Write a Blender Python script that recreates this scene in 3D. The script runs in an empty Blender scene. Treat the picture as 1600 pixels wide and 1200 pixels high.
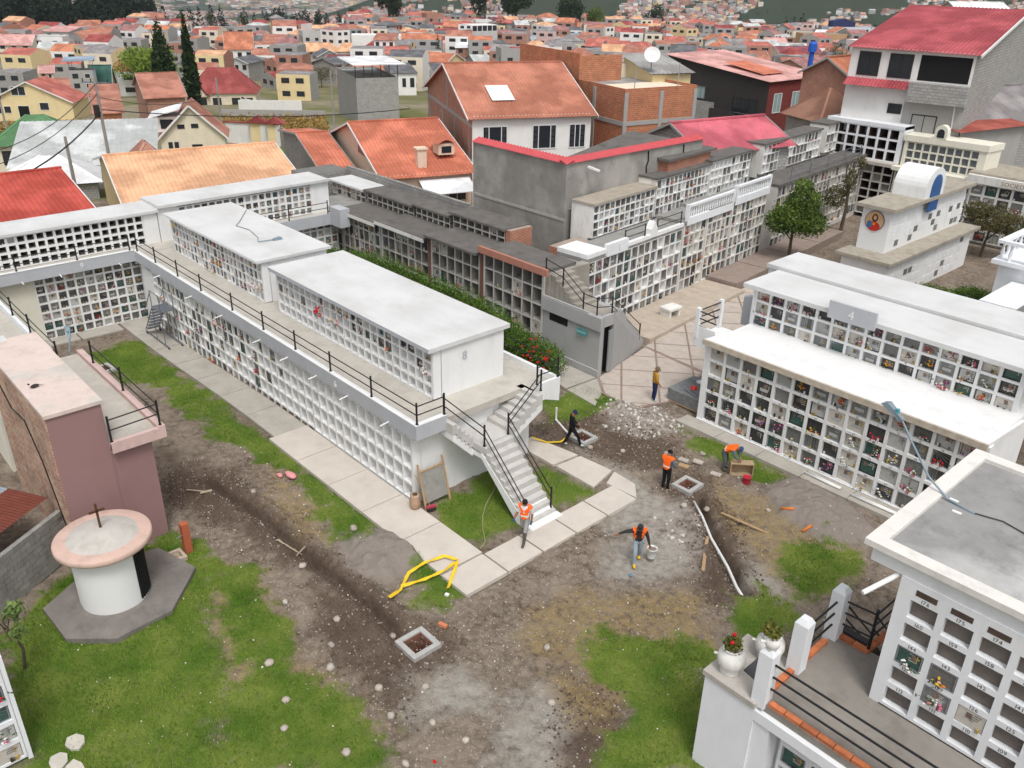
import bpy, math, random
import numpy as np
from mathutils import Vector, Matrix
random.seed(7); rng = np.random.default_rng(7)
scene = bpy.context.scene
COL = scene.collection
R_ = math.radians
# ------------------------------------------------------------------ camera
cam = bpy.data.cameras.new('camera'); cam_o = bpy.data.objects.new('camera', cam); COL.objects.link(cam_o)
cam.sensor_width = 36; cam.lens = 30.105; cam.clip_start = 0.5; cam.clip_end = 30000
cam_o.matrix_world = Matrix((( 0.671137,-0.339796, 0.658873,0),( 0.741089, 0.284718,-0.608048,0),( 0.019019, 0.896367, 0.442904,18.0),(0,0,0,1)))
scene.camera = cam_o
# ------------------------------------------------------------------ sky, sun, exposure
SUN_EL, SUN_AZ = 60.0, 120.0
w = bpy.data.worlds.new('World'); scene.world = w; w.use_nodes = True
wn = w.node_tree.nodes; wl = w.node_tree.links
bg = wn['Background']
sky = wn.new('ShaderNodeTexSky'); sky.sky_type = 'NISHITA'; sky.sun_disc = False
sky.sun_elevation = R_(SUN_EL); sky.sun_rotation = R_(SUN_AZ); sky.air_density = 1.0; sky.dust_density = 4.0; sky.ozone_density = 1.0
hs = wn.new('ShaderNodeHueSaturation'); hs.inputs['Saturation'].default_value = 0.22; hs.inputs['Value'].default_value = 1.0
wl.new(sky.outputs[0], hs.inputs['Color']); wl.new(hs.outputs[0], bg.inputs['Color'])
bg.inputs['Strength'].default_value = 0.14
sl = bpy.data.lights.new('sun', 'SUN'); sl.energy = 1.3; sl.angle = R_(16); sl.color = (1.0, 0.985, 0.96)
so = bpy.data.objects.new('sun', sl); COL.objects.link(so)
_sd = Vector((math.sin(R_(SUN_AZ)) * math.cos(R_(SUN_EL)), math.cos(R_(SUN_AZ)) * math.cos(R_(SUN_EL)), math.sin(R_(SUN_EL))))
so.rotation_euler = (-_sd).to_track_quat('-Z', 'Y').to_euler()
scene.view_settings.view_transform = 'Standard'; scene.view_settings.look = 'None'
scene.view_settings.exposure = 0.27; scene.view_settings.gamma = 1.0
try: scene.view_settings.use_curve_mapping = False
except Exception: pass
scene.render.engine = 'CYCLES'
scene.cycles.use_denoising = True
scene.cycles.max_bounces = 5; scene.cycles.diffuse_bounces = 3; scene.cycles.glossy_bounces = 2; scene.cycles.transmission_bounces = 2
scene.cycles.transparent_max_bounces = 4; scene.cycles.volume_bounces = 0
# ------------------------------------------------------------------ helpers
def s2l(v):
    v /= 255.0
    return v / 12.92 if v <= 0.04045 else ((v + 0.055) / 1.055) ** 2.4
def C(r, g, b): return (s2l(r), s2l(g), s2l(b), 1.0)

MATS = {}
def mat(name, col, rough=0.85, var=0.12, scale=1.5, bump=0.0, bscale=40.0, stain=0.0, stain_col=(70, 66, 60), sscale=(1.2, 1.2, 0.25), rand=0.0, metal=0.0, emit=0.0, spec=0.3, col2=None, c2scale=0.6, c2lo=0.45, c2hi=0.6):
    """general weathered surface: base colour, mottling, optional second colour in patches, streaked stains, fine relief"""
    if name in MATS: return MATS[name]
    m = bpy.data.materials.new(name); m.use_nodes = True; MATS[name] = m
    nt = m.node_tree; N = nt.nodes; L = nt.links; b = N['Principled BSDF']
    b.inputs['Roughness'].default_value = rough; b.inputs['Metallic'].default_value = metal
    try: b.inputs['Specular IOR Level'].default_value = spec
    except Exception: pass
    geo = N.new('ShaderNodeNewGeometry')
    c = C(*col)
    cur = None
    rgb = N.new('ShaderNodeRGB'); rgb.outputs[0].default_value = c; cur = rgb.outputs[0]
    if col2:
        n2 = N.new('ShaderNodeTexNoise'); n2.inputs['Scale'].default_value = c2scale; n2.inputs['Detail'].default_value = 6
        L.new(geo.outputs['Position'], n2.inputs['Vector'])
        r2 = N.new('ShaderNodeMapRange'); r2.inputs[1].default_value = c2lo; r2.inputs[2].default_value = c2hi; L.new(n2.outputs[0], r2.inputs[0])
        mx = N.new('ShaderNodeMix'); mx.data_type = 'RGBA'; L.new(r2.outputs[0], mx.inputs[0]); L.new(cur, mx.inputs[6]); mx.inputs[7].default_value = C(*col2); cur = mx.outputs[2]
    if var > 0:
        n1 = N.new('ShaderNodeTexNoise'); n1.inputs['Scale'].default_value = scale; n1.inputs['Detail'].default_value = 7; n1.inputs['Roughness'].default_value = 0.65
        L.new(geo.outputs['Position'], n1.inputs['Vector'])
        mr = N.new('ShaderNodeMapRange'); mr.inputs[1].default_value = 0.3; mr.inputs[2].default_value = 0.7; mr.inputs[3].default_value = 1 - var; mr.inputs[4].default_value = 1 + var * 0.6
        L.new(n1.outputs[0], mr.inputs[0])
        mv = N.new('ShaderNodeVectorMath'); mv.operation = 'SCALE'; L.new(cur, mv.inputs[0]); L.new(mr.outputs[0], mv.inputs['Scale']); cur = mv.outputs[0]
    if stain > 0:
        mp = N.new('ShaderNodeVectorMath'); mp.operation = 'MULTIPLY'; mp.inputs[1].default_value = sscale; L.new(geo.outputs['Position'], mp.inputs[0])
        n3 = N.new('ShaderNodeTexNoise'); n3.inputs['Scale'].default_value = 1.6; n3.inputs['Detail'].default_value = 8; n3.inputs['Roughness'].default_value = 0.7; L.new(mp.outputs[0], n3.inputs['Vector'])
        r3 = N.new('ShaderNodeMapRange'); r3.inputs[1].default_value = 0.5; r3.inputs[2].default_value = 0.78; r3.inputs[4].default_value = stain; L.new(n3.outputs[0], r3.inputs[0])
        mx = N.new('ShaderNodeMix'); mx.data_type = 'RGBA'; L.new(r3.outputs[0], mx.inputs[0]); L.new(cur, mx.inputs[6]); mx.inputs[7].default_value = C(*stain_col); cur = mx.outputs[2]
    if rand > 0:
        oi = N.new('ShaderNodeObjectInfo'); mr = N.new('ShaderNodeMapRange'); mr.inputs[3].default_value = 1 - rand; mr.inputs[4].default_value = 1 + rand; L.new(oi.outputs['Random'], mr.inputs[0])
        mv = N.new('ShaderNodeVectorMath'); mv.operation = 'SCALE'; L.new(cur, mv.inputs[0]); L.new(mr.outputs[0], mv.inputs['Scale']); cur = mv.outputs[0]
    L.new(cur, b.inputs['Base Color'])
    if emit: L.new(cur, b.inputs['Emission Color']); b.inputs['Emission Strength'].default_value = emit
    if bump > 0:
        nb = N.new('ShaderNodeTexNoise'); nb.inputs['Scale'].default_value = bscale; nb.inputs['Detail'].default_value = 5; L.new(geo.outputs['Position'], nb.inputs['Vector'])
        bp = N.new('ShaderNodeBump'); bp.inputs['Strength'].default_value = bump; bp.inputs['Distance'].default_value = 0.03; L.new(nb.outputs[0], bp.inputs['Height']); L.new(bp.outputs[0], b.inputs['Normal'])
    return m

def mat_brick(name, c1, c2, cm, bw=0.32, bh=0.14, mort=0.02, offset=0.5, bump=0.3, var=0.25, along='xy', stain=0.2):
    """masonry too small in the picture to build piece by piece; along tells which horizontal axis the wall runs on"""
    if name in MATS: return MATS[name]
    m = bpy.data.materials.new(name); m.use_nodes = True; MATS[name] = m
    nt = m.node_tree; N = nt.nodes; L = nt.links; b = N['Principled BSDF']; b.inputs['Roughness'].default_value = 0.9
    tc = N.new('ShaderNodeTexCoord'); sep = N.new('ShaderNodeSeparateXYZ'); L.new(tc.outputs['Object'], sep.inputs[0])
    add = N.new('ShaderNodeMath'); add.operation = 'ADD'; L.new(sep.outputs[0], add.inputs[0]); L.new(sep.outputs[1], add.inputs[1])
    cmb = N.new('ShaderNodeCombineXYZ'); L.new(add.outputs[0], cmb.inputs[0]); L.new(sep.outputs[2], cmb.inputs[1])
    bt = N.new('ShaderNodeTexBrick'); bt.inputs['Scale'].default_value = 1.0; bt.inputs['Brick Width'].default_value = bw; bt.inputs['Row Height'].default_value = bh
    bt.inputs['Mortar Size'].default_value = mort; bt.inputs['Color1'].default_value = C(*c1); bt.inputs['Color2'].default_value = C(*c2); bt.inputs['Mortar'].default_value = C(*cm); bt.offset = offset
    L.new(cmb.outputs[0], bt.inputs['Vector'])
    geo = N.new('ShaderNodeNewGeometry')
    n1 = N.new('ShaderNodeTexNoise'); n1.inputs['Scale'].default_value = 1.3; n1.inputs['Detail'].default_value = 8; n1.inputs['Roughness'].default_value = 0.75; L.new(geo.outputs['Position'], n1.inputs['Vector'])
    mr = N.new('ShaderNodeMapRange'); mr.inputs[1].default_value = 0.3; mr.inputs[2].default_value = 0.7; mr.inputs[3].default_value = 1 - var; mr.inputs[4].default_value = 1 + var * .5; L.new(n1.outputs[0], mr.inputs[0])
    mv = N.new('ShaderNodeVectorMath'); mv.operation = 'SCALE'; L.new(bt.outputs[0], mv.inputs[0]); L.new(mr.outputs[0], mv.inputs['Scale'])
    L.new(mv.outputs[0], b.inputs['Base Color'])
    bp = N.new('ShaderNodeBump'); bp.inputs['Strength'].default_value = bump; bp.inputs['Distance'].default_value = 0.02; bp.invert = True; L.new(bt.outputs['Fac'], bp.inputs['Height']); L.new(bp.outputs[0], b.inputs['Normal'])
    return m

def wloc(o):
    v = Vector((0, 0, 0))
    while o is not None: v += o.location; o = o.parent
    return v
def tag(o, label=None, cat=None, group=None, kind=None):
    if label: o['label'] = label
    if cat: o['category'] = cat
    if group: o['group'] = group
    if kind: o['kind'] = kind
    return o
def empty(name, loc, label=None, cat=None, group=None, rz=0.0, kind=None):
    o = bpy.data.objects.new(name, None); o.empty_display_size = 0.2; COL.objects.link(o); o.location = loc; o.rotation_euler = (0, 0, rz)
    return tag(o, label, cat, group, kind)
def link(me, name, parent=None, loc=(0, 0, 0), rz=0.0, scale=None):
    o = bpy.data.objects.new(name, me); COL.objects.link(o)
    o.location = loc; o.rotation_euler = (0, 0, rz)
    if scale is not None: o.scale = scale
    if parent is not None: o.parent = parent
    return o

class MB:
    """mesh builder: collects faces, then becomes ONE mesh object"""
    def __init__(s): s.v = []; s.f = []; s.m = []
    def poly(s, pts, mi=0):
        b = len(s.v); s.v += [tuple(p) for p in pts]; s.f.append(tuple(range(b, b + len(pts)))); s.m.append(mi); return s
    def box(s, x0, x1, y0, y1, z0, z1, mi=0, top=None):
        b = len(s.v); s.v += [(x0, y0, z0), (x1, y0, z0), (x1, y1, z0), (x0, y1, z0), (x0, y0, z1), (x1, y0, z1), (x1, y1, z1), (x0, y1, z1)]
        s.f += [(b, b + 3, b + 2, b + 1), (b + 4, b + 5, b + 6, b + 7), (b, b + 1, b + 5, b + 4), (b + 1, b + 2, b + 6, b + 5), (b + 2, b + 3, b + 7, b + 6), (b + 3, b, b + 4, b + 7)]
        s.m += [mi, mi if top is None else top, mi, mi, mi, mi]; return s
    def hexa(s, p, mi=0):
        """8 points: bottom ring 0-3 (ccw from above), top ring 4-7"""
        b = len(s.v); s.v += [tuple(q) for q in p]
        s.f += [(b, b + 3, b + 2, b + 1), (b + 4, b + 5, b + 6, b + 7), (b, b + 1, b + 5, b + 4), (b + 1, b + 2, b + 6, b + 5), (b + 2, b + 3, b + 7, b + 6), (b + 3, b, b + 4, b + 7)]; s.m += [mi] * 6; return s
    def obox(s, c, ax, ay, az, mi=0):
        c, ax, ay, az = Vector(c), Vector(ax), Vector(ay), Vector(az)
        return s.hexa([c - ax - ay - az, c + ax - ay - az, c + ax + ay - az, c - ax + ay - az, c - ax - ay + az, c + ax - ay + az, c + ax + ay + az, c - ax + ay + az], mi)
    def bar(s, p, q, w, h=None, mi=0, up=(0, 0, 1)):
        p, q = Vector(p), Vector(q); d = q - p; L = d.length
        if L < 1e-6: return s
        d /= L; u = Vector(up)
        if abs(d.dot(u)) > 0.97: u = Vector((1, 0, 0))
        a = d.cross(u).normalized(); e = a.cross(d).normalized(); h = h or w
        return s.obox((p + q) / 2, d * L / 2, a * w / 2, e * h / 2, mi)
    def tube(s, p, q, r0, r1=None, n=8, mi=0, caps=True):
        return s.path([p, q], [r0, r0 if r1 is None else r1], n, mi, caps)
    def path(s, pts, rad, n=8, mi=0, caps=True):
        pts = [Vector(p) for p in pts]
        if not hasattr(rad, '__len__'): rad = [rad] * len(pts)
        base = len(s.v); prev = None
        for i, p in enumerate(pts):
            d = (pts[min(i + 1, len(pts) - 1)] - pts[max(i - 1, 0)])
            d = d.normalized() if d.length > 1e-9 else Vector((0, 0, 1))
            if prev is None:
                u = Vector((0, 0, 1)) if abs(d.z) < 0.9 else Vector((1, 0, 0)); a = d.cross(u).normalized()
            else:
                a = (prev - d * prev.dot(d)); a = a.normalized() if a.length > 1e-6 else d.orthogonal().normalized()
            prev = a; e = d.cross(a)
            for k in range(n):
                t = 2 * math.pi * k / n; s.v.append(tuple(p + (a * math.cos(t) + e * math.sin(t)) * rad[i]))
        for i in range(len(pts) - 1):
            for k in range(n):
                a0 = base + i * n + k; a1 = base + i * n + (k + 1) % n; s.f.append((a0, a1, a1 + n, a0 + n)); s.m.append(mi)
        if caps:
            s.f.append(tuple(base + k for k in reversed(range(n)))); s.m.append(mi)
            b2 = base + (len(pts) - 1) * n; s.f.append(tuple(b2 + k for k in range(n))); s.m.append(mi)
        return s
    def lathe(s, prof, c=(0, 0, 0), n=24, mi=0, jit=0.0):
        base = len(s.v)
        for r, z in prof:
            for k in range(n):
                t = 2 * math.pi * k / n; rr = r * (1 + jit * random.uniform(-1, 1)); s.v.append((c[0] + rr * math.cos(t), c[1] + rr * math.sin(t), c[2] + z))
        for i in range(len(prof) - 1):
            for k in range(n):
                a0 = base + i * n + k; a1 = base + i * n + (k + 1) % n; s.f.append((a0, a1, a1 + n, a0 + n)); s.m.append(mi if not hasattr(mi, '__len__') else mi[i])
        return s
    def prism(s, pts2, z0, z1, mi=0, axis='z'):
        """extrude a closed 2d outline (ccw) from z0 to z1 along an axis"""
        P = {'z': lambda a, b, z: (a, b, z), 'y': lambda a, b, z: (a, z, b), 'x': lambda a, b, z: (z, a, b)}[axis]
        n = len(pts2); b = len(s.v); s.v += [P(a, c, z0) for a, c in pts2] + [P(a, c, z1) for a, c in pts2]
        s.f.append(tuple(b + i for i in reversed(range(n)))); s.f.append(tuple(b + n + i for i in range(n))); s.m += [mi, mi]
        for i in range(n): j = (i + 1) % n; s.f.append((b + i, b + j, b + n + j, b + n + i)); s.m.append(mi)
        return s
    def blob(s, c, r, mi=0, seed=None, squash=1.0, sub=1):
        rr = random.Random(seed) if seed is not None else random
        t = (1 + 5 ** .5) / 2
        V = [Vector(p).normalized() for p in ((-1, t, 0), (1, t, 0), (-1, -t, 0), (1, -t, 0), (0, -1, t), (0, 1, t), (0, -1, -t), (0, 1, -t), (t, 0, -1), (t, 0, 1), (-t, 0, -1), (-t, 0, 1))]
        Fs = [(0, 11, 5), (0, 5, 1), (0, 1, 7), (0, 7, 10), (0, 10, 11), (1, 5, 9), (5, 11, 4), (11, 10, 2), (10, 7, 6), (7, 1, 8), (3, 9, 4), (3, 4, 2), (3, 2, 6), (3, 6, 8), (3, 8, 9), (4, 9, 5), (2, 4, 11), (6, 2, 10), (8, 6, 7), (9, 8, 1)]
        for _ in range(sub - 1):
            cache = {}; nf = []
            def mid(a, b):
                k = (min(a, b), max(a, b))
                if k not in cache: V.append(((V[a] + V[b]) / 2).normalized()); cache[k] = len(V) - 1
                return cache[k]
            for a, b_, c_ in Fs:
                x, y, z = mid(a, b_), mid(b_, c_), mid(c_, a); nf += [(a, x, z), (b_, y, x), (c_, z, y), (x, y, z)]
            Fs = nf
        b = len(s.v); r = r if hasattr(r, '__len__') else (r, r, r)
        for p in V:
            k = 1 + rr.uniform(-.16, .16); s.v.append((c[0] + p.x * r[0] * k, c[1] + p.y * r[1] * k, c[2] + p.z * r[2] * k * squash))
        for fc in Fs: s.f.append(tuple(b + i for i in fc)); s.m.append(mi)
        return s
    def xform(s, M, start=0):
        for i in range(start, len(s.v)): s.v[i] = tuple(M @ Vector(s.v[i]))
        return s
    def mesh(s, name, mats, smooth=False, off=None):
        me = bpy.data.meshes.new(name)
        V = s.v if off is None else [(x - off[0], y - off[1], z - off[2]) for x, y, z in s.v]
        me.from_pydata(V, [], s.f)
        for m in (mats if isinstance(mats, (list, tuple)) else [mats]): me.materials.append(m)
        if max(s.m, default=0) > 0: me.polygons.foreach_set('material_index', np.array(s.m, dtype=np.int32))
        if smooth: me.polygons.foreach_set('use_smooth', np.ones(len(s.f), dtype=bool))
        me.update(); return me
    def build(s, name, mats, parent=None, smooth=False, local=False):
        """world coordinates in; the child mesh is stored relative to its parent's place"""
        off = None if (parent is None or local) else wloc(parent)
        return link(s.mesh(name, mats, smooth, off), name, parent)
    def thing(s, name, mats, label, cat, group=None, kind=None, smooth=False):
        """a one-mesh thing: origin at its base"""
        a = np.array(s.v); o = (float(a[:, 0].mean()), float(a[:, 1].mean()), float(a[:, 2].min()))
        ob = link(s.mesh(name, mats, smooth, o), name, None, o)
        return tag(ob, label, cat, group, kind)

def smoothstep(a, b, x):
    t = np.clip((x - a) / (b - a), 0, 1); return t * t * (3 - 2 * t)
TP = np.array([(0, 0), (66, 0), (80, -1), (110, -4), (150, -7.5), (190, -11), (290, -17.5), (400, -18.5), (600, -22), (660, -27), (900, -70), (1500, -110), (2500, -160), (3500, -200), (4500, -225), (5000, -215), (6000, -120), (8000, 60), (12000, 260)], float)
def zt(D): return np.interp(D, TP[:, 0], TP[:, 1])
def zyard(x): return -0.5 * smoothstep(-30, -45, np.asarray(x, float))

# ================================================================== GROUND
REG = {
'grass':[[(-43.96,10.09),(-44.46,13.79),(-40.38,13.41),(-35.07,13.58),(-28.99,13.54),(-24.57,13.56),(-21.65,13.66),(-21.14,12.86),(-21.71,11.81),(-23.4,12.18),(-23.55,12.93),(-25.24,12.58),(-26.92,12.7),(-29.05,12.44),(-31.28,11.83),(-34.14,11.97),(-37.0,11.99),(-38.99,11.41),(-41.43,11.08),(-42.82,10.48)],[(-23.61,1.92),(-24.08,2.38),(-25.98,4.59),(-25.99,6.02),(-26.05,7.16),(-24.73,8.13),(-23.06,8.38),(-22.08,8.02),(-20.99,6.99),(-19.53,6.61),(-17.86,6.11),(-17.0,5.26),(-15.36,4.75),(-18.48,1.2),(-20.7,1.34),(-22.38,1.45)],[(-17.8,6.36),(-17.52,7.57),(-16.46,8.17),(-15.48,8.48),(-13.78,8.46),(-12.58,7.92),(-15.46,4.63),(-17.18,5.7)],[(-22.75,8.23),(-22.38,9.17),(-21.0,8.8),(-18.79,8.47),(-17.72,8.29),(-17.32,7.26),(-18.63,6.87),(-20.87,7.14)],[(-10.42,14.29),(-10.29,15.51),(-8.71,15.9),(-7.56,13.63),(-9.14,11.84),(-9.82,12.83)],[(-12.71,15.48),(-11.88,16.42),(-10.61,17.26),(-9.37,17.12),(-9.29,16.11),(-10.39,15.21),(-10.79,14.04),(-11.85,14.28)],[(-19.09,27.61),(-17.85,27.69),(-13.81,27.57),(-13.94,26.29),(-15.92,26.36),(-17.79,26.51)],[(-21.03,15.56),(-21.6,18.01),(-21.71,19.78),(-20.23,20.91),(-18.11,20.73),(-17.97,18.69),(-18.24,15.41),(-19.58,15.02)],[(-24.88,24.7),(-23.64,28.46),(-22.61,28.42),(-22.24,25.61),(-22.82,23.38)],[(-18.87,12.98),(-18.79,13.58),(-17.23,13.88),(-16.83,13.38),(-16.53,12.49),(-17.39,12.27)],[(-25.69,39.03),(-26.74,42.26),(-27.61,47.0),(-23.06,39.71),(-24.4,39.54)],[(-11.53,23.37),(-10.92,24.64),(-9.36,25.33),(-8.88,23.54),(-9.55,21.33),(-10.34,21.86)],[(-10.91,19.99),(-10.41,21.04),(-9.21,20.58),(-8.95,18.77),(-9.89,18.51)],[(-26.15,7.04),(-26.26,7.65),(-25.4,8.08),(-24.14,7.54),(-23.81,6.91),(-25.0,6.75)]],
'dry':[[(-14.22,13.73),(-14.6,15.03),(-14.1,16.54),(-13.03,18.1),(-11.79,18.98),(-10.23,18.33),(-9.95,16.09),(-10.84,14.51),(-12.18,13.7),(-13.36,13.31)],[(-15.24,24.98),(-13.43,25.72),(-10.38,24.99),(-9.33,25.26),(-8.89,23.78),(-9.61,21.25),(-11.71,22.07),(-13.53,23.38)],[(-23.05,7.39),(-22.99,8.46),(-21.57,9.1),(-17.72,8.29),(-15.54,8.42),(-13.87,8.52),(-13.14,7.27),(-14.59,5.62),(-17.91,6.23),(-20.15,6.7)],[(-27.88,12.67),(-23.49,12.37),(-21.86,11.64),(-22.92,11.26),(-25.82,11.57)],[(-12.99,12.97),(-11.81,13.58),(-10.36,14.35),(-9.9,13.05),(-10.86,12.6)]],
'sand':[[(-21.51,11.88),(-21.67,12.82),(-21.28,13.63),(-19.92,14.29),(-18.47,14.12),(-18.41,13.16),(-18.69,11.85),(-19.85,11.34)],[(-13.89,26.07),(-13.56,27.72),(-12.78,28.06),(-11.07,27.63),(-9.5,26.75),(-9.66,25.43),(-10.67,24.64),(-12.49,24.89)]],
'dust':[[(-14.62,17.65),(-15.18,19.13),(-15.05,20.53),(-13.91,21.06),(-12.72,20.11),(-12.82,18.49),(-13.64,17.4)],[(-11.89,21.96),(-10.53,21.98),(-9.63,21.47),(-10.03,20.63),(-11.07,20.76)],[(-20.65,22.73),(-17.8,23.04),(-15.41,22.43),(-14.71,20.81),(-15.89,19.43),(-17.43,20.08),(-16.98,21.9)],[(-14.87,10.07),(-14.55,11.18),(-13.11,11.38),(-12.93,9.9),(-13.95,9.4)],[(-12.47,11.76),(-12.4,12.9),(-11.09,12.34),(-10.27,10.83),(-10.86,9.87)]],
'dark':[[(-28.93,9.97),(-28.04,11.38),(-26.55,11.04),(-25.96,10.11),(-27.3,9.5)],[(-31.53,9.91),(-28.68,10.63),(-24.18,10.96),(-20.37,10.98),(-17.5,11.02),(-16.09,10.96),(-16.37,10.24),(-20.63,10.19),(-24.21,9.75),(-26.62,8.72),(-27.53,8.28)],[(-24.03,23.96),(-23.57,25.96),(-21.09,25.6),(-18.22,26.41),(-16.65,24.39),(-18.12,23.03),(-20.47,22.55),(-22.06,21.88)],[(-15.47,23.67),(-13.77,23.72),(-11.05,21.28),(-10.29,19.78),(-11.27,19.11),(-13.35,20.7)],[(-19.54,10.01),(-17.24,11.32),(-15.14,10.49),(-13.6,9.15),(-15.8,9.0),(-18.3,8.83)],[(-12.05,13.31),(-10.29,14.27),(-8.56,12.49),(-9.61,11.3),(-11.27,11.81)],[(-10.43,15.54),(-9.44,16.3),(-8.8,15.29),(-9.42,14.57)]],
'gravel':[[(-23.19,26.42),(-21.97,28.36),(-19.45,27.99),(-18.42,27.02),(-19.17,25.46),(-21.08,25.17)],[(-15.3,20.12),(-15.1,22.79),(-13.52,22.2),(-12.85,20.21)]],
}
TRENCH = [[(-28.22,10.11),(-26.81,10.27),(-24.91,10.59),(-23.18,10.66),(-21.89,10.67),(-20.09,10.81),(-18.37,10.91),(-17.31,10.89),(-16.28,10.82)],[(-15.39,23.64),(-14.42,22.96),(-13.37,22.08),(-12.03,21.16),(-11.22,20.5),(-10.79,20.22)]]

class VNoise:
    def __init__(s, seed): s.t = np.random.default_rng(seed).random((256, 256))
    def __call__(s, x, y):
        xi = np.floor(x).astype(int); yi = np.floor(y).astype(int); fx = x - xi; fy = y - yi
        fx = fx * fx * (3 - 2 * fx); fy = fy * fy * (3 - 2 * fy); t = s.t; a, b = xi % 256, yi % 256; a1, b1 = (xi + 1) % 256, (yi + 1) % 256
        return (t[a, b] * (1 - fx) + t[a1, b] * fx) * (1 - fy) + (t[a, b1] * (1 - fx) + t[a1, b1] * fx) * fy
    def fbm(s, x, y, o=4):
        r = 0; k = 0.5
        for i in range(o): r = r + k * s(x * 2 ** i + 17 * i, y * 2 ** i + 5 * i); k *= 0.5
        return r / (1 - 0.5 ** o)
vn = VNoise(3)
def sdist(P, X, Y):
    """signed distance to a polygon, positive inside"""
    d = np.full(X.shape, 1e9); inside = np.zeros(X.shape, bool); n = len(P)
    for i in range(n):
        x0, y0 = P[i]; x1, y1 = P[(i + 1) % n]; ex, ey = x1 - x0, y1 - y0
        t = np.clip(((X - x0) * ex + (Y - y0) * ey) / (ex * ex + ey * ey + 1e-9), 0, 1)
        d = np.minimum(d, np.hypot(X - x0 - t * ex, Y - y0 - t * ey))
        cr = ((y0 > Y) != (y1 > Y)) & (X < (x1 - x0) * (Y - y0) / (y1 - y0 + 1e-12) + x0); inside ^= cr
    return np.where(inside, d, -d)
def linedist(P, X, Y):
    d = np.full(X.shape, 1e9)
    for (x0, y0), (x1, y1) in zip(P[:-1], P[1:]):
        ex, ey = x1 - x0, y1 - y0; t = np.clip(((X - x0) * ex + (Y - y0) * ey) / (ex * ex + ey * ey + 1e-9), 0, 1)
        d = np.minimum(d, np.hypot(X - x0 - t * ex, Y - y0 - t * ey))
    return d
def masks(X, Y):
    out = {}
    wob = (vn.fbm(X * 1.1, Y * 1.1, 5) - 0.5) * 1.5 + (vn.fbm(X * 4.3, Y * 4.3, 3) - 0.5) * 0.7
    for k, soft in (('grass', .3), ('dry', .5), ('sand', .22), ('dust', .55), ('dark', .5), ('gravel', .4)):
        m = np.zeros(X.shape)
        for P in REG[k]:
            wb = wob * (0.22 if k == 'sand' else 1.0)
            m = np.maximum(m, smoothstep(-soft, soft, sdist(P, X, Y) + wb))
        out[k] = m
    return out
PITS = [(-15.78, 11.04, .33, .33, 0.0), (-15.87, 23.96, .27, .31, 0.03), (-21.05, 23.55, .33, .27, 0.0), (-41.55, 11.0, .32, .22, 0.1)]
def ground_z(X, Y, full=True):
    z = np.array(zyard(X), float)
    if full:
        z = z + (vn.fbm(X * 0.5, Y * 0.5, 3) - .5) * 0.12
    for P in REG['sand']:
        s = sdist(P, X, Y); z = z + np.where(s > 0, 0.42 * (1 - np.exp(-np.maximum(s, 0) / 0.55)), 0) * (0.8 + 0.4 * vn.fbm(X * 2.2, Y * 2.2, 3))
    return z
xs = np.concatenate([np.arange(-75, -46, 1.0), np.arange(-46, -29, 0.13), np.arange(-29, -7, 0.066), np.arange(-7, 6, 0.5)])
ys = np.concatenate([np.arange(-6, 1.5, 0.6), np.arange(1.5, 30, 0.066), np.arange(30, 34, .25), np.arange(34, 80, 1.0)])
GX, GY = np.meshgrid(xs, ys, indexing='ij')
MK = masks(GX, GY)
GZ = ground_z(GX, GY)
_inner = smoothstep(34, 31, GY) * smoothstep(-47, -45, GX) * smoothstep(1, -3, GX)
_dirt = np.clip(1 - MK['grass'] * .8 - MK['sand'] * .6, 0, 1)
GZ += _inner * _dirt * ((vn.fbm(GX * 2.6, GY * 2.6, 4) - .5) * 0.16 + (vn.fbm(GX * 7, GY * 7, 2) - .5) * .06 + (rng.random(GX.shape) - .5) * 0.035)
GZ += MK['sand'] * ((vn.fbm(GX * 1.7 + 9, GY * 1.7, 4) - .5) * .3 + (vn.fbm(GX * 6, GY * 6, 2) - .5) * .07)
GZ += MK['grass'] * _inner * ((vn.fbm(GX * 3, GY * 3, 3) - .5) * 0.05)
for i, T in enumerate(TRENCH):
    d = linedist(T, GX, GY) + (vn.fbm(GX * 1.8, GY * 1.8, 3) - .5) * 0.10; w_ = 0.15 if i == 0 else 0.16
    GZ -= 0.42 * smoothstep(w_ + .08, w_ - .05, d)
    GZ += 0.2 * np.exp(-((d - 0.5) / 0.26) ** 2) * (0.3 + 1.2 * vn.fbm(GX * 2.1, GY * 2.1, 3))
    MK['dark'] = np.maximum(MK['dark'], smoothstep(.75, .3, d))
    MK['grass'] *= smoothstep(.3, .6, d)
_g = sdist(REG['gravel'][0], GX, GY); GZ += np.where(_g > 0, .34 * (1 - np.exp(-np.maximum(_g, 0) / .7)), 0)
for px, py, hx, hy, a in PITS:
    r = np.hypot(GX - px, GY - py); fl_ = smoothstep(1.15, .6, r); GZ = GZ * (1 - fl_) + (zyard(GX) - .05 + (vn.fbm(GX * 5, GY * 5, 3) - .5) * .05) * fl_; MK['dark'] = np.maximum(MK['dark'], smoothstep(1.5, .8, r) * .8)
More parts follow.
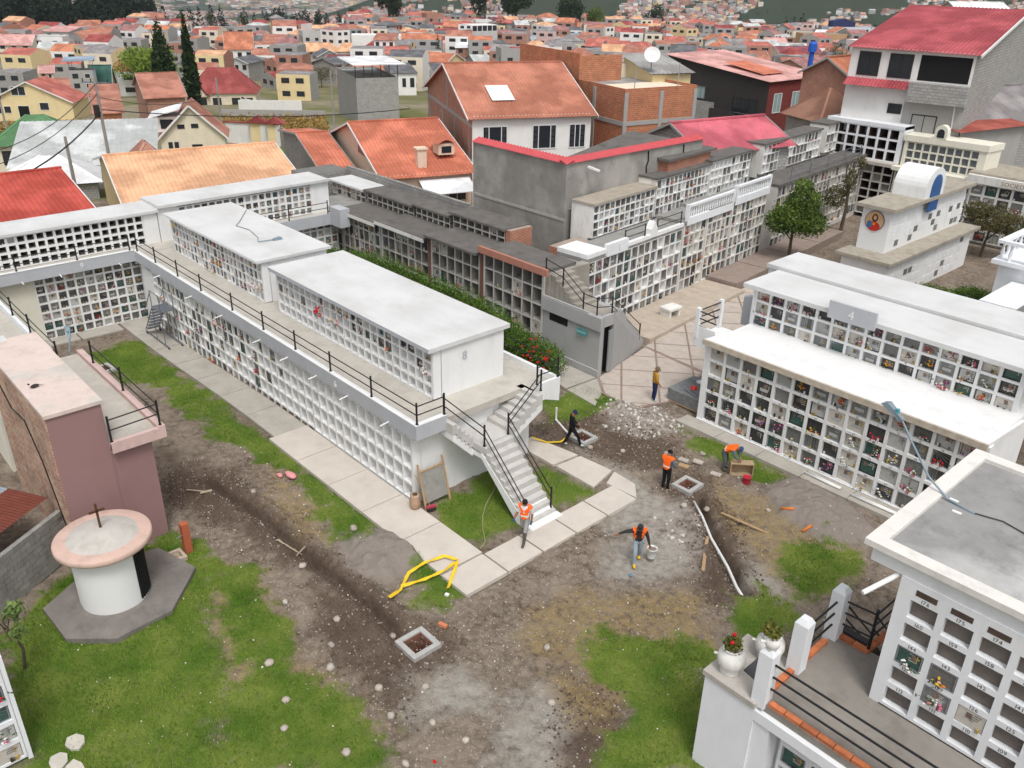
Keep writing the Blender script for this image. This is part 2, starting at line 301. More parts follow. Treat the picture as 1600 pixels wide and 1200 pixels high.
# under the walks and buildings the soil stays just below the slabs
def rectmask(x0, x1, y0, y1, s=.1): return smoothstep(x0 - s, x0 + s, GX) * smoothstep(x1 + s, x1 - s, GX) * smoothstep(y0 - s, y0 + s, GY) * smoothstep(y1 + s, y1 - s, GY)
for r in ((-47.2, -29.3, 13.65, 15.2), (-29.3, -16.4, 13.5, 15.2), (-17.6, -16.55, 13.5, 21.5), (-26.5, -22.8, 3.6, 7.2), (-30, -20.8, 27.2, 50), (-20.4, -7.2, 27.5, 34)):
    m = rectmask(*r); GZ = GZ * (1 - m) + (zyard(GX) - .06) * m
nx, ny = GX.shape
def GZat(x, y):
    i = int(np.clip(np.searchsorted(xs, x) - 1, 0, nx - 2)); j = int(np.clip(np.searchsorted(ys, y) - 1, 0, ny - 2))
    fx = (x - xs[i]) / (xs[i + 1] - xs[i]); fy = (y - ys[j]) / (ys[j + 1] - ys[j])
    return float((GZ[i, j] * (1 - fx) + GZ[i + 1, j] * fx) * (1 - fy) + (GZ[i, j + 1] * (1 - fx) + GZ[i + 1, j + 1] * fx) * fy)
idx = np.arange(nx * ny).reshape(nx, ny)
q = np.stack([idx[:-1, :-1], idx[1:, :-1], idx[1:, 1:], idx[:-1, 1:]], -1).reshape(-1, 4)
cx = (GX[:-1, :-1] + GX[1:, 1:]).ravel() / 2; cy = (GY[:-1, :-1] + GY[1:, 1:]).ravel() / 2
keep = np.ones(len(q), bool)
for px, py, hx, hy, a in PITS: keep &= ~((np.abs(cx - px) < hx + .07) & (np.abs(cy - py) < hy + .07))
q = q[keep]
me = bpy.data.meshes.new('ground')
me.vertices.add(nx * ny); me.vertices.foreach_set('co', np.stack([GX, GY, GZ], -1).astype(np.float32).ravel())
me.loops.add(q.size); me.loops.foreach_set('vertex_index', q.astype(np.int32).ravel())
me.polygons.add(len(q)); me.polygons.foreach_set('loop_start', np.arange(0, q.size, 4, dtype=np.int32)); me.polygons.foreach_set('loop_total', np.full(len(q), 4, np.int32))
me.update(calc_edges=True); me.validate()
for nm, ks in (('mA', ('grass', 'dry', 'sand')), ('mB', ('dust', 'dark', 'gravel'))):
    at = me.color_attributes.new(nm, 'FLOAT_COLOR', 'POINT')
    at.data.foreach_set('color', np.stack([MK[ks[0]], MK[ks[1]], MK[ks[2]], np.ones_like(GX)], -1).astype(np.float32).ravel())
gm = bpy.data.materials.new('yard_soil'); gm.use_nodes = True; N = gm.node_tree.nodes; L = gm.node_tree.links; B = N['Principled BSDF']; B.inputs['Roughness'].default_value = .95
try: B.inputs['Specular IOR Level'].default_value = .15
except Exception: pass
geo = N.new('ShaderNodeNewGeometry')
def nz(scale, det=6, rough=.6):
    n = N.new('ShaderNodeTexNoise'); n.inputs['Scale'].default_value = scale; n.inputs['Detail'].default_value = det; n.inputs['Roughness'].default_value = rough; L.new(geo.outputs['Position'], n.inputs['Vector']); return n.outputs[0]
def mrange(x, a, b, c=0., d=1.):
    n = N.new('ShaderNodeMapRange'); n.inputs[1].default_value = a; n.inputs[2].default_value = b; n.inputs[3].default_value = c; n.inputs[4].default_value = d; L.new(x, n.inputs[0]); return n.outputs[0]
def mixc(f, a, b):
    n = N.new('ShaderNodeMix'); n.data_type = 'RGBA'
    for s_, v in ((0, f), (6, a), (7, b)):
        if isinstance(v, tuple): n.inputs[s_].default_value = v
        elif isinstance(v, float): n.inputs[s_].default_value = v
        else: L.new(v, n.inputs[s_])
    return n.outputs[2]
def mth(op, a, b):
    n = N.new('ShaderNodeMath'); n.operation = op
    for s_, v in ((0, a), (1, b)):
        if isinstance(v, float): n.inputs[s_].default_value = v
        else: L.new(v, n.inputs[s_])
    return n.outputs[0]
def attr(nm):
    a = N.new('ShaderNodeAttribute'); a.attribute_name = nm; s_ = N.new('ShaderNodeSeparateColor'); L.new(a.outputs['Color'], s_.inputs[0]); return s_.outputs
A_ = attr('mA'); B_ = attr('mB')
n_big, n_mid, n_fine = nz(.7), nz(4, 8, .7), nz(22, 6, .7)
soil = mixc(mrange(n_mid, .38, .62), C(94, 82, 71), C(146, 132, 117))
soil = mixc(mrange(n_big, .42, .62, 0., .55), soil, C(160, 147, 132))
soil = mixc(mrange(n_fine, .58, .68, 0., .6), soil, C(192, 180, 166)); soil = mixc(mrange(n_fine, .42, .32, 0., .55), soil, C(62, 53, 46))
soil = mixc(mth('MULTIPLY', B_[1], mrange(n_mid, .3, .6, .35, .9)), soil, mixc(n_fine, C(66, 52, 43), C(104, 86, 73)))
soil = mixc(mth('MULTIPLY', B_[0], mrange(n_mid, .3, .6, .3, .95)), soil, mixc(n_fine, C(158, 153, 144), C(184, 180, 171)))
soil = mixc(mth('MULTIPLY', A_[1], mrange(n_mid, .38, .58, .1, .85)), soil, mixc(n_fine, C(136, 116, 78), C(172, 150, 106)))
soil = mixc(A_[2], soil, mixc(n_mid, C(132, 122, 113), C(158, 148, 139)))
soil = mixc(mth('MULTIPLY', B_[2], mrange(n_mid, .4, .6, .1, .8)), soil, C(176, 168, 160))
gf = mth('MULTIPLY', A_[0], mrange(n_mid, .28, .45, .45, 1.))
soil = mixc(gf, soil, mixc(mrange(n_big, .35, .65), mixc(n_fine, C(60, 90, 26), C(90, 122, 42)), mixc(n_fine, C(104, 124, 50), C(140, 148, 72))))
L.new(soil, B.inputs['Base Color'])
bp = N.new('ShaderNodeBump'); bp.inputs['Strength'].default_value = .9; bp.inputs['Distance'].default_value = .06
hh = mth('ADD', n_fine, mth('MULTIPLY', n_mid, 1.5)); L.new(hh, bp.inputs['Height']); L.new(bp.outputs[0], B.inputs['Normal'])
me.materials.append(gm); me.polygons.foreach_set('use_smooth', np.ones(len(q), bool))
tag(link(me, 'ground'), kind='structure')

# ---- grass blades on the lawns
def grass_field(name, n, region_bounds, wfun, zfun, hmin, hmax, cols, label):
    x0, x1, y0, y1 = region_bounds; pts = []
    X = rng.uniform(x0, x1, n); Y = rng.uniform(y0, y1, n); W = wfun(X, Y); k = rng.random(n) < W; X = X[k]; Y = Y[k]; n = len(X)
    Z = zfun(X, Y); a = rng.uniform(0, 2 * math.pi, n); h = rng.uniform(hmin, hmax, n) * (0.55 + .9 * vn.fbm(X * .8, Y * .8, 3)); wd = rng.uniform(.006, .012, n)
    ln = rng.uniform(.2, .9, n) * h; b = rng.uniform(0, 2 * math.pi, n)
    base = np.stack([X, Y, Z - .01], -1); side = np.stack([np.cos(a) * wd, np.sin(a) * wd, np.zeros(n)], -1)
    mid = base + np.stack([np.cos(b) * ln * .3, np.sin(b) * ln * .3, h * .65], -1); tip = base + np.stack([np.cos(b) * ln, np.sin(b) * ln, h], -1)
    V = np.stack([base - side, base + side, mid + side * .7, mid - side * .7, tip], 1).reshape(-1, 3)
    o = np.arange(n)[:, None] * 5
    F = np.concatenate([np.concatenate([o + 0, o + 1, o + 2], 1), np.concatenate([o + 0, o + 2, o + 3], 1), np.concatenate([o + 3, o + 2, o + 4], 1)], 0)
    me = bpy.data.meshes.new(name); me.vertices.add(len(V)); me.vertices.foreach_set('co', V.astype(np.float32).ravel())
    me.loops.add(F.size); me.loops.foreach_set('vertex_index', F.astype(np.int32).ravel()); me.polygons.add(len(F)); me.polygons.foreach_set('loop_start', np.arange(0, F.size, 3, dtype=np.int32)); me.polygons.foreach_set('loop_total', np.full(len(F), 3, np.int32))
    me.update(calc_edges=True); me.materials.append(cols)
    return tag(link(me, name), label, 'grass', kind='stuff')
GI = {k: MK[k] for k in ('grass',)}
def gridval(A, X, Y):
    i = np.clip(np.searchsorted(xs, X) - 1, 0, nx - 2); j = np.clip(np.searchsorted(ys, Y) - 1, 0, ny - 2); return A[i, j]
def leafmat(name, c1, c2, scale=1.0, fine=9.0, rough=.7, trans=.25):
    if name in MATS: return MATS[name]
    m = bpy.data.materials.new(name); m.use_nodes = True; MATS[name] = m; N = m.node_tree.nodes; L = m.node_tree.links; B = N['Principled BSDF']; B.inputs['Roughness'].default_value = rough
    try: B.inputs['Specular IOR Level'].default_value = .25
    except Exception: pass
    g = N.new('ShaderNodeNewGeometry')
    a = N.new('ShaderNodeTexNoise'); a.inputs['Scale'].default_value = scale; a.inputs['Detail'].default_value = 4; L.new(g.outputs['Position'], a.inputs['Vector'])
    b = N.new('ShaderNodeTexNoise'); b.inputs['Scale'].default_value = fine; b.inputs['Detail'].default_value = 2; L.new(g.outputs['Position'], b.inputs['Vector'])
    ad = N.new('ShaderNodeMath'); ad.operation = 'ADD'; L.new(a.outputs[0], ad.inputs[0]); L.new(b.outputs[0], ad.inputs[1])
    r = N.new('ShaderNodeMapRange'); r.inputs[1].default_value = .72; r.inputs[2].default_value = 1.28; L.new(ad.outputs[0], r.inputs[0])
    mx = N.new('ShaderNodeMix'); mx.data_type = 'RGBA'; L.new(r.outputs[0], mx.inputs[0]); mx.inputs[6].default_value = C(*c1); mx.inputs[7].default_value = C(*c2); L.new(mx.outputs[2], B.inputs['Base Color'])
    if trans > 0:
        t = N.new('ShaderNodeBsdfTranslucent'); L.new(mx.outputs[2], t.inputs['Color']); ms = N.new('ShaderNodeMixShader'); ms.inputs[0].default_value = trans
        out = N['Material Output']; L.new(B.outputs[0], ms.inputs[1]); L.new(t.outputs[0], ms.inputs[2]); L.new(ms.outputs[0], out.inputs['Surface'])
    return m
grass_field('grass', 460000, (-46, -7, 1.5, 30), lambda X, Y: np.clip(gridval(MK['grass'], X, Y) * 1.3 - .15, 0, 1), lambda X, Y: gridval(GZ, X, Y), .04, .11,
            leafmat('grass_blade', (68, 106, 28), (150, 174, 70), .45, 14, trans=.35), 'short green grass growing in patches over the dug up yard')
grass_field('dry_grass', 90000, (-30, -8, 8, 30), lambda X, Y: np.clip(gridval(MK['dry'], X, Y) * .8 - .1, 0, 1), lambda X, Y: gridval(GZ, X, Y), .02, .06,
            leafmat('dry_blade', (128, 108, 62), (180, 158, 104), .8, 14), 'yellowed dry grass scattered over the bare soil')

# ---- the wider terrain, falling away to the valley and rising to the hills
FW = np.array([-0.73488, 0.67819]); RT = np.array([0.67819, 0.73488])
rad = np.concatenate([[1.0, 30, 55, 66, 72, 80, 95, 110, 130, 150, 190, 230, 280, 320, 380, 450, 520, 600], np.geomspace(700, 12500, 60)])
az = np.linspace(-math.pi, math.pi, 361)
RR, AZ = np.meshgrid(rad, az, indexing='ij')
TX = RR * (FW[0] * np.cos(AZ) + RT[0] * np.sin(AZ)); TY = RR * (FW[1] * np.cos(AZ) + RT[1] * np.sin(AZ))
def hills(X, Y):
    """wooded hills: a near ridge on the right, knolls in the middle, far ranges behind"""
    D = np.hypot(X, Y); a = np.degrees(np.arctan2(X * RT[0] + Y * RT[1], X * FW[0] + Y * FW[1]))
    h = zt(D) + 16 * np.exp(-((a - 34) / 8.) ** 2) * smoothstep(68, 150, D) * (1 - smoothstep(220, 330, D))
    rg = smoothstep(0, 14, a) * smoothstep(1900, 3300, D) * (1 - smoothstep(5200, 7000, D))
    h = h + rg * (130 + 150 * smoothstep(4, 24, a)) * (0.65 + .7 * vn.fbm(X * .0011 + 40, Y * .0011 + 9, 4))
    for (ka, kd, kr, kh) in ((-6.3, 2900, 300, 100), (-0.3, 3000, 300, 85), (4.5, 2700, 330, 90), (-3.4, 3900, 380, 100)):
        kx = kd * (FW[0] * math.cos(R_(ka)) + RT[0] * math.sin(R_(ka))); ky = kd * (FW[1] * math.cos(R_(ka)) + RT[1] * math.sin(R_(ka)))
        h = h + kh * np.exp(-((X - kx) ** 2 + (Y - ky) ** 2) / (2 * (kr * .62) ** 2))
    h = h + smoothstep(900, 2500, D) * (vn.fbm(X * .0016, Y * .0016, 4) - .5) * 70
    h = h + smoothstep(5000, 8500, D) * (vn.fbm(X * .0005 + 3, Y * .0005 + 3, 4) - .45) * 260
    return h
TZ = np.where(RR < 70, -1.6, hills(TX, TY) - .25)
n0, n1 = TX.shape; ti = np.arange(n0 * n1).reshape(n0, n1); tq = np.stack([ti[:-1, :-1], ti[1:, :-1], ti[1:, 1:], ti[:-1, 1:]], -1).reshape(-1, 4)
me = bpy.data.meshes.new('terrain'); me.from_pydata(np.stack([TX, TY, TZ], -1).reshape(-1, 3).tolist(), [], tq.tolist())
tm = bpy.data.materials.new('terrain'); tm.use_nodes = True; N = tm.node_tree.nodes; L = tm.node_tree.links; B = N['Principled BSDF']; B.inputs['Roughness'].default_value = 1.0
try: B.inputs['Specular IOR Level'].default_value = 0.0
except Exception: pass
geo = N.new('ShaderNodeNewGeometry')
sp = N.new('ShaderNodeVectorMath'); sp.operation = 'LENGTH'; L.new(geo.outputs['Position'], sp.inputs[0]); dist = sp.outputs['Value']
near_c = mixc(mrange(nz(.05, 6), .42, .58), C(112, 112, 76), C(146, 136, 118))
near_c = mixc(mrange(nz(.4, 6), .45, .65, 0., .55), near_c, C(92, 100, 62))
wood = mixc(nz(.02, 8, .7), C(26, 38, 24), C(58, 70, 42))
field = mixc(nz(.03, 5), C(86, 98, 60), C(120, 116, 84))
sz_ = N.new('ShaderNodeSeparateXYZ'); L.new(geo.outputs['Position'], sz_.inputs[0])
far_c = mixc(mrange(mth('ADD', nz(.0016, 5, .6), mrange(sz_.outputs[2], -190., -110., 0., .16)), .44, .54), field, wood)
L.new(mixc(mrange(dist, 600., 1100.), near_c, far_c), B.inputs['Base Color'])
me.materials.append(tm); me.polygons.foreach_set('use_smooth', np.ones(len(me.polygons), bool)); me.update()
tag(link(me, 'terrain'), kind='structure')

# ---- walks: concrete slabs laid one by one
concrete = mat('concrete_walk', (176, 170, 160), .9, .14, 1.2, .25, 60, .35, (120, 112, 102), (1, 1, 1))
concrete_pale = mat('concrete_walk_new', (202, 193, 182), .9, .10, 1.0, .2, 60, .25, (150, 140, 128), (1, 1, 1))
def slab_path(name, quads, m, top, th=.14):
    e = empty(name, (quads[0][0][0], quads[0][0][1], 0), kind='structure')
    for qd in quads:
        z = [top + float(zyard(p[0])) + random.uniform(-.004, .004) for p in qd]
        c = (sum(p[0] for p in qd) / 4, sum(p[1] for p in qd) / 4); g = .985
        pp = [((p[0] - c[0]) * g + c[0], (p[1] - c[1]) * g + c[1]) for p in qd]
        MB().hexa([(*p, k - th) for p, k in zip(pp, z)] + [(*p, k) for p, k in zip(pp, z)]).build('slab', m, e)
    return e
def strip(x0, x1, y0, y1, n): return [[(x0 + (x1 - x0) * i / n, y0), (x0 + (x1 - x0) * (i + 1) / n, y0), (x0 + (x1 - x0) * (i + 1) / n, y1), (x0 + (x1 - x0) * i / n, y1)] for i in range(n)]
slab_path('walkway_lower', strip(-47.3, -29.35, 13.72, 15.22, 7), concrete, .05)
slab_path('walkway_raised', strip(-29.3, -17.75, 13.42, 15.2, 5) + [[(-17.7, 13.4), (-16.42, 13.4), (-16.42, 15.15), (-17.7, 15.15)]], concrete_pale, .12)
slab_path('walkway_stairs', [[(-17.68, 15.2 + i * 1.62), (-16.45, 15.2 + i * 1.62), (-16.47, 16.78 + i * 1.62), (-17.68, 16.78 + i * 1.62)] for i in range(4)]
          + [[(-17.95, 21.6), (-16.5, 21.7), (-17.2, 22.4), (-18.3, 22.45)], [(-20.1, 21.0), (-18.05, 21.0), (-18.4, 22.45), (-20.0, 22.3)], [(-22.5, 20.95), (-20.2, 20.95), (-20.1, 22.3), (-22.4, 21.9)]], concrete_pale, .10)
slab_path('walkway_courtyard', [[(-47.2, 9.2), (-46.2, 9.2), (-46.2, 11.4), (-47.2, 11.4)], [(-47.2, 11.45), (-46.1, 11.45), (-46.1, 13.6), (-47.2, 13.6)]], concrete, .05)
slab_path('walkway_east', strip(-19.4, -7.3, 27.75, 28.55, 6), concrete, .07)
slab_path('walkway_service', [[(-26.2, 26.6), (-24.7, 26.2), (-24.6, 28.2), (-26.6, 28.2)], [(-24.6, 26.2), (-22.6, 26.0), (-23.3, 27.2), (-24.5, 28.2)], [(-28.4, 26.2), (-26.3, 26.6), (-26.7, 28.2), (-28.4, 28.2)]], concrete, .07)
# ---- plaza: pale slabs set between dark bands
def clip(poly, cl):
    out = poly
    for i in range(len(cl)):
        a, b = cl[i], cl[(i + 1) % len(cl)]; inp = out; out = []
        side = lambda p: (b[0] - a[0]) * (p[1] - a[1]) - (b[1] - a[1]) * (p[0] - a[0])
        for j in range(len(inp)):
            p, r = inp[j], inp[(j + 1) % len(inp)]; sp_, sr = side(p), side(r)
            if sp_ >= 0: out.append(p)
            if sp_ * sr < 0: t = sp_ / (sp_ - sr); out.append((p[0] + t * (r[0] - p[0]), p[1] + t * (r[1] - p[1])))
        if not out: return []
    return out
plaza_outline = [(-24.6, 28.3), (-23.3, 27.2), (-21.4, 27.0), (-20.7, 28.9), (-21.5, 32.5), (-22.4, 36.5), (-24.6, 46), (-27.7, 46), (-25.5, 33)]
pl = MB(); pl.prism(plaza_outline, -.2, .05); pl_o = tag(pl.build('plaza', mat('paving_band', (150, 130, 120), .9, .2, 3, .2, 60, .3)), kind='structure')
pav_m = mat('paving_slab', (188, 176, 165), .9, .13, 2.0, .25, 70, .4, (128, 116, 104), (1, 1, 1))
hull = [(-24.5, 28.35), (-23.2, 27.3), (-21.5, 27.1), (-20.8, 28.9), (-21.6, 32.5), (-22.5, 36.5), (-24.7, 45.9), (-27.6, 45.9), (-25.5, 33)]
for i in range(-14, 14):
    for j in range(-14, 14):
        s_ = 1.75; a = .72; cx_, cy_ = -24 + (i * math.cos(a) - j * math.sin(a)) * s_, 36 + (i * math.sin(a) + j * math.cos(a)) * s_; hh_ = s_ / 2 - .05
        sq = [(cx_ + (u * math.cos(a) - v * math.sin(a)) * hh_, cy_ + (u * math.sin(a) + v * math.cos(a)) * hh_) for u, v in ((-1, -1), (1, -1), (1, 1), (-1, 1))]
        for part in ([(-24.5, 28.35), (-23.2, 27.3), (-21.5, 27.1), (-20.8, 28.9), (-21.6, 32.5), (-25.4, 32.8)], [(-25.5, 33), (-21.7, 32.8), (-22.5, 36.5), (-24.7, 45.9), (-27.6, 45.9)]):
            c_ = clip(sq, part)
            if len(c_) > 2: MB().prism(c_, .04, .075 + random.uniform(0, .008)).build('slab', pav_m, pl_o)

# ================================================================== KIT: niches, headstones, rails, flowers
white = mat('white_paint', (231, 231, 230), .75, .05, .8, .08, 30, .22, (166, 162, 154))
white_cool = mat('white_paint_cool', (229, 231, 233), .7, .05, .8, .08, 30, .22, (176, 176, 174))
white_old = mat('white_paint_old', (226, 224, 218), .85, .07, 1.2, .1, 30, .5, (128, 122, 112))
white_roof = mat('white_roof_coat', (211, 211, 210), .85, .06, .35, .15, 14, .4, (172, 169, 164), (.35, .9, .6), col2=(198, 197, 195), c2scale=.5, c2lo=.42, c2hi=.7)
grey_paint = mat('grey_paint', (182, 184, 188), .75, .05, 1, .06, 40, .2, (140, 140, 140))
cream = mat('cream_paint', (226, 222, 206), .8, .05, 1, .05, 30, .2, (160, 150, 130))
floor_c = mat('gallery_floor', (188, 182, 172), .9, .12, 1.4, .2, 50, .4, (124, 116, 106), (1, 1, 1))
niche_in = mat('niche_plaster', (214, 213, 206), .9, .06, 4, .1, 40)
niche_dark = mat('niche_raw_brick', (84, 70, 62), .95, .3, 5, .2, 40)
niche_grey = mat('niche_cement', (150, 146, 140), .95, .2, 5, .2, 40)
iron = mat('black_iron', (24, 24, 26), .5, .15, 6, spec=.5)
roof_dark = mat('weathered_roof', (108, 104, 100), .95, .2, 1.4, .3, 40, .55, (52, 50, 48), (1, 1, 1))
numeral = mat('numeral_black', (38, 37, 36), .8, 0)
letter_white = mat('letter_white', (228, 228, 226), .8, 0)
galv = mat('galvanised', (136, 142, 150), .45, .12, 6, metal=.6, spec=.5)
SM = [mat('granite_dark', (66, 66, 67), .35, .3, 14, rand=.3), mat('granite_grey', (124, 124, 121), .5, .3, 16, rand=.22), mat('marble_pale', (178, 178, 174), .5, .15, 8, rand=.12), mat('plaster_seal', (196, 190, 180), .9, .12, 6, rand=.1),
      mat('aluminium', (168, 172, 178), .35, .08, 8, metal=.7, spec=.6), iron, mat('gilt', (176, 150, 84), .5, .1), mat('portrait', (122, 104, 92), .6, .5, 30, rand=.3), mat('white_vase', (224, 220, 212), .6, .05), mat('leaf_green', (58, 84, 44), .7, .3, 20), mat('green_marble', (62, 92, 84), .4, .3, 10), mat('seal_brick', (166, 96, 70), .9, .3, 16)]
FL = {'red': (196, 26, 34), 'pink': (214, 104, 130), 'white': (232, 228, 220), 'yellow': (226, 178, 44), 'orange': (216, 122, 40), 'purple': (120, 66, 128), 'magenta': (190, 40, 96)}
FM = {k: mat('petal_' + k, v, .75, .15, 25) for k, v in FL.items()}
def make_stone(seed):
    r = random.Random(seed); m = MB()
    base = r.choices([0, 1, 2, 3, 10, 11], [3.4, 7, 2.6, 1.6, .4, .3])[0]
    m.box(-.48, .48, 0, .1, -.48, .48, base)
    fr = r.choices([None, 4, 5], [4, 3, 2])[0]
    if fr is not None:
        for a in ((-.48, -.43, -.48, .48), (.43, .48, -.48, .48), (-.43, .43, -.48, -.43), (-.43, .43, .43, .48)): m.box(a[0], a[1], -.05, -.001, a[2], a[3], fr)
    k = r.choice(['text', 'text', 'rays', 'text', 'plate', 'panes', 'text', 'plain', 'bars', 'plate', 'plain'])
    pale = 2 if base in (0, 1, 10) else 1
    if k in ('text', 'plate'):
        if r.random() < .7: x = r.uniform(-.3, .1); m.box(x, x + .2, -.03, -.002, .02, .3, 7)
        for i in range(r.randint(2, 4)): z = .28 - i * .12; x = r.uniform(-.05, .1); m.box(x, x + r.uniform(.15, .3), -.012, -.001, z, z + .045, pale)
        if r.random() < .6: m.box(.26, .30, -.03, -.002, -.05, .35, 6 if r.random() < .5 else pale); m.box(.18, .38, -.03, -.002, .18, .23, 6 if r.random() < .5 else pale)
    if k == 'plate': m.box(-.3, .25, -.02, -.001, -.22, .0, 2)
    if k == 'rays':
        for i in range(6):
            a = -.1 - i * .28; m.bar((-.4, -.025, .38), (-.4 + .95 * math.cos(a), -.025, .38 + .8 * math.sin(a)), .018, .018, 4)
    if k == 'bars':
        for i in range(6): x = -.35 + i * .14; m.box(x - .012, x + .012, -.04, -.018, -.43, .43, r.choice([4, 5]))
    if k == 'panes':
        m.box(-.02, .02, -.04, -.002, -.43, .43, 4); m.box(-.43, -.03, -.02, -.001, -.1, .4, 2); m.box(.03, .43, -.02, -.001, -.1, .4, 2)
    for i in range(r.randint(0, 3)):
        x = r.uniform(-.36, .36); m.box(x - .05, x + .05, -.12, -.03, -.47, -.28 + r.uniform(-.05, .05), r.choice([8, 6, 7, 0]))
    return m.mesh('headstone', SM)
STONES = [make_stone(100 + i) for i in range(26)]
def flower_mesh(seed, cols, n=9, spread=.34, leaf=True):
    r = random.Random(seed); m = MB(); mats = [FM[c] for c in cols] + [SM[9]]
    for i in range(n):
        x, y, z = r.gauss(0, spread * .5), -r.uniform(.05, .3), r.gauss(0, spread * .36)
        q = r.uniform(.035, .085); b = len(m.v); k = r.randrange(len(cols))
        m.v += [(x + q, y, z), (x - q, y, z), (x, y + q, z), (x, y - q, z), (x, y, z + q), (x, y, z - q)]
        for f in ((0, 2, 4), (2, 1, 4), (1, 3, 4), (3, 0, 4), (2, 0, 5), (1, 2, 5), (3, 1, 5), (0, 3, 5)): m.f.append(tuple(b + t for t in f)); m.m.append(k)
    if leaf:
        for i in range(8):
            x, z = r.gauss(0, spread * .6), r.gauss(-.08, spread * .5); a = r.uniform(0, 6.28); y = -r.uniform(.02, .2)
            m.poly([(x, y, z), (x + .1 * math.cos(a), y - .05, z + .1 * math.sin(a)), (x + .22 * math.cos(a + .2), y - .02, z + .22 * math.sin(a + .2)), (x + .1 * math.cos(a + .6), y, z + .1 * math.sin(a + .6))], len(cols))
    return m.mesh('flowers', mats)
FLOWERS = [flower_mesh(i, c, 10) for i, c in enumerate([('red',), ('pink', 'white'), ('white',), ('yellow', 'white'), ('orange', 'yellow'), ('purple', 'pink'), ('magenta', 'white'), ('red', 'white'), ('white', 'yellow', 'purple'), ('orange', 'red')])]
def V2(a): return Vector((math.cos(a), math.sin(a), 0))
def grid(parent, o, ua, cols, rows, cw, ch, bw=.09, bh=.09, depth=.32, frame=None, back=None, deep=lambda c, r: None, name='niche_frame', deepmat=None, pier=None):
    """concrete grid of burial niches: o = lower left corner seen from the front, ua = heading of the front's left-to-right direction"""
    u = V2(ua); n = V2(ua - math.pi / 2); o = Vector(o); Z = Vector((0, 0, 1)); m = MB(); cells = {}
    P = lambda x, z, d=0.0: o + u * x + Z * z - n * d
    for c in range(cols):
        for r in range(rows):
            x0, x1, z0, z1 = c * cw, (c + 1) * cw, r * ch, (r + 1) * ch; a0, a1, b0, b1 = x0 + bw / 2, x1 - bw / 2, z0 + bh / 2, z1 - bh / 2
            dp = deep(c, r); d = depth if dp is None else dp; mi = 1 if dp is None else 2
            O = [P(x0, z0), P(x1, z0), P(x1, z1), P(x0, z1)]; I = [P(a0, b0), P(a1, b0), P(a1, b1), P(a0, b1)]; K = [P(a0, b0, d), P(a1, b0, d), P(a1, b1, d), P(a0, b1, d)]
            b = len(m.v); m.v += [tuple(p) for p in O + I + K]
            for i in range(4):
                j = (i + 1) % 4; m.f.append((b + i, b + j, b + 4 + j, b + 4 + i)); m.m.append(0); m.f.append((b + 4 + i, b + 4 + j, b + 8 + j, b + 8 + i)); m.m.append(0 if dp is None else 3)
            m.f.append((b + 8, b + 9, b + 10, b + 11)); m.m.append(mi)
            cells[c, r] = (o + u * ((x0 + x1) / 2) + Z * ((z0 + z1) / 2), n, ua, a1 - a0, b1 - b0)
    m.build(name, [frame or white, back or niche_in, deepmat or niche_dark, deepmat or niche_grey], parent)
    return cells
def stone(parent, cell, k=None, rec=.06, fl=None, name='headstone'):
    p, n, ua, w_, h_ = cell
    k = random.randrange(len(STONES)) if k is None else k
    o = link(STONES[k], name, parent, p - n * rec - wloc(parent), ua, (w_, .5, h_))
    if fl is not None and fl >= 0: link(FLOWERS[fl], 'flowers', o, (random.uniform(-.12, .12), -.05, random.uniform(-.3, .05)))
    return o
def fill(parent, cells, prob, rec=(.03, .12), flp=.25, skip=()):
    for key, c in cells.items():
        if key in skip: continue
        p = prob(*key) if callable(prob) else prob
        if random.random() < p: stone(parent, c, None, random.uniform(*rec), random.randrange(len(FLOWERS)) if random.random() < flp else None)
_gl = {}
def glyph(ch):
    if ch not in _gl:
        cu = bpy.data.curves.new('g', 'FONT'); cu.body = ch; cu.size = 1.0; cu.resolution_u = 2; ob = bpy.data.objects.new('g', cu); COL.objects.link(ob)
        bpy.context.view_layer.update(); dg = bpy.context.evaluated_depsgraph_get()
        me = bpy.data.meshes.new_from_object(ob.evaluated_get(dg)); vs = [tuple(v.co) for v in me.vertices]; fs = [tuple(p.vertices) for p in me.polygons]
        wd = max([v[0] for v in vs], default=.3) + .08
        _gl[ch] = (vs, fs, wd); bpy.data.objects.remove(ob); bpy.data.curves.remove(cu); bpy.data.meshes.remove(me)
    return _gl[ch]
def text(m, s, p, ua, size, mi=0, up=(0, 0, 1), depth=0.0, center=True, bold=0.0, uvec=None):
    """flat lettering added to a builder: p = centre point on the wall, ua = heading of the reading direction"""
    u = Vector(uvec) if uvec else V2(ua); up = Vector(up); n = u.cross(up).normalized(); wd = sum(glyph(c)[2] for c in s) * size; p = Vector(p) - (u * wd / 2 + up * size * .35 if center else Vector((0, 0, 0)))
    for c in s:
        vs, fs, gw = glyph(c)
        for k, off in enumerate([0.0] if not depth else [0.0, depth]):
            b = len(m.v)
            for v in vs: m.v.append(tuple(p + u * (v[0] * size) + up * (v[1] * size) + n * off))
            for f in fs: m.f.append(tuple(b + i for i in (f if True else reversed(f)))); m.m.append(mi)
        if depth:
            nb = len(vs); b0 = len(m.v) - 2 * nb; ed = {}
            for f in fs:
                for i in range(len(f)): e = (f[i], f[(i + 1) % len(f)]); ed[e] = 1
            for (a, b_) in ed:
                if (b_, a) not in ed: m.f.append((b0 + a, b0 + b_, b0 + nb + b_, b0 + nb + a)); m.m.append(mi)
        p = p + u * gw * size
    return m
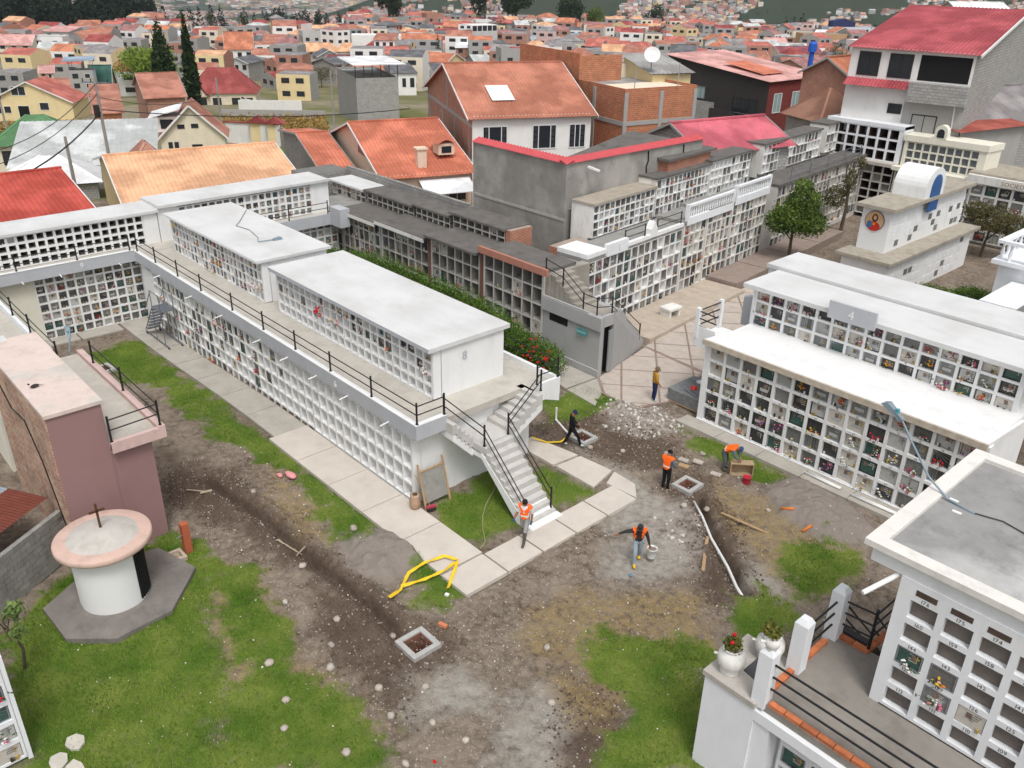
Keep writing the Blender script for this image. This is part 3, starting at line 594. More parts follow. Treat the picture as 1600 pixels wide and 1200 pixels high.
def railing(name, label, pts, post_h=.78, rails=(.36, .70), r=.022, pr=.036, cap=True, m=None, skip=(), group='black iron railings'):
    e = empty(name, pts[0], label, 'railing', group); m = m or iron
    for i, p in enumerate(pts):
        p = Vector(p); b = MB(); b.tube(p, p + Vector((0, 0, post_h)), pr, n=8)
        if cap: b.tube(p, p + Vector((0, 0, .03)), pr * 1.6, n=8); b.lathe([(.001, post_h + .075), (pr * .9, post_h + .06), (pr * 1.25, post_h + .03), (pr * .8, post_h), (.001, post_h - .01)], p, 8)
        b.build('post', m, e)
    for i in range(len(pts) - 1):
        if i in skip: continue
        for h in rails: a, b_ = Vector(pts[i]), Vector(pts[i + 1]); MB().tube(a + Vector((0, 0, h)), b_ + Vector((0, 0, h)), r, n=6).build('rail', m, e)
    return e
def corrug(m, p0, pu, pv, pitch=.22, amp=.03, mi=0, th=.02):
    """ribbed roofing sheet: p0 corner, pu along the eave, pv up the slope"""
    p0, pu, pv = Vector(p0), Vector(pu), Vector(pv); n = pu.cross(pv).normalized(); n = n if n.z > 0 else -n
    k = max(2, int(pu.length / pitch)) * 2; b = len(m.v)
    for i in range(k + 1):
        q_ = p0 + pu * (i / k) + n * (amp if i % 2 else -amp)
        m.v.append(tuple(q_)); m.v.append(tuple(q_ + pv))
    for i in range(k): m.f.append((b + 2 * i, b + 2 * i + 2, b + 2 * i + 3, b + 2 * i + 1)); m.m.append(mi)
    return m
def leaf_cloud(name, lobes, n, size, m, parent=None, seed=1, inner=.55, flat=.0, label=None, cat=None):
    """foliage: many small leaves spread through lobes (x, y, z, rx, ry, rz), thicker towards the outside"""
    g = np.random.default_rng(seed); vol = np.array([l[3] * l[4] * l[5] for l in lobes]) ** .75; pr = vol / vol.sum(); li = g.choice(len(lobes), n, p=pr); Lb = np.array(lobes, float)[li]
    d = g.normal(size=(n, 3)); d /= np.linalg.norm(d, axis=1)[:, None]; r = inner + (1 - inner) * g.random(n) ** .6; r *= 1 + .12 * g.normal(size=n)
    P = Lb[:, :3] + d * Lb[:, 3:] * r[:, None]
    a = g.normal(size=(n, 3)) + d * .8; a /= np.linalg.norm(a, axis=1)[:, None]
    t = np.cross(a, g.normal(size=(n, 3))); t /= np.linalg.norm(t, axis=1)[:, None] + 1e-9; b = np.cross(a, t)
    s = size * g.uniform(.6, 1.35, n)[:, None]
    V = np.stack([P - t * s, P - b * s * .45 + a * s * .1, P + t * s, P + b * s * .45 + a * s * .1], 1).reshape(-1, 3)
    off = np.array(wloc(parent)) if parent is not None else np.array([0, 0, 0.])
    V = V - off
    me = bpy.data.meshes.new(name); me.vertices.add(len(V)); me.vertices.foreach_set('co', V.astype(np.float32).ravel()); F = np.arange(len(V), dtype=np.int32)
    me.loops.add(len(F)); me.loops.foreach_set('vertex_index', F); me.polygons.add(n); me.polygons.foreach_set('loop_start', np.arange(0, len(F), 4, dtype=np.int32)); me.polygons.foreach_set('loop_total', np.full(n, 4, np.int32)); me.update(calc_edges=True)
    for mm in (m if isinstance(m, list) else [m]): me.materials.append(mm)
    return link(me, name, parent)
def trunk(parent, p, h, r, seed=1, limbs=5, spread=1.2, m=None, name='trunk'):
    rr = random.Random(seed); p = Vector(p); b = MB(); pts = [p, p + Vector((rr.uniform(-.1, .1), rr.uniform(-.1, .1), h * .45)), p + Vector((rr.uniform(-.2, .2), rr.uniform(-.2, .2), h))]
    b.path(pts, [r, r * .8, r * .45], 8)
    for i in range(limbs):
        a = rr.uniform(0, 6.28); s = p + (pts[2] - p) * rr.uniform(.5, .95); b.path([s, s + Vector((math.cos(a) * spread * .5, math.sin(a) * spread * .5, h * .22)), s + Vector((math.cos(a) * spread, math.sin(a) * spread, h * rr.uniform(.35, .6)))], [r * .4, r * .28, r * .12], 6)
    return b.build(name, m or mat('bark', (92, 80, 68), .95, .3, 6, .4, 20), parent)

# ================================================================== BLOCK 6 with gallery, blocks 7 and 8 on top
PI = math.pi
b6 = empty('niche_block', (-33, 17, 0), 'long white ground level burial niche block under the gallery marked 6', 'niche block', 'white burial niche blocks')
m = MB(); m.box(-46.0, -21.70, 15.62, 21.0, -.7, 2.92); m.box(-28.72, -21.70, 15.262, 15.64, -.3, .1); m.box(-46, -28.72, 15.262, 15.64, -.9, -.45); m.box(-46, -21.70, 15.262, 15.64, 2.72, 2.93); m.box(-21.76, -21.70, 15.262, 15.63, .1, 2.72); m.box(-46.6, -45.2, 15.262, 15.64, -.7, 2.8)
m.build('wall', white, b6)
c6n = grid(b6, (-28.72, 15.255, .10), 0, 12, 4, .58, .655, .075, .085, .34)
c6f = grid(b6, (-45.18, 15.255, -.45), 0, 28, 5, .588, .634, .07, .08, .30)
fill(b6, c6f, lambda c, r: .8 if c < 12 else (.62 if c < 21 else .12 if c < 24 else 0), (.03, .14), .16)
m = MB()
for (c, r), (p, n, ua, w_, h_) in c6n.items(): text(m, str(16 * r + 4 + (11 - c)), p + n * .004 + Vector((0, 0, h_ / 2 + .045)), ua, .085)
for (c, r), (p, n, ua, w_, h_) in c6f.items():
    if c > 14: text(m, str(16 * r + 16 + (27 - c)), p + n * .004 + Vector((0, 0, h_ / 2 + .04)), ua, .075)
m.build('numbering', numeral, b6)
ga = MB(); ga.box(-46.95, -21.2, 15.1, 15.28, 2.93, 3.5); ga.box(-21.38, -21.2, 15.28, 16.45, 2.93, 3.5)
ga.build('fascia', [grey_paint], b6)
m = MB(); m.box(-46.95, -21.198, 15.098, 15.31, 3.5, 3.53); m.box(-21.40, -21.198, 15.31, 16.45, 3.5, 3.53); m.build('coping', white, b6)
m = MB(); m.box(-46.9, -21.4, 15.28, 20.9, 3.0, 3.27); m.box(-46.9, -20.95, 20.9, 21.7, 3.0, 3.27); m.box(-21.4, -20.95, 20.42, 20.9, 3.0, 3.27); m.build('gallery_floor', floor_c, b6)
m = MB(); m.box(-46.9, -20.85, 21.64, 21.8, 2.75, 3.5); m.box(-20.98, -20.85, 20.55, 21.64, 2.75, 3.5); m.prism([(20.5, 2.95), (21.8, 2.45), (21.8, 2.75), (20.5, 3.0)], -21.7, -20.86, 0, 'x'); m.build('rear_parapet', white, b6)
m = MB(); text(m, '6', (-26.45, 15.098, 3.18), 0, .42, depth=.02); m.build('number', letter_white, b6)
for x in (-43.5, -39.6, -36.3, -32.6, -27.9, -25.6, -22.9, -30.2): MB().tube((x, 15.12, 3.0), (x + .02, 14.72, 2.96), .028, n=7).build('spout', white, b6)

def upper_block(name, label, x0, x1, cols, num, roof_t, prob, flp, mroof, fas):
    e = empty(name, ((x0 + x1) / 2, 18.8, 3.27), label, 'niche block', 'white burial niche blocks')
    m = MB(); m.box(x0, x1, 17.42, 20.5, 3.27, 5.28); m.box(x0, x0 + .1, 17.062, 17.44, 3.27, 5.28); m.box(x1 - .1, x1, 17.062, 17.44, 3.27, 5.28); m.box(x0, x1, 17.062, 17.44, 5.22, 5.28); m.box(x0, x1, 17.062, 17.44, 3.27, 3.3); m.build('wall', white, e)
    cw = (x1 - x0 - .2) / cols
    cl = grid(e, (x0 + .1, 17.055, 3.30), 0, cols, 4, cw, .48, .07, .08, .3)
    for (c, r), q in cl.items():
        if random.random() < prob(c, r): stone(e, q, None, random.uniform(.03, .14), random.randrange(10) if random.random() < flp else None)
    m = MB(); m.box(x0 - .12, x1 + .12, 16.78, 20.72, 5.28, 5.28 + roof_t); m.build('roof', mroof, e)
    m = MB(); m.box(x0 - .12, x1 + .12, 16.772, 16.78, 5.282, 5.28 + roof_t - .004); m.build('roof_edge', fas, e)
    if num:
        m = MB(); text(m, num, (x1 + .002, 18.55, 4.72), PI / 2, .5, depth=.03); m.build('number', grey_paint, e)
    m = MB()
    for (c, r), (p, n, ua, w_, h_) in cl.items():
        if r < 3: text(m, str(23 * (3 - r) + cols - c), p + n * .004 + Vector((0, 0, h_ / 2 + .035)), ua, .065)
    m.build('numbering', numeral, e)
    return e, cl
b8, c8 = upper_block('niche_block', 'white upper niche block marked 8 beside the outdoor staircase', -34.45, -22.75, 23, '8', .17,
                     lambda c, r: {3: .6 if c not in (5, 6, 21, 8, 2) else 0, 2: .85 if c in (0, 1, 2, 4, 12, 13, 14, 15, 16, 17) else .05, 1: .0, 0: 0}[r], .2, white_roof, grey_paint)
b7, c7 = upper_block('niche_block', 'white upper niche block between block 8 and the long back gallery', -46.2, -35.75, 24, None, .13,
                     lambda c, r: .78 if c < 18 else .85, .2, white_roof, white)
def bouquet(cell, cols, label, n=16, sc=.55, dz=-.1, name='bouquet'):
    p, nn, ua, w_, h_ = cell; me = flower_mesh(hash(label) % 9999, cols, n, .42)
    o = link(me, name, None, p + nn * .06 + Vector((0, 0, dz)), ua, (sc, sc, sc)); return tag(o, label, 'flowers', 'bouquets hung on the niches')
bouquet(c8[7, 2], ('red',), 'large bunch of red flowers on the front of block 8', 22, .8, 0)
bouquet(c8[9, 2], ('yellow', 'white'), 'yellow and white bouquet on block 8 right of the big red bunch', 12, .5)
bouquet(c8[10, 2], ('orange', 'red'), 'orange and red bouquet on block 8, third right of the big red bunch', 12, .5)
bouquet(c8[22, 2], ('red', 'white'), 'dark red bouquet in the last column of block 8 under the roof corner', 10, .55, -.05)
bouquet(c7[23, 1], ('red',), 'round red flower at the near end of the block behind block 8', 7, .4)
bouquet(c7[22, 1], ('pink', 'white'), 'pink bouquet near the corner of the block behind block 8', 14, .55)
bouquet(c7[1, 3], ('yellow',), 'yellow flowers at the far top corner of the block behind block 8', 12, .6)
bouquet(c6f[2, 3], ('white', 'orange'), 'white and orange flowers on block 6 beside the wheeled metal stairs', 14, .6)
bouquet(c6f[13, 4], ('white', 'pink'), 'pale hanging wreath under the gallery beam of block 6', 14, .6)
railing('railing', 'long black railing along the front gallery of block 6', [(x, 15.2, 3.53) for x in (-46.6, -44.1, -41.3, -38.6, -35.3, -32.36, -29.62, -26.91, -24.07, -21.28)] + [(-21.28, 16.4, 3.53)])
railing('railing', 'black railing along the rear gallery behind block 8', [(x, 21.72, 3.5) for x in (-46.0, -42.5, -39, -35.5, -32, -28.4, -24.6)] + [(-20.92, 21.72, 3.5), (-20.92, 20.6, 3.5)])
# ---- staircase: central flight to a landing, a short flight up to each gallery
st = empty('staircase', (-19, 18, 0), 'white concrete outdoor staircase climbing to the gallery of block 8', 'staircase')
stepm = mat('stair_concrete', (196, 193, 188), .9, .10, 3, .2, 60, .35, (146, 142, 136), (1, 1, 1))
NS = 10; LX, BX, LZ = -20.35, -17.85, 2.25
for i in range(NS):
    z1 = LZ * (i + 1) / NS; x1 = BX + (LX - BX) * i / NS; x0 = BX + (LX - BX) * (i + 1) / NS
    MB().box(x0 - .02, x1, 17.36, 18.76, z1 - LZ / NS - (.02 if i else .0), z1).build('step', stepm, st)
sb = MB(); sb.prism([(BX + .06, -.1), (BX + .06, .06), (LX, LZ - .27), (-21.66, LZ - .27), (-21.66, LZ - .55), (LX, LZ - .5), (BX - .45, -.1)], 17.34, 18.78, 0, 'y'); sb.box(BX, BX + .32, 17.3, 18.82, 0, .12); sb.build('stringer', white, st)
MB().box(-21.68, LX, 17.34, 18.78, LZ - .3, LZ).build('landing', stepm, st)
for i in range(5):
    z1 = LZ + (3.27 - LZ) * (i + 1) / 5; y1 = 17.34 - i * .19; MB().box(-21.68, -20.8, y1 - .19, y1, z1 - .4, z1).build('step', stepm, st)
for i in range(6):
    z1 = LZ + (3.27 - LZ) * (i + 1) / 6; y0 = 18.78 + i * .29; MB().box(-21.68, -20.5, y0, y0 + .29, z1 - .42, z1).build('step', stepm, st)
m = MB(); m.prism([(18.78, LZ - .3), (20.55, 2.95), (20.55, 2.6), (18.78, LZ - .62)], -21.68, -20.52, 0, 'x'); m.prism([(17.34, LZ - .3), (17.34, LZ - .62), (16.4, 2.62), (16.4, 2.96)], -21.68, -20.82, 0, 'x'); m.build('soffit', white, st)
def P3(x, y, z): return (x, y, z)
railing('railing', 'black stair railing on the lawn side of the white staircase', [(-18.05, 17.44, .22), (-20.3, 17.44, LZ), (-21.28, 16.38, 3.45)], .82, (.42, .74))
railing('railing', 'black stair railing on the far side of the white staircase', [(-18.05, 18.7, .22), (-20.42, 18.7, LZ), (-20.6, 20.5, 3.4)], .82, (.42, .74))

# ================================================================== BLOCK 9 across the end, its gallery and upper niches
b9 = empty('niche_block', (-48.5, 14, -.5), 'white ground level niche block under the gallery marked 9', 'niche block', 'white burial niche blocks')
m = MB(); m.box(-50.5, -47.52, 5.0, 28.1, -.9, 3.0); m.box(-47.6, -47.21, 5.0, 10.0, -.9, 3.0, 0); m.box(-47.6, -47.205, 15.95, 21.5, -.9, 3.0); m.build('wall', cream, b9)
c9 = grid(b9, (-47.2, 10.0, -.5), PI / 2, 12, 7, .495, .5, .1, .1, .25)
fill(b9, c9, .96, (.03, .12), .25)
m = MB(); m.box(-46.95, -46.78, 3.0, 15.1, 2.95, 3.55); m.box(-47.0, -46.8, 15.1, 21.8, 2.75, 3.2); m.box(-46.95, -46.78, 21.8, 28.0, 2.85, 3.55); m.box(-46.78, -45.6, 27.3, 28.0, 2.85, 4.0); m.build('fascia', grey_paint, b9)
MB().box(-46.97, -46.76, 3.0, 15.09, 3.55, 3.58).build('coping', white, b9)
MB().box(-50.5, -46.95, 3.0, 28.0, 3.0, 3.27).build('gallery_floor', floor_c, b9)
m = MB(); text(m, '9', (-46.778, 12.35, 3.27), PI / 2, .42, depth=.02); m.build('number', letter_white, b9)
for y in (9.4, 11.2, 14.2): MB().tube((-46.79, y, 3.0), (-46.45, y, 2.97), .028, n=7).build('spout', white, b9)
c9b = grid(b9, (-47.2, 21.6, -.5), PI / 2, 13, 7, .495, .5, .1, .1, .25, deep=lambda c, r: None)
fill(b9, c9b, .9, (.03, .12), .2)
u9 = empty('niche_block', (-49.5, 11, 3.27), 'white upper niche row with rows of dark open holes above block 9', 'niche block', 'white burial niche blocks')
m = MB(); m.box(-50.6, -49.75, 2.0, 17.15, 3.27, 5.0); m.box(-49.8, -48.3, 16.35, 17.15, 3.27, 4.98); m.build('wall', white, u9)
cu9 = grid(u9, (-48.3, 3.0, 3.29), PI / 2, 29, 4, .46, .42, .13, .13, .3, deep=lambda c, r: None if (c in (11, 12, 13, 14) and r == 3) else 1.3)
for k in ((11, 3), (12, 3), (13, 3)): stone(u9, cu9[k], None, .05, 3 if k[0] == 11 else None)
MB().box(-50.7, -48.12, 2.0, 17.2, 5.0, 5.14).build('roof', white_roof, u9)
u9b = empty('niche_block', (-49.5, 23, 3.27), 'white upper niche row full of small headstones beyond the roof of block 8', 'niche block', 'white burial niche blocks')
m = MB(); m.box(-50.6, -48.62, 17.2, 28.2, 3.27, 5.2); m.box(-48.7, -48.3, 17.2, 18.4, 3.27, 5.2); m.box(-48.7, -48.31, 26.95, 28.2, 3.27, 5.25); m.build('wall', white, u9b)
cu9b = grid(u9b, (-48.3, 18.4, 3.3), PI / 2, 19, 4, .45, .45, .13, .13, .26)
fill(u9b, cu9b, .95, (.02, .08), .3); bouquet(cu9b[2, 3], ('red',), 'small red flowers on the far upper niche row', 8, .5)
MB().box(-50.7, -48.1, 17.21, 28.2, 5.2, 5.36).build('roof', white_roof, u9b)
railing('railing', 'black railing along the gallery marked 9', [(-46.86, y, 3.58) for y in (4.0, 6.6, 9.3, 12.2, 14.9)])
railing('railing', 'black railing on the far gallery beyond block 8', [(-46.86, y, 3.55) for y in (22.0, 24.5, 27.2)])

# ================================================================== left gallery arm and the pink house with a brick flank
pinkw = mat('pink_plaster', (150, 118, 116), .9, .07, .8, .12, 25, .25, (128, 100, 98), (.8, .8, .4))
pinkroof = mat('pink_roof_coat', (214, 196, 186), .9, .08, 1.2, .2, 30, .5, (150, 138, 128), (1, 1, 1), col2=(196, 190, 182), c2scale=.5, c2lo=.52, c2hi=.6)
pink_curb = mat('pink_curb', (206, 178, 172), .9, .06, 2, .1, 30, .3)
oldbrick = mat_brick('old_brick', (178, 98, 58), (206, 168, 138), (184, 174, 160), .3, .1, .02, var=.5)
gl = empty('gallery', (-38, 6.5, 0), 'white raised gallery arm running from block 9 towards the pink house', 'gallery')
m = MB(); m.box(-47, -33.6, 7.35, 7.5, 2.9, 3.75); m.box(-33.75, -33.6, 6.6, 7.35, 2.9, 3.75); m.build('parapet', white_cool, gl)
MB().box(-47, -33.6, 4.9, 7.35, -.7, 3.35).build('wall', [cream], gl)
MB().box(-46.9, -33.7, 4.95, 7.34, 3.35, 3.45).build('floor', floor_c, gl)
railing('railing', 'black railing on the white gallery arm above the far lawn', [(x, 7.42, 3.75) for x in (-43.4, -40.2, -37.6, -34.0)])
ph = empty('pink_house', (-29.5, 6, 0), 'dusty pink end wall house with brick flank and pale flat roof', 'house')
m = MB(); m.box(-32.4, -25.78, 4.9, 6.5, -.4, 5.5); m.box(-33.55, -25.80, 6.5, 7.78, -.6, 4.0); m.build('wall', pinkw, ph)
m = MB(); m.box(-32.6, -25.79, 4.86, 4.9, -.4, 5.5); m.build('brick_flank', oldbrick, ph)
rf = MB(); rf.box(-32.5, -25.72, 4.84, 6.56, 5.5, 5.62); rf.box(-34.6, -32.5, 4.9, 7.0, 4.0, 4.9); rf.build('roof', pinkroof, ph)
m = MB(); m.box(-33.55, -25.6, 6.5, 8.05, 3.86, 4.05); m.build('balcony_floor', floor_c, ph)
m = MB(); m.box(-33.5, -25.55, 8.0, 8.22, 3.78, 4.22); m.box(-25.72, -25.55, 6.5, 8.0, 3.78, 4.16); m.build('balcony_curb', pink_curb, ph)
railing('railing', 'black railing round the balcony of the pink house', [(-31.9, 8.1, 4.2), (-28.9, 8.1, 4.2), (-25.66, 8.1, 4.2), (-25.66, 6.55, 4.14)], .86, (.42, .78))
MB().box(-34.6, -33.0, 3.6, 5.9, 4.9, 5.05).thing('roof_panel', white_roof, 'white flat panel lying on the grey roof beside the pink house', 'panel')
m = MB(); m.path([(-31.9, 4.84, 4.9), (-30.2, 4.84, 4.1), (-28.6, 4.84, 4.3), (-27.4, 4.84, 3.3), (-26.4, 4.84, 1.6), (-26.0, 4.84, 1.0)], .02, 5); m.thing('cable', iron, 'thin black cable drooping over the brick flank of the pink house', 'cable')

# ================================================================== FAR ROW behind the hedge (faces -Y at y = 28.3)
fr = empty('niche_row', (-40, 29, 0), 'old stepped niche row with dark weathered roofs behind the hedge', 'niche block', 'old burial niche rows')
cells_fr = []
segs = [(-50.3, -47.1, 5, 3.5, .5), (-47.0, -42.75, 7, 3.62, .9), (-42.65, -37.85, 7, 3.8, .55), (-37.7, -33.35, 6, 4.05, .35), (-33.1, -28.5, 6, 4.3, .2)]
oldfr = mat('old_niche_frame', (206, 203, 196), .9, .1, 2, .15, 40, .5, (130, 124, 114))
for i, (x0, x1, cols, top, pf) in enumerate(segs):
    ch = (top + .25) / 5 if i < 4 else (top + .1) / 5
    z0 = top - ch * 5
    rnd = random.Random(i * 7 + 1); dp = {(c, r): (1.4 if rnd.random() > (1 - pf if False else pf + (.25 if r > 3 else 0) if i < 4 else .18 if r > 1 else .75) else None) for c in range(cols) for r in range(5)}
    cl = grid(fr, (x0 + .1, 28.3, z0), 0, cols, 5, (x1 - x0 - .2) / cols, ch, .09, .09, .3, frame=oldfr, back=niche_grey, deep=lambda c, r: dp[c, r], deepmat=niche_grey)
    for k, c in cl.items():
        if dp[k] is None: stone(fr, c, None, random.uniform(.03, .1), random.randrange(10) if random.random() < .3 else None)
    m = MB(); m.box(x0, x1, 29.75, 30.6, -.8, top); m.box(x0, x0 + .1, 28.302, 29.8, -.8, top); m.box(x1 - .1, x1, 28.302, 29.8, -.8, top); m.build('wall', oldfr, fr)
    rm = MB(); rm.box(x0 - .06, x1 + .06, 27.85 if i in (1, 2, 3) else 28.1, 30.5, top, top + .13); rm.build('roof', mat('grey_slab', (150, 148, 144), .9, .15, 2, .2, 40, .4) if i == 0 else roof_dark, fr)
    if i in (1, 2): MB().box(x0 - .05, x1 + .05, 27.84, 27.9, top - .12, top + .1).build('roof_edge', white_old, fr)
MB().box(-33.15, -28.0, 27.95, 28.12, 4.28, 4.62).build('pink_beam', mat('terracotta_paint', (176, 122, 104), .85, .1, 2, .1, 30, .3), fr)
for x in (-37.78, -33.22): MB().box(x - .07, x + .07, 28.2, 28.31, -.3, 4.1).build('pilaster', mat('rust_paint', (126, 88, 78), .85, .15, 2), fr)
fu = empty('niche_row', (-43, 31, 3.6), 'set back upper niche row with grey roof below the concrete block wall', 'niche block', 'old burial niche rows')
for i, (x0, x1, cols, z0, rows, ch, m_) in enumerate([(-51.4, -47.2, 7, 3.55, 2, .43, 0), (-47.1, -41.9, 9, 3.62, 2, .43, 1), (-41.8, -38.4, 6, 3.75, 2, .43, 1), (-38.2, -33.6, 7, 4.0, 2, .45, 2)]):
    rnd = random.Random(i + 40); dp = {(c, r): (1.2 if rnd.random() < (.85 if i else .1) else None) for c in range(cols) for r in range(rows)}
    cl = grid(fu, (x0 + .06, 30.3, z0), 0, cols, rows, (x1 - x0 - .12) / cols, ch, .09, .08, .3, frame=oldfr, back=niche_grey, deep=lambda c, r: dp[c, r], deepmat=niche_grey)
    for k, c in cl.items():
        if dp[k] is None: stone(fu, c, None, .05, random.randrange(10) if random.random() < .3 else None)
    MB().box(x0, x1, 31.55, 31.95, z0 - .6, z0 + ch * rows).build('wall', oldfr, fu)
    MB().box(x0 - .05, x1 + .08, 30.05, 31.95, z0 + ch * rows, z0 + ch * rows + .12).build('roof', [white_roof, roof_dark, roof_dark][m_], fu)
MB().box(-33.6, -33.2, 30.3, 31.9, 3.9, 4.95).build('brick_end', mat_brick('brick_orange', (190, 108, 70), (168, 92, 60), (168, 152, 140), .28, .09, .015), fu)
# grey concrete block wall behind it
blockm = mat_brick('cinder_wall', (158, 156, 152), (142, 140, 137), (120, 118, 114), .42, .2, .018, var=.2)
MB().box(-52.2, -38.9, 32.05, 32.25, -.5, 5.0).box(-54.5, -52.2, 29, 32.25, -.5, 4.7).thing('boundary_wall', blockm, 'grey concrete block wall behind the set back niche row', 'wall')
# hedge with red blossoms
hd = empty('hedge', (-36, 25.6, 0), 'long dense green hedge with red blossoms behind block 8', 'hedge')
lob = []
rr = random.Random(5); x = -47.2
while x < -26.4:
    hh_ = 1.0 + 1.15 * float(smoothstep(-47, -40, x) * smoothstep(-26, -33, x))
    lob.append((x, 26.6 + rr.uniform(-.15, .15), .55, .8, .75, .95)); x += rr.uniform(.35, .55)
    lob.append((x, 26.4 + rr.uniform(-.3, .3), hh_, .65, .7, .75)); lob.append((x, 26.6 + rr.uniform(-.3, .3), hh_ * .55 + .3, .7, .8, .8))
lob += [(-26.2, 26.3, .75, .9, .85, 1.15), (-25.7, 26.0, .6, .6, .6, .7)]
hedge_m = leafmat('hedge_leaf', (46, 74, 22), (108, 140, 48), 1.3, 8, .55, .2)
leaf_cloud('foliage', lob, 64000, .055, hedge_m, hd, 11)
hs_ = MB(); hs_.box(-47.3, -26.0, 26.2, 26.9, -.4, 1.0); hs_.box(-41, -31, 26.25, 26.85, 1.0, 2.0); hs_.build('shade_core', mat('hedge_shade', (40, 46, 24), .95, .4, 8), hd)  # solid dark core: its colour paints the shade deep inside the hedge
fm_ = MB()
for i in range(46):
    px = -26.2 + rr.gauss(0, .55); py = 25.55 + rr.uniform(-.15, .5); pz = .95 + rr.gauss(0, .45); fm_.blob((px, py, pz), .055, 0, i)
tag(fm_.build('blossoms', FM['red'], hd), kind='stuff')

# ================================================================== grey washroom with stairs on its roof, and the east wing
gw = mat('washroom_grey', (170, 169, 168), .9, .06, 1, .1, 30, .3, (136, 134, 132))
wr = empty('washroom', (-26.5, 30, 0), 'grey plastered washroom building with an open door under concrete stairs', 'building')
m = MB()
m.prism([(-28.45, 28.3), (-24.62, 28.3), (-24.62, 28.52), (-28.45, 28.52)], .0, 3.1); m.prism([(-24.82, 28.53), (-24.62, 28.53), (-24.62, 28.58), (-24.82, 28.58)], 0, 3.1)
m.prism([(-24.82, 28.581), (-24.62, 28.581), (-24.64, 29.27), (-24.84, 29.27)], 2.55, 3.1)
m.poly([(-24.64, 29.28, 0), (-25.7, 33.0, 0), (-25.7, 33.0, .35), (-24.98, 30.1, 3.05), (-24.64, 29.28, 3.05)]); m.poly([(-24.84, 29.28, 0), (-24.64, 29.28, 0), (-24.64, 29.28, 3.05), (-24.84, 29.28, 3.05)])
m.box(-28.45, -24.9, 28.55, 30.2, 2.85, 2.98); m.box(-28.45, -28.3, 28.52, 31, 0, 2.9); m.build('wall', gw, wr)
m = MB(); m.prism([(-28.5, 28.18), (-24.5, 28.18), (-24.5, 28.3), (-28.5, 28.3)], 2.45, 3.12); m.prism([(-28.42, 28.2), (-28.42, 28.3), (-25.4, 28.3), (-25.4, 28.2)], 3.12, 3.2); m.build('parapet', gw, wr)
MB().prism([(-28.45, 28.22), (-24.56, 28.22), (-24.56, 28.3), (-28.45, 28.3)], 0, .4).build('plinth', gw, wr)
MB().box(-28.0, -26.75, 28.285, 28.31, 2.0, 2.42).build('window', mat('dark_glass', (40, 38, 40), .25, .1, spec=.5), wr)
dr = MB(); dr.box(-24.98, -24.9, 28.6, 29.25, .2, 2.5); dr.build('doorway', mat('dark_interior', (26, 26, 28), .9, .1), wr)
MB().box(-24.66, -24.58, 28.95, 29.26, .15, 2.3).build('door', mat('door_grey', (150, 152, 152), .6, .05), wr)
sg = MB(); sg.box(-26.0, -25.35, 28.165, 28.18, 1.95, 2.25); so_ = sg.build('sign', mat('teal_sign', (58, 150, 148), .6, .02), wr)
sg = MB(); text(sg, 'BAÑOS', (-25.68, 28.16, 2.1), 0, .16); sg.build('lettering', letter_white, so_)
cs = empty('staircase', (-26.6, 29.5, 0), 'weathered concrete stairs winding over the grey washroom up to the roof', 'staircase')
oldc = mat('old_concrete', (158, 152, 142), .95, .15, 2, .3, 50, .5, (104, 98, 88), (1, 1, 1))
for i in range(8):
    y1 = 33.0 - i * .4; z1 = .3 + i * .34; xs_ = -24.9 - (y1 - 29.2) * .24; MB().hexa([(xs_ - 1.3, y1 - .42, 0), (xs_ - .06, y1 - .42, 0), (xs_ - .12, y1, 0), (xs_ - 1.4, y1, 0), (xs_ - 1.3, y1 - .42, z1), (xs_ - .06, y1 - .42, z1), (xs_ - .12, y1, z1), (xs_ - 1.4, y1, z1)]).build('step', oldc, cs)
MB().box(-26.3, -24.95, 28.55, 29.75, 2.98, 3.05).build('landing', oldc, cs)
for i in range(6):
    x1 = -26.3 - i * .32; z1 = 3.2 + i * .2; MB().box(x1 - .34, x1, 28.5, 29.9, 2.98, z1).build('step', oldc, cs)
MB().box(-28.75, -28.24, 28.4, 31.3, 2.9, 4.25).build('landing', oldc, cs)
railing('railing', 'black railing on the weathered stairs over the grey washroom', [(-28.5, 28.42, 4.1), (-27.3, 28.42, 3.9), (-25.9, 28.42, 3.05), (-25.0, 28.42, 3.05), (-24.75, 29.2, 3.0), (-25.6, 32.5, .5)], .95, (.45, .88), cap=False)
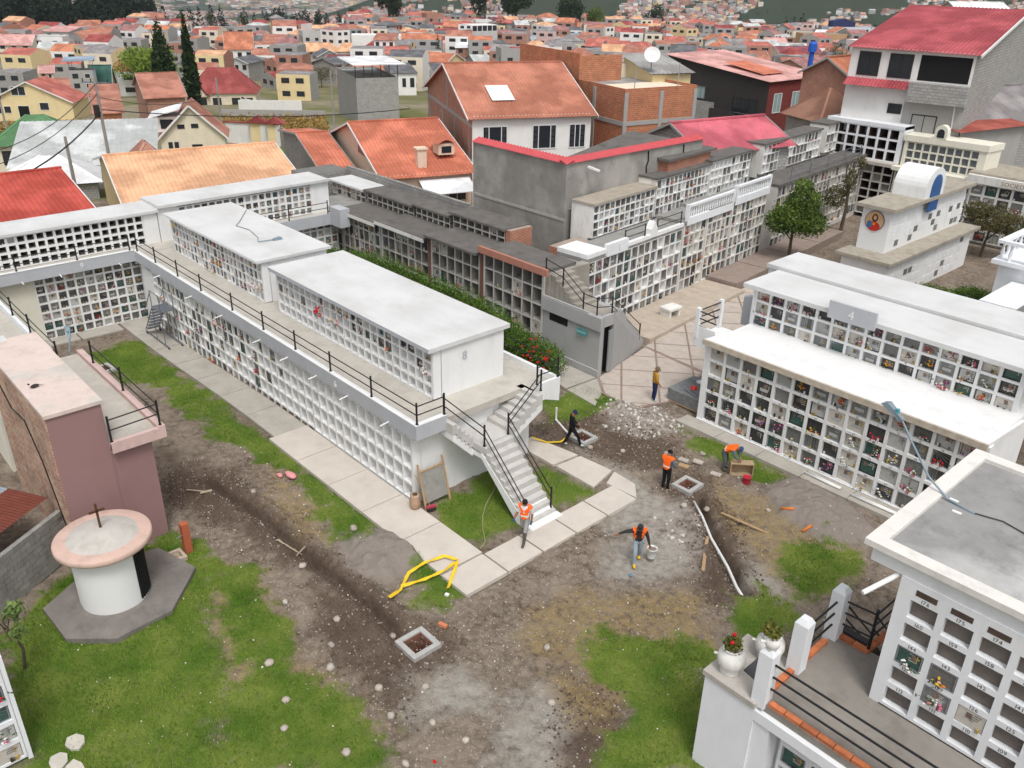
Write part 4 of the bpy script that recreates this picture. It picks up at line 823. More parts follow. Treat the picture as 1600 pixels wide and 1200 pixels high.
# wing: ground tier, heading turned about six degrees
WA = math.atan2(.995, -.1)
def wing(px, py, t, d=0.0, z=0.0): u = V2(WA); n = V2(WA - PI / 2); p = Vector((px, py, 0)) + u * t - n * d; return (p.x, p.y, z)
W0 = (-28.42, 31.3)
wg = empty('niche_row', (-29.5, 40, 0), 'long white niche wall beside the plaza with a bench in front', 'niche block', 'old burial niche rows')
wsegs = [(0.0, 9.2, 14, 6, .0, 4.15, white), (9.25, 11.9, 4, 6, .2, 4.35, white_old), (11.95, 14.9, 5, 6, .3, 4.6, white_old), (14.95, 19.6, 8, 6, .3, 4.5, white_old), (21.0, 40.0, 30, 6, .3, 4.6, oldfr)]
for i, (t0, t1, cols, rows, z0, z1, fm2) in enumerate(wsegs):
    rnd = random.Random(i + 77); dp = {(c, r): (1.0 if rnd.random() < (.16 if i < 4 else .12) else None) for c in range(cols) for r in range(rows)}
    cl = grid(wg, wing(*W0, t0 + .08, 0, z0), WA, cols, rows, (t1 - t0 - .16) / cols, (z1 - z0) / rows, .085, .085, .28, frame=fm2, back=niche_in, deep=lambda c, r: dp[c, r], deepmat=niche_grey)
    for k, c in cl.items():
        if dp[k] is None and rnd.random() < (.84 if i < 4 else .45): stone(wg, c, None, random.uniform(.03, .12), random.randrange(10) if random.random() < .22 else None)
    a, b, c_, d_ = wing(*W0, t0, .3), wing(*W0, t1, .3), wing(*W0, t1, 2.0), wing(*W0, t0, 2.0)
    m = MB(); m.prism([(a[0], a[1]), (b[0], b[1]), (c_[0], c_[1]), (d_[0], d_[1])], -.3, z1 + .02)
    a, b, c_, d_ = wing(*W0, t0, .004), wing(*W0, t0 + .08, .004), wing(*W0, t0 + .08, .32), wing(*W0, t0, .32); m.prism([(a[0], a[1]), (b[0], b[1]), (c_[0], c_[1]), (d_[0], d_[1])], -.3, z1 + .02)
    a, b, c_, d_ = wing(*W0, t0, -.03), wing(*W0, t1, -.03), wing(*W0, t1, .3), wing(*W0, t0, .3); m.prism([(a[0], a[1]), (b[0], b[1]), (c_[0], c_[1]), (d_[0], d_[1])], -.2, z0 + .03)
    m.build('wall', fm2, wg)
    ov = .0 if i == 0 else -.1; a, b, c_, d_ = wing(*W0, t0 - .01, ov), wing(*W0, t1 + .02, ov), wing(*W0, t1 + .02, 2.0), wing(*W0, t0 - .01, 2.0)
    MB().prism([(a[0], a[1]), (b[0], b[1]), (c_[0], c_[1]), (d_[0], d_[1])], z1 + .02, z1 + .22).build('roof', roof_dark if i == 4 else mat('grey_slab', (150, 148, 144), .9, .15, 2, .2, 40, .4), wg)
def wbox(m, t0, t1, d0, d1, z0, z1, mi=0):
    a, b, c_, d_ = wing(*W0, t0, d0), wing(*W0, t1, d0), wing(*W0, t1, d1), wing(*W0, t0, d1); return m.prism([(a[0], a[1]), (b[0], b[1]), (c_[0], c_[1]), (d_[0], d_[1])], z0, z1, mi)
wbox(MB(), -.02, 1.6, -.03, 2.0, 4.38, 4.62).build('coping', white, wg); wbox(MB(), 1.6, 9.2, -.03, .22, 4.3, 4.5).build('coping', white, wg)
pl_ = MB(); wbox(pl_, 1.55, 3.4, -.14, .1, 4.2, 4.85); pl_ = pl_.build('number_plate', white_cool, wg)
m = MB(); p = wing(*W0, 2.55, -.15, 4.5); text(m, '1', p, WA, .5); m.build('number', grey_paint, pl_)
m = MB(); wbox(m, 5.7, 6.3, -.06, .35, 4.35, 4.8); a = wing(*W0, 5.7, -.06); b = wing(*W0, 6.3, -.06); c_ = wing(*W0, 6.0, -.06); a2 = wing(*W0, 5.7, .35); b2 = wing(*W0, 6.3, .35); c2 = wing(*W0, 6.0, .35)
m.poly([(a[0], a[1], 4.8), (b[0], b[1], 4.8), (c_[0], c_[1], 5.25)]); m.poly([(b[0], b[1], 4.8), (b2[0], b2[1], 4.8), (c2[0], c2[1], 5.25), (c_[0], c_[1], 5.25)]); m.poly([(a2[0], a2[1], 4.8), (a[0], a[1], 4.8), (c_[0], c_[1], 5.25), (c2[0], c2[1], 5.25)]); m.build('gablet', white, wg)
railing('railing', 'black railing on top of the white niche wall beside the plaza', [wing(*W0, t, .1, 4.37) for t in (3.4, 5.3)], .85, (.42, .8), cap=False)
railing('railing', 'short black railing between the gablet and the balustrade', [wing(*W0, t, .1, 4.37) for t in (6.5, 9.0)], .85, (.42, .8), cap=False)
# balustrades: two lengths with turned balusters
def balustrade(label, t0, t1, z):
    e = empty('balustrade', wing(*W0, (t0 + t1) / 2, 0, z), label, 'balustrade', 'white balustrades')
    wbox(MB(), t0, t1, -.12, .08, z - .45, z).build('base', white_cool, e); wbox(MB(), t0, t1, -.12, .1, z + .62, z + .75).build('handrail', white_cool, e)
    prof = [(.06, 0), (.06, .05), (.035, .1), (.065, .25), (.03, .42), (.05, .52), (.06, .62)]
    me = MB().lathe(prof, (0, 0, 0), 8).mesh('baluster', white_cool, True); n = int((t1 - t0) / .26)
    for i in range(n): p = Vector(wing(*W0, t0 + .2 + i * (t1 - t0 - .3) / max(1, n - 1), -.02, z)); link(me, 'baluster', e, p - wloc(e))
    for t in (t0 + .06, t1 - .06): wbox(MB(), t - .07, t + .07, -.14, .1, z, z + .8).build('pier', white_cool, e)
balustrade('white balustrade on the niche wall nearer to the washroom', 9.4, 14.8, 4.75)
balustrade('white balustrade on the niche wall further from the washroom', 15.0, 19.6, 4.95)
# upper tier of the wing, set back
wu = empty('niche_row', (-31.4, 40, 4.3), 'set back upper niche rows of the plaza wing under the concrete house', 'niche block', 'old burial niche rows')
for i, (t0, t1, cols, rows, z0, z1, fm2, dd) in enumerate([(3.3, 9.4, 12, 4, 4.3, 6.1, white, 2.25), (9.45, 15.6, 13, 4, 4.35, 6.55, white, 2.25), (15.65, 21.0, 10, 4, 4.5, 6.7, white, 2.25), (23.5, 33, 16, 3, 4.7, 6.7, white, 2.6), (34, 44, 14, 3, 4.8, 6.9, white, 2.6)]):
    rnd = random.Random(i + 90); dp = {(c, r): (1.0 if rnd.random() < .22 else None) for c in range(cols) for r in range(rows)}
    cl = grid(wu, wing(*W0, t0 + .05, dd, z0), WA, cols, rows, (t1 - t0 - .1) / cols, (z1 - z0) / rows, .08, .08, .28, frame=fm2, back=niche_in, deep=lambda c, r: dp[c, r], deepmat=niche_grey)
    for k, c in cl.items():
        if dp[k] is None and rnd.random() < (.75 if i < 2 else .15): stone(wu, c, None, random.uniform(.03, .1), random.randrange(10) if random.random() < .25 else None)
    m = MB(); wbox(m, t0, t1, dd + .3, dd + 1.5, z0 - .3, z1 + .03); wbox(m, t0, t0 + .05, dd + .004, dd + .32, z0, z1); m.build('wall', white_old, wu)
    wbox(MB(), t0 - .05, t1 + .05, dd - .1, dd + 1.5, z1 + .03, z1 + .15).build('roof', roof_dark if i != 0 else mat('tan_roof', (168, 158, 144), .9, .12, 1.5, .2, 40, .4), wu)
wbox(MB(), 11.2, 16.2, 2.7, 4.0, 6.6, 7.35).build('brick_tier', mat_brick('brick_orange', (190, 108, 70), (168, 92, 60), (168, 152, 140), .28, .09, .015), wu)
wbox(MB(), 11.0, 16.6, 2.5, 4.1, 7.35, 7.5).build('roof', roof_dark, wu)
wbox(MB(), .9, 3.2, 1.7, 3.3, 3.6, 4.2).build('brick_base', mat_brick('brick_orange', (190, 108, 70), (168, 92, 60), (168, 152, 140), .28, .09, .015), wu)
# raised walk in front of the wing with a kerb, and the bench
wk = empty('walkway_wing', wing(*W0, 8, -1.5, 0), kind='structure')
for i in range(6): wbox(MB(), 1.9 + i * 1.75, 1.9 + i * 1.75 + 1.73, -3.0 + .1 * i * .3, -.02, -.1, .28).build('slab', mat('paving_walk', (186, 172, 156), .9, .14, 2, .25, 60, .4, (128, 112, 98), (1, 1, 1)), wk)
for i in range(4): wbox(MB(), 12.5 + i * 4, 12.5 + i * 4 + 3.97, -2.2, -.02, -.1, .5 + .02 * i).build('slab', mat('paving_walk_dark', (152, 136, 126), .9, .18, 2, .25, 60, .4, (104, 92, 84), (1, 1, 1)), wk)
bn = empty('bench', (-27.1, 36.9, .28), 'small white stone bench in front of the niche wall', 'bench')
MB().prism([(-27.55, 36.55), (-26.75, 36.5), (-26.7, 37.6), (-27.5, 37.65)], .68, .8).build('seat', white_old, bn)
MB().prism([(-27.5, 36.6), (-26.8, 36.56), (-26.8, 36.72), (-27.5, 36.76)], .28, .68).build('leg', white_old, bn); MB().prism([(-27.45, 37.35), (-26.77, 37.32), (-26.76, 37.48), (-27.45, 37.52)], .28, .68).build('leg', white_old, bn)

# ================================================================== BLOCK 4: two tiers on the right
b4 = empty('niche_block', (-13.5, 31, 0), 'white two tier niche block marked 4 crowded with headstones', 'niche block', 'white burial niche blocks')
c4 = grid(b4, (-18.75, 28.66, .06), 0, 14, 5, .795, .725, .13, .12, .3)
m = MB(); m.box(-18.98, -7.55, 28.98, 33, -.2, 3.69); m.box(-18.98, -18.75, 28.664, 29.0, -.2, 3.69); m.box(-7.62, -7.4, 28.664, 29, -.2, 3.69); m.box(-18.98, -7.5, 28.6, 29.0, -.2, .07); m.build('wall', white, b4)
c4u = grid(b4, (-18.95, 32.0, 3.55), 0, 15, 3, .735, .62, .12, .11, .28)
m = MB(); m.box(-19.0, -7.9, 32.29, 36.8, 3.0, 5.42); m.box(-19.1, -18.95, 32.004, 32.3, 3.4, 5.42); m.box(-7.93, -7.8, 32.004, 32.3, 3.4, 5.42); m.box(-19.05, -7.85, 31.99, 32.3, 3.4, 3.56); m.build('upper_wall', white, b4)
m = MB(); m.hexa([(-19.0, 28.5, 3.66), (-7.45, 28.5, 3.66), (-7.45, 32.02, 3.4), (-19.0, 32.02, 3.4), (-19.0, 28.5, 3.86), (-7.45, 28.5, 3.86), (-7.45, 32.02, 3.52), (-19.0, 32.02, 3.52)]); m.build('ledge', white, b4)
MB().box(-19.02, -7.43, 28.42, 28.52, 3.64, 3.88).build('ledge_edge', mat('worn_edge', (196, 184, 168), .95, .2, 3, .5, 20, .5, (140, 126, 110), (2, 2, 2)), b4)
m = MB(); m.box(-19.35, -6.9, 31.5, 34.25, 5.42, 5.6); m.build('roof', white_roof, b4); m = MB(); m.box(-20.0, -6.7, 34.3, 36.95, 5.55, 5.74); m.box(-19.9, -6.8, 34.35, 36.9, 3.2, 5.55); m.build('rear_roof', white_roof, b4)
pt = MB().box(-15.25, -13.25, 31.38, 31.5, 5.3, 6.02).build('number_plate', grey_paint, b4); m = MB(); text(m, '4', (-14.25, 31.378, 5.66), 0, .5, depth=.02); m.build('number', letter_white, pt)
for k, c in c4.items(): stone(b4, c, None, random.uniform(.03, .16), random.randrange(10) if random.random() < .4 else None)
for k, c in c4u.items(): stone(b4, c, None, random.uniform(.03, .12), random.randrange(10) if random.random() < .5 else None)
m = MB()
for (c, r), (p, n, ua, w_, h_) in c4.items():
    if r < 4: text(m, str((4 - r) * 14 + c + 1 - (13 if r == 3 else 0)), p + n * .004 + Vector((0, 0, h_ / 2 + .06)), ua, .115)
m.build('numbering', numeral, b4)
for i in range(14):
    if i % 3 == 1: MB().box(-18.8 + i * .78, -18.1 + i * .78, 31.97, 31.995, 3.47, 3.53).build('vent_slot', niche_dark, b4)
for cell, cols, lab, n_, s_ in ((c4[9, 3], ('magenta', 'red'), 'magenta bouquet high on the lower tier of block 4', 14, .55), (c4[6, 2], ('orange', 'yellow'), 'orange and yellow bouquet in the middle of the lower tier of block 4', 14, .55), (c4[12, 1], ('orange', 'yellow'), 'orange bouquet low on block 4 beside the grey flat roof', 16, .6), (c4u[11, 0], ('red', 'white'), 'red and white bouquet on the bottom row of the upper tier of block 4', 16, .7), (c4u[2, 2], ('red',), 'bright red bouquet near the left end of the upper tier of block 4', 12, .55), (c4u[12, 0], ('yellow',), 'yellow bouquet on the bottom row of the upper tier of block 4', 9, .5)): bouquet(cell, cols, lab, n_, s_)
eb = empty('balcony', (-19.6, 30, 3.2), 'small white balcony with black bars at the left end of block 4', 'balcony')
m = MB(); m.box(-20.1, -19.02, 29.4, 31.2, 3.2, 3.4); m.box(-20.1, -19.02, 29.3, 29.42, 3.0, 3.95); m.build('slab', white, eb)
for x, y in ((-20.0, 29.36), (-20.0, 31.0)): MB().box(x - .09, x + .09, y - .09, y + .09, 3.4, 4.75).build('post', white, eb)
for z in (3.95, 4.3, 4.62): MB().tube((-20.0, 29.4, z), (-20.0, 31, z), .03, n=6).build('bar', iron, eb); MB().tube((-20, 29.36, z), (-19.05, 29.36, z - .05), .03, n=6).build('bar', iron, eb)
m = MB(); m.prism([(32.6, 3.2), (33.2, 3.2), (33.2, 4.0), (33.0, 4.0), (33.0, 4.55), (32.6, 4.55)], -19.9, -19.0, 0, 'x'); m.build('stepped_pier', grey_paint, eb)
# pale house behind block 4 on the right
wh2 = empty('white_vault', (-10.5, 52, 0), 'plain white vault with a balustrade terrace at the right edge behind block 4', 'building')
m = MB(); m.box(-13.5, -3, 44.5, 58, 0, 5.3); m.build('wall', white_cool, wh2); m = MB(); m.box(-13.8, -3, 44.2, 58.2, 5.3, 5.5); m.build('roof', white_cool, wh2)
bm = MB().lathe([(.09, 0), (.09, .06), (.05, .12), (.1, .3), (.05, .55), (.08, .66), (.09, .8)], (0, 0, 0), 8).mesh('baluster', white_cool, True)
for i in range(16): link(bm, 'baluster', wh2, Vector((-13.6, 44.8 + i * .75, 5.5)) - wloc(wh2))
for i in range(8): link(bm, 'baluster', wh2, Vector((-13.1 + i * .75, 44.4, 5.5)) - wloc(wh2))
MB().box(-13.75, -13.45, 44.3, 58, 6.3, 6.45).box(-13.45, -5, 44.25, 44.55, 6.3, 6.45).build('handrail', white_cool, wh2)
m = MB(); m.box(-12.7, -6, 40.5, 44.4, 0, 4.6); m.build('annex', white_cool, wh2); MB().box(-10.6, -7, 38.0, 41.8, 4.6, 5.2).build('stone_tier', blockm, wh2)

# ================================================================== TOWER of two tiers with a vaulted crown and a round sacred picture
tw = empty('ossuary_tower', (-22, 53, 0), 'white two tier ossuary with vaulted crown and round sacred picture', 'ossuary')
m = MB(); m.box(-23.4, -20.55, 48.5, 60.5, 0, 2.55); m.build('lower_wall', white, tw); m = MB(); m.box(-23.25, -21.5, 49.8, 60.4, 2.7, 5.3); m.build('upper_wall', white, tw)
ot = mat('mossy_slab', (168, 160, 146), .95, .15, 2, .3, 40, .6, (92, 88, 66), (1, 1, 1))
MB().box(-23.7, -20.2, 48.15, 60.9, 2.55, 2.72).build('lower_roof', ot, tw); MB().box(-23.55, -21.1, 49.4, 60.8, 5.3, 5.5).build('upper_roof', ot, tw)
v = MB(); pr_ = [(-23.2, 5.5), (-21.25, 5.5), (-21.25, 6.7)] + [(-22.225 + .975 * math.cos(a), 6.7 + .975 * math.sin(a)) for a in np.linspace(.2, PI - .2, 9)] + [(-23.2, 6.7)]
v2 = [(y - 0, z) for y, z in [(53.3, 5.5), (55.9, 5.5), (55.9, 6.1)] + [(54.6 + 1.3 * math.cos(a), 6.1 + 1.15 * math.sin(a)) for a in np.linspace(.1, PI - .1, 15)] + [(53.3, 6.1)]]
v.prism(v2, -23.3, -21.25, 0, 'x'); v.build('vault', white, tw)
bl = MB(); arc = [(54.0, 4.6), (55.3, 4.6), (55.3, 6.1)] + [(54.65 + .65 * math.cos(a), 6.1 + .75 * math.sin(a)) for a in np.linspace(.2, PI - .2, 8)] + [(54.0, 6.1)]
bl.prism(arc, -21.24, -21.18, 0, 'x'); bl.build('blue_window', mat('blue_glass', (44, 92, 150), .3, .25, 3, spec=.5), tw)
pc = MB(); pc.tube((-22.4, 49.78, 4.55), (-22.4, 49.74, 4.55), .6, n=28); pco = pc.build('medallion', mat('medallion_rim', (120, 84, 110), .6, .1), tw)
def disc(x, z, rx, rz, y, mm, name, n=20): return MB().poly([(x + rx * math.cos(t), y, z + rz * math.sin(t)) for t in np.linspace(0, 2 * PI, n, endpoint=False)]).build(name, mm, pco)
disc(-22.4, 4.55, .56, .56, 49.738, mat('picture_ground', (206, 170, 130), .7, .15, 6), 'picture')
for nm, x, z, rx, rz, y, cc in (('robe', -22.4, 4.22, .4, .28, 49.736, (190, 50, 40)), ('cloak', -22.68, 4.3, .16, .22, 49.735, (60, 110, 160)), ('hair', -22.39, 4.72, .19, .24, 49.734, (84, 52, 36)), ('face', -22.39, 4.74, .10, .13, 49.732, (214, 170, 138)), ('heart', -22.4, 4.36, .08, .09, 49.731, (230, 150, 50))): disc(x, z, rx, rz, y, mat('picture_' + nm, cc, .7, .12, 8), nm)
seal = mat('ossuary_seal', (228, 230, 230), .7, .03, rand=.06)
for tier, x, y0, z0, rows, zs in ((0, -20.548, 49.2, .25, 4, .56), (1, -21.498, 50.4, 2.95, 5, .46)):
    for r in range(rows):
        for i in range(17):
            if random.random() < .42: continue
            y = y0 + i * .6; d_ = random.random() < .2
            MB().box(x, x + .02, y, y + .46, z0 + r * zs, z0 + r * zs + .36).build('seal_panel', SM[1] if d_ else seal, tw)
ss = empty('staircase', (-24.8, 47.5, 0), 'pale brick steps with a black handrail beside the ossuary', 'staircase')
for i in range(7): MB().box(-25.6 + i * .28, -23.7, 46.6, 48.1, i * .22, (i + 1) * .22).build('step', mat('brick_step', (196, 172, 152), .9, .15, 3), ss)
railing('railing', 'black railing on the pale brick steps beside the ossuary', [(-25.6, 46.65, .2), (-24.6, 46.65, 1.0), (-23.7, 46.65, 1.6), (-23.7, 45.3, 1.5)], .9, (.4, .85), cap=False)

# ================================================================== white building with balcony, lower right
BRX, BRY = -5.02, 15.98
br = empty('niche_house', (-2, 18, 0), 'white niche house with grey flat roof and balcony in the near right corner', 'niche block', 'white burial niche blocks')
cbr = grid(br, (BRX + .22, BRY, 3.04), 0, 11, 5, .725, .615, .15, .15, .16, frame=white_cool, back=mat('niche_taupe', (118, 110, 104), .95, .15, 3, .2, 30, .3, (90, 84, 80), (1, 1, 1)))
m = MB(); m.box(BRX, 3.2, BRY + .2, 21.4, 3.0, 6.5); m.box(BRX, BRX + .22, BRY + .002, BRY + .19, 3.0, 6.5); m.box(BRX + .22, 3.2, BRY + .002, BRY + .19, 6.115, 6.5); m.build('wall', white_cool, br)
m = MB(); m.box(BRX - .72, 3.4, BRY + .03, 21.5, 6.5, 6.9); m.build('beam', white_cool, br)
for i in range(11): MB().box(BRX + .36 + i * .725, BRX + .8 + i * .725, BRY - .006, BRY + .004, 6.2, 6.34).build('vent_slot', niche_dark, br)
rg = mat('grey_flat_roof', (150, 149, 147), .95, .16, 1.2, .35, 40, .7, (98, 95, 92), (.8, .8, .8), col2=(190, 189, 187), c2scale=.45, c2lo=.5, c2hi=.68)
MB().box(BRX - .55, 3.4, 16.2, 21.3, 6.9, 6.95).build('roof', rg, br)
cop = mat('cream_coping', (224, 220, 213), .85, .05, 1.5, .1, 40, .25)
MB().box(BRX - .88, 3.5, BRY - .12, BRY + .24, 6.9, 7.05).build('coping', cop, br); MB().box(BRX - .88, BRX - .52, BRY + .24, 21.3, 6.9, 7.05).build('coping', cop, br); MB().box(BRX - .88, 3.5, 21.3, 21.65, 6.9, 7.05).build('coping', cop, br)
for (c, r), k, f in (((0, 2), 3, 2), ((1, 2), 7, 4), ((1, 1), 12, 1), ((2, 0 + 1), 15, None), ((4, 3), 9, 5), ((5, 1), 4, 7)): stone(br, cbr[c, r], k, .02, f)
m = MB()
for (c, r), (p, n, ua, w_, h_) in cbr.items():
    if c < 9: text(m, str(112 + 16 * r - c), p + n * .004 + Vector((0, 0, h_ / 2 + .075)), ua, .135)
m.build('numbering', numeral, br)
MB().tube((BRX - .1, 16.1, 6.42), (BRX - .42, 15.2, 6.2), .055, n=10).build('drain_pipe', white, br)
# balcony deck, brick kerb, pillars, bars
bal = mat('balcony_cement', (140, 134, 126), .95, .16, 1.1, .25, 40, .6, (98, 90, 80), (1, 1, 1))
MB().box(-6.62, 3.4, 13.98, BRY, 2.8, 3.0).box(-6.62, BRX, BRY, 17.4, 2.8, 3.0).build('balcony_floor', bal, br)
m = MB(); m.box(-8.0, -6.62, 13.85, 15.6, -.4, 2.86); m.box(-6.62, 3.4, 14.5, 16, -.4, 2.78); m.box(-6.62, -6.2, 13.9, 14.6, -.4, 2.78); m.build('lower_wall', white_cool, br)
MB().box(-8.05, -6.62, 13.8, 15.65, 2.86, 3.0).build('ledge', mat('ledge_cement', (178, 172, 164), .9, .1, 1.5, .2, 40, .4), br)
MB().box(-6.62, 3.4, 13.85, 14.5, 2.5, 2.79).build('lower_beam', white_cool, br)
cbl = grid(br, (-6.1, 14.35, .6), 0, 11, 3, .75, .63, .15, .12, .14, frame=white_cool, back=niche_grey)
fill(br, cbl, .8, (.02, .05), .3)
MB().tube((-4.35, 13.9, 2.62), (-4.42, 13.35, 2.5), .05, n=9).build('drain_pipe', white, br)
bkm = mat('kerb_brick', (188, 112, 74), .9, .25, 6, .3, 60, .3, (120, 76, 52), (2, 2, 2), rand=.2)
kb = MB().box(-.19, .19, -.075, .075, 0, .09).mesh('brick', bkm)
for i in range(25): link(kb, 'brick', br, Vector((-6.2 + i * .4, 14.06 + random.uniform(-.008, .008), 3.0)) - wloc(br), random.uniform(-.02, .02))
for i in range(3): link(kb, 'brick', br, Vector((-6.62, 14.5 + i * .36, 3.0)) - wloc(br), PI / 2 + random.uniform(-.03, .03)); link(kb, 'brick', br, Vector((-6.62, 15.95 + i * .36, 3.0)) - wloc(br), PI / 2 + random.uniform(-.03, .03))
for i in range(2): link(kb, 'brick', br, Vector((-6.3 + i * .4, 17.3, 3.0)) - wloc(br), random.uniform(-.03, .03))
for i in range(5): link(kb, 'brick', br, Vector((-5.75 + .02 * i, 17.55 + i * .4, 3.0)) - wloc(br), PI / 2 + random.uniform(-.03, .03))
for y in (14.06, 15.5, 17.2):
    m = MB(); w_ = .17; m.box(-6.62 - w_, -6.62 + w_, y - w_, y + w_, 2.9, 4.42); m.hexa([(-6.62 - w_, y - w_, 4.42), (-6.62 + w_, y - w_, 4.42), (-6.62 + w_, y + w_, 4.42), (-6.62 - w_, y + w_, 4.42), (-6.62 - w_ * .55, y - w_ * .55, 4.56), (-6.62 + w_ * .55, y - w_ * .55, 4.56), (-6.62 + w_ * .55, y + w_ * .55, 4.56), (-6.62 - w_ * .55, y + w_ * .55, 4.56)])
    o = m.build('pillar', white_cool, br)
rl = empty('railing', (-6.4, 14.06, 3), 'black triple bar railing along the near balcony with white pillars', 'railing', 'black iron railings')
for h in (.45, .8, 1.15):
    MB().tube((-6.47, 14.06, 3 + h), (3.4, 14.06, 3 + h), .028, n=7).build('rail', iron, rl); MB().tube((-6.62, 15.62, 3 + h), (-6.62, 17.1, 3 + h), .028, n=7).build('rail', iron, rl); MB().tube((-6.5, 17.25, 3 + h), (-5.75, 17.35, 3 + h), .026, n=7).build('rail', iron, rl); MB().tube((-5.75, 17.35, 3 + h), (-5.7, 19.4, 3 + h), .026, n=7).build('rail', iron, rl)
MB().tube((-5.75, 17.35, 3.0), (-5.75, 17.35, 4.3), .04, n=8).build('post', iron, rl)
ms = empty('metal_stairs', (-6.3, 18.5, 0), 'dark metal stairs descending beside the grey flat roof', 'staircase')
for i in range(10): MB().box(-6.75, -5.85, 17.7 + i * .26, 17.9 + i * .26, 2.85 - i * .27, 2.89 - i * .27).build('step', mat('dark_steel', (58, 56, 56), .6, .2, 4), ms)
for x in (-6.78, -5.82):
    MB().bar((x, 17.6, 3.0), (x, 20.4, .1), .05, .16).build('stringer', iron, ms)
    for h in (.5, .9): MB().tube((x, 17.6, 3 + h), (x, 20.4, .1 + h), .025, n=6).build('rail', iron, ms)
# planters
def planter(x, y, z, label, fl, seed, sc=1.0):
    e = empty('plant_pot', (x, y, z), label, 'plant pot', 'white clay plant pots')
    prof = [(.001, 0), (.19, 0), (.2, .03), (.19, .12), (.25, .2), (.28, .32), (.26, .44), (.19, .52), (.17, .56), (.2, .6), (.18, .61), (.15, .56), (.001, .54)]
    MB().lathe([(r * sc, h * sc) for r, h in prof], (x, y, z), 20).build('pot', mat('pot_white', (224, 222, 216), .8, .1, 6, .25, 40, .35, (168, 160, 150), (2, 2, 2)), e, True)
    MB().tube((x - .18 * sc, y - .12, z + .36 * sc), (x - .3 * sc, y - .2, z + .37 * sc), .03, n=6).build('spout', mat('pot_white', (224, 222, 216)), e)
    leaf_cloud('leaves', [(x, y, z + .68 * sc, .2 * sc, .2 * sc, .16 * sc)], 260, .06, leafmat('pot_leaf', (70, 84, 36), (136, 132, 62), 3, 14), e, seed, .2)
    if fl:
        g = MB()
        for i in range(fl): g.blob((x + random.uniform(-.22, .22) * sc, y + random.uniform(-.2, .2) * sc, z + .82 * sc), .055, 0, i)
        tag(g.build('blossoms', FM['red'], e), kind='stuff')
    return e
planter(-7.62, 14.25, 3.0, 'white clay pot with a red geranium on the cement ledge', 2, 1, 1.2)
planter(-7.25, 15.3, 3.0, 'white clay pot holding a dark mossy bush behind the first balcony pillar', 0, 2, 1.25)
planter(-6.62, 14.06, 4.5, 'withered potted plant standing on top of the first balcony pillar', 0, 3, .62)
planter(-2.75, 13.75, 3.0, 'white pot with red geraniums at the bottom edge of the balcony', 3, 4, 1.0)
MB().prism([(-7.4, 14.5), (-6.85, 14.4), (-6.85, 15.0), (-7.4, 15.1)], 3.0, 3.02).thing('slate', mat('slate', (74, 74, 78), .7, .1), 'dark slate sheet on the cement ledge beside the pots', 'sheet')
# street lamp with a hooked arm on the flat roof
def lamp_head(m, p, d, L=.55):
    p = Vector(p); d = Vector(d).normalized(); s = d.cross(Vector((0, 0, 1))).normalized(); u = s.cross(d)
    m.hexa([p - s * .05 - u * .05, p + d * L - s * .12 - u * .06, p + d * L + s * .12 - u * .06, p + s * .05 - u * .05, p - s * .05 + u * .05, p + d * L * .85 - s * .08 + u * .07, p + d * L * .85 + s * .08 + u * .07, p + s * .05 + u * .05])
lampm = mat('lamp_grey', (130, 146, 156), .5, .08, 4, metal=.2, spec=.5)
def street_lamp(label, pts, d, photocell=True, r=.035, L=.6):
    e = empty('street_lamp', pts[0], label, 'street lamp', 'street lamps'); MB().path(pts, r, 8).build('arm', lampm, e); m = MB(); lamp_head(m, pts[-1], d, L); m.build('lamp_head', lampm, e)
    if photocell: q_ = Vector(pts[-1]) + Vector(d).normalized() * .2 + Vector((0, 0, .05)); MB().tube(q_, q_ + Vector((0, 0, .09)), .05, n=10).build('photocell', mat('photocell', (74, 150, 158), .5, 0), e)
    return e
street_lamp('grey street lamp reaching from the near flat roof over block 4', [(-4.75, 18.74, 6.95), (-5.4, 18.82, 7.0), (-5.95, 18.9, 7.3), (-6.6, 19.0, 8.0), (-6.9, 19.05, 8.35)], (-.62, .1, .35), r=.026, L=.62)
MB().path([(-4.75, 18.74, 6.98), (-4.2, 18.9, 6.98), (-3.4, 18.7, 6.98), (-2.6, 18.9, 6.98), (-1.5, 18.8, 6.98)], .014, 5).thing('cable', iron, 'thin dark cable trailing from the lamp across the grey flat roof', 'cable')
for x, y in ((-5.05, 18.5), (-5.3, 18.95)): MB().box(x - .1, x + .1, y - .04, y + .04, 6.9, 6.97).thing('lamp_bracket', white, 'pale block propping the lamp arm on the grey flat roof', 'bracket', 'lamp brackets')
street_lamp('grey street lamp at the end of the white gallery arm', [(-33.9, 7.45, 3.0), (-33.85, 7.6, 3.6), (-33.75, 7.8, 4.1), (-33.9, 7.95, 4.55)], (-.3, .1, .6), r=.03, L=.55)
street_lamp('fallen street lamp lying on the white roof behind block 8', [(-38.3, 18.25, 5.45), (-38.2, 18.6, 5.46), (-38.1, 18.95, 5.47)], (-.1, 1, .0), False, .025, .5)
MB().path([(-38.3, 18.25, 5.43), (-39.0, 18.6, 5.43), (-40.5, 18.9, 5.43), (-41.6, 18.7, 5.43), (-42.2, 19.2, 5.43), (-43.2, 19.9, 5.43), (-44.2, 20.6, 5.43)], .014, 5).thing('cable', iron, 'curly black cable on the white roof behind block 8', 'cable')
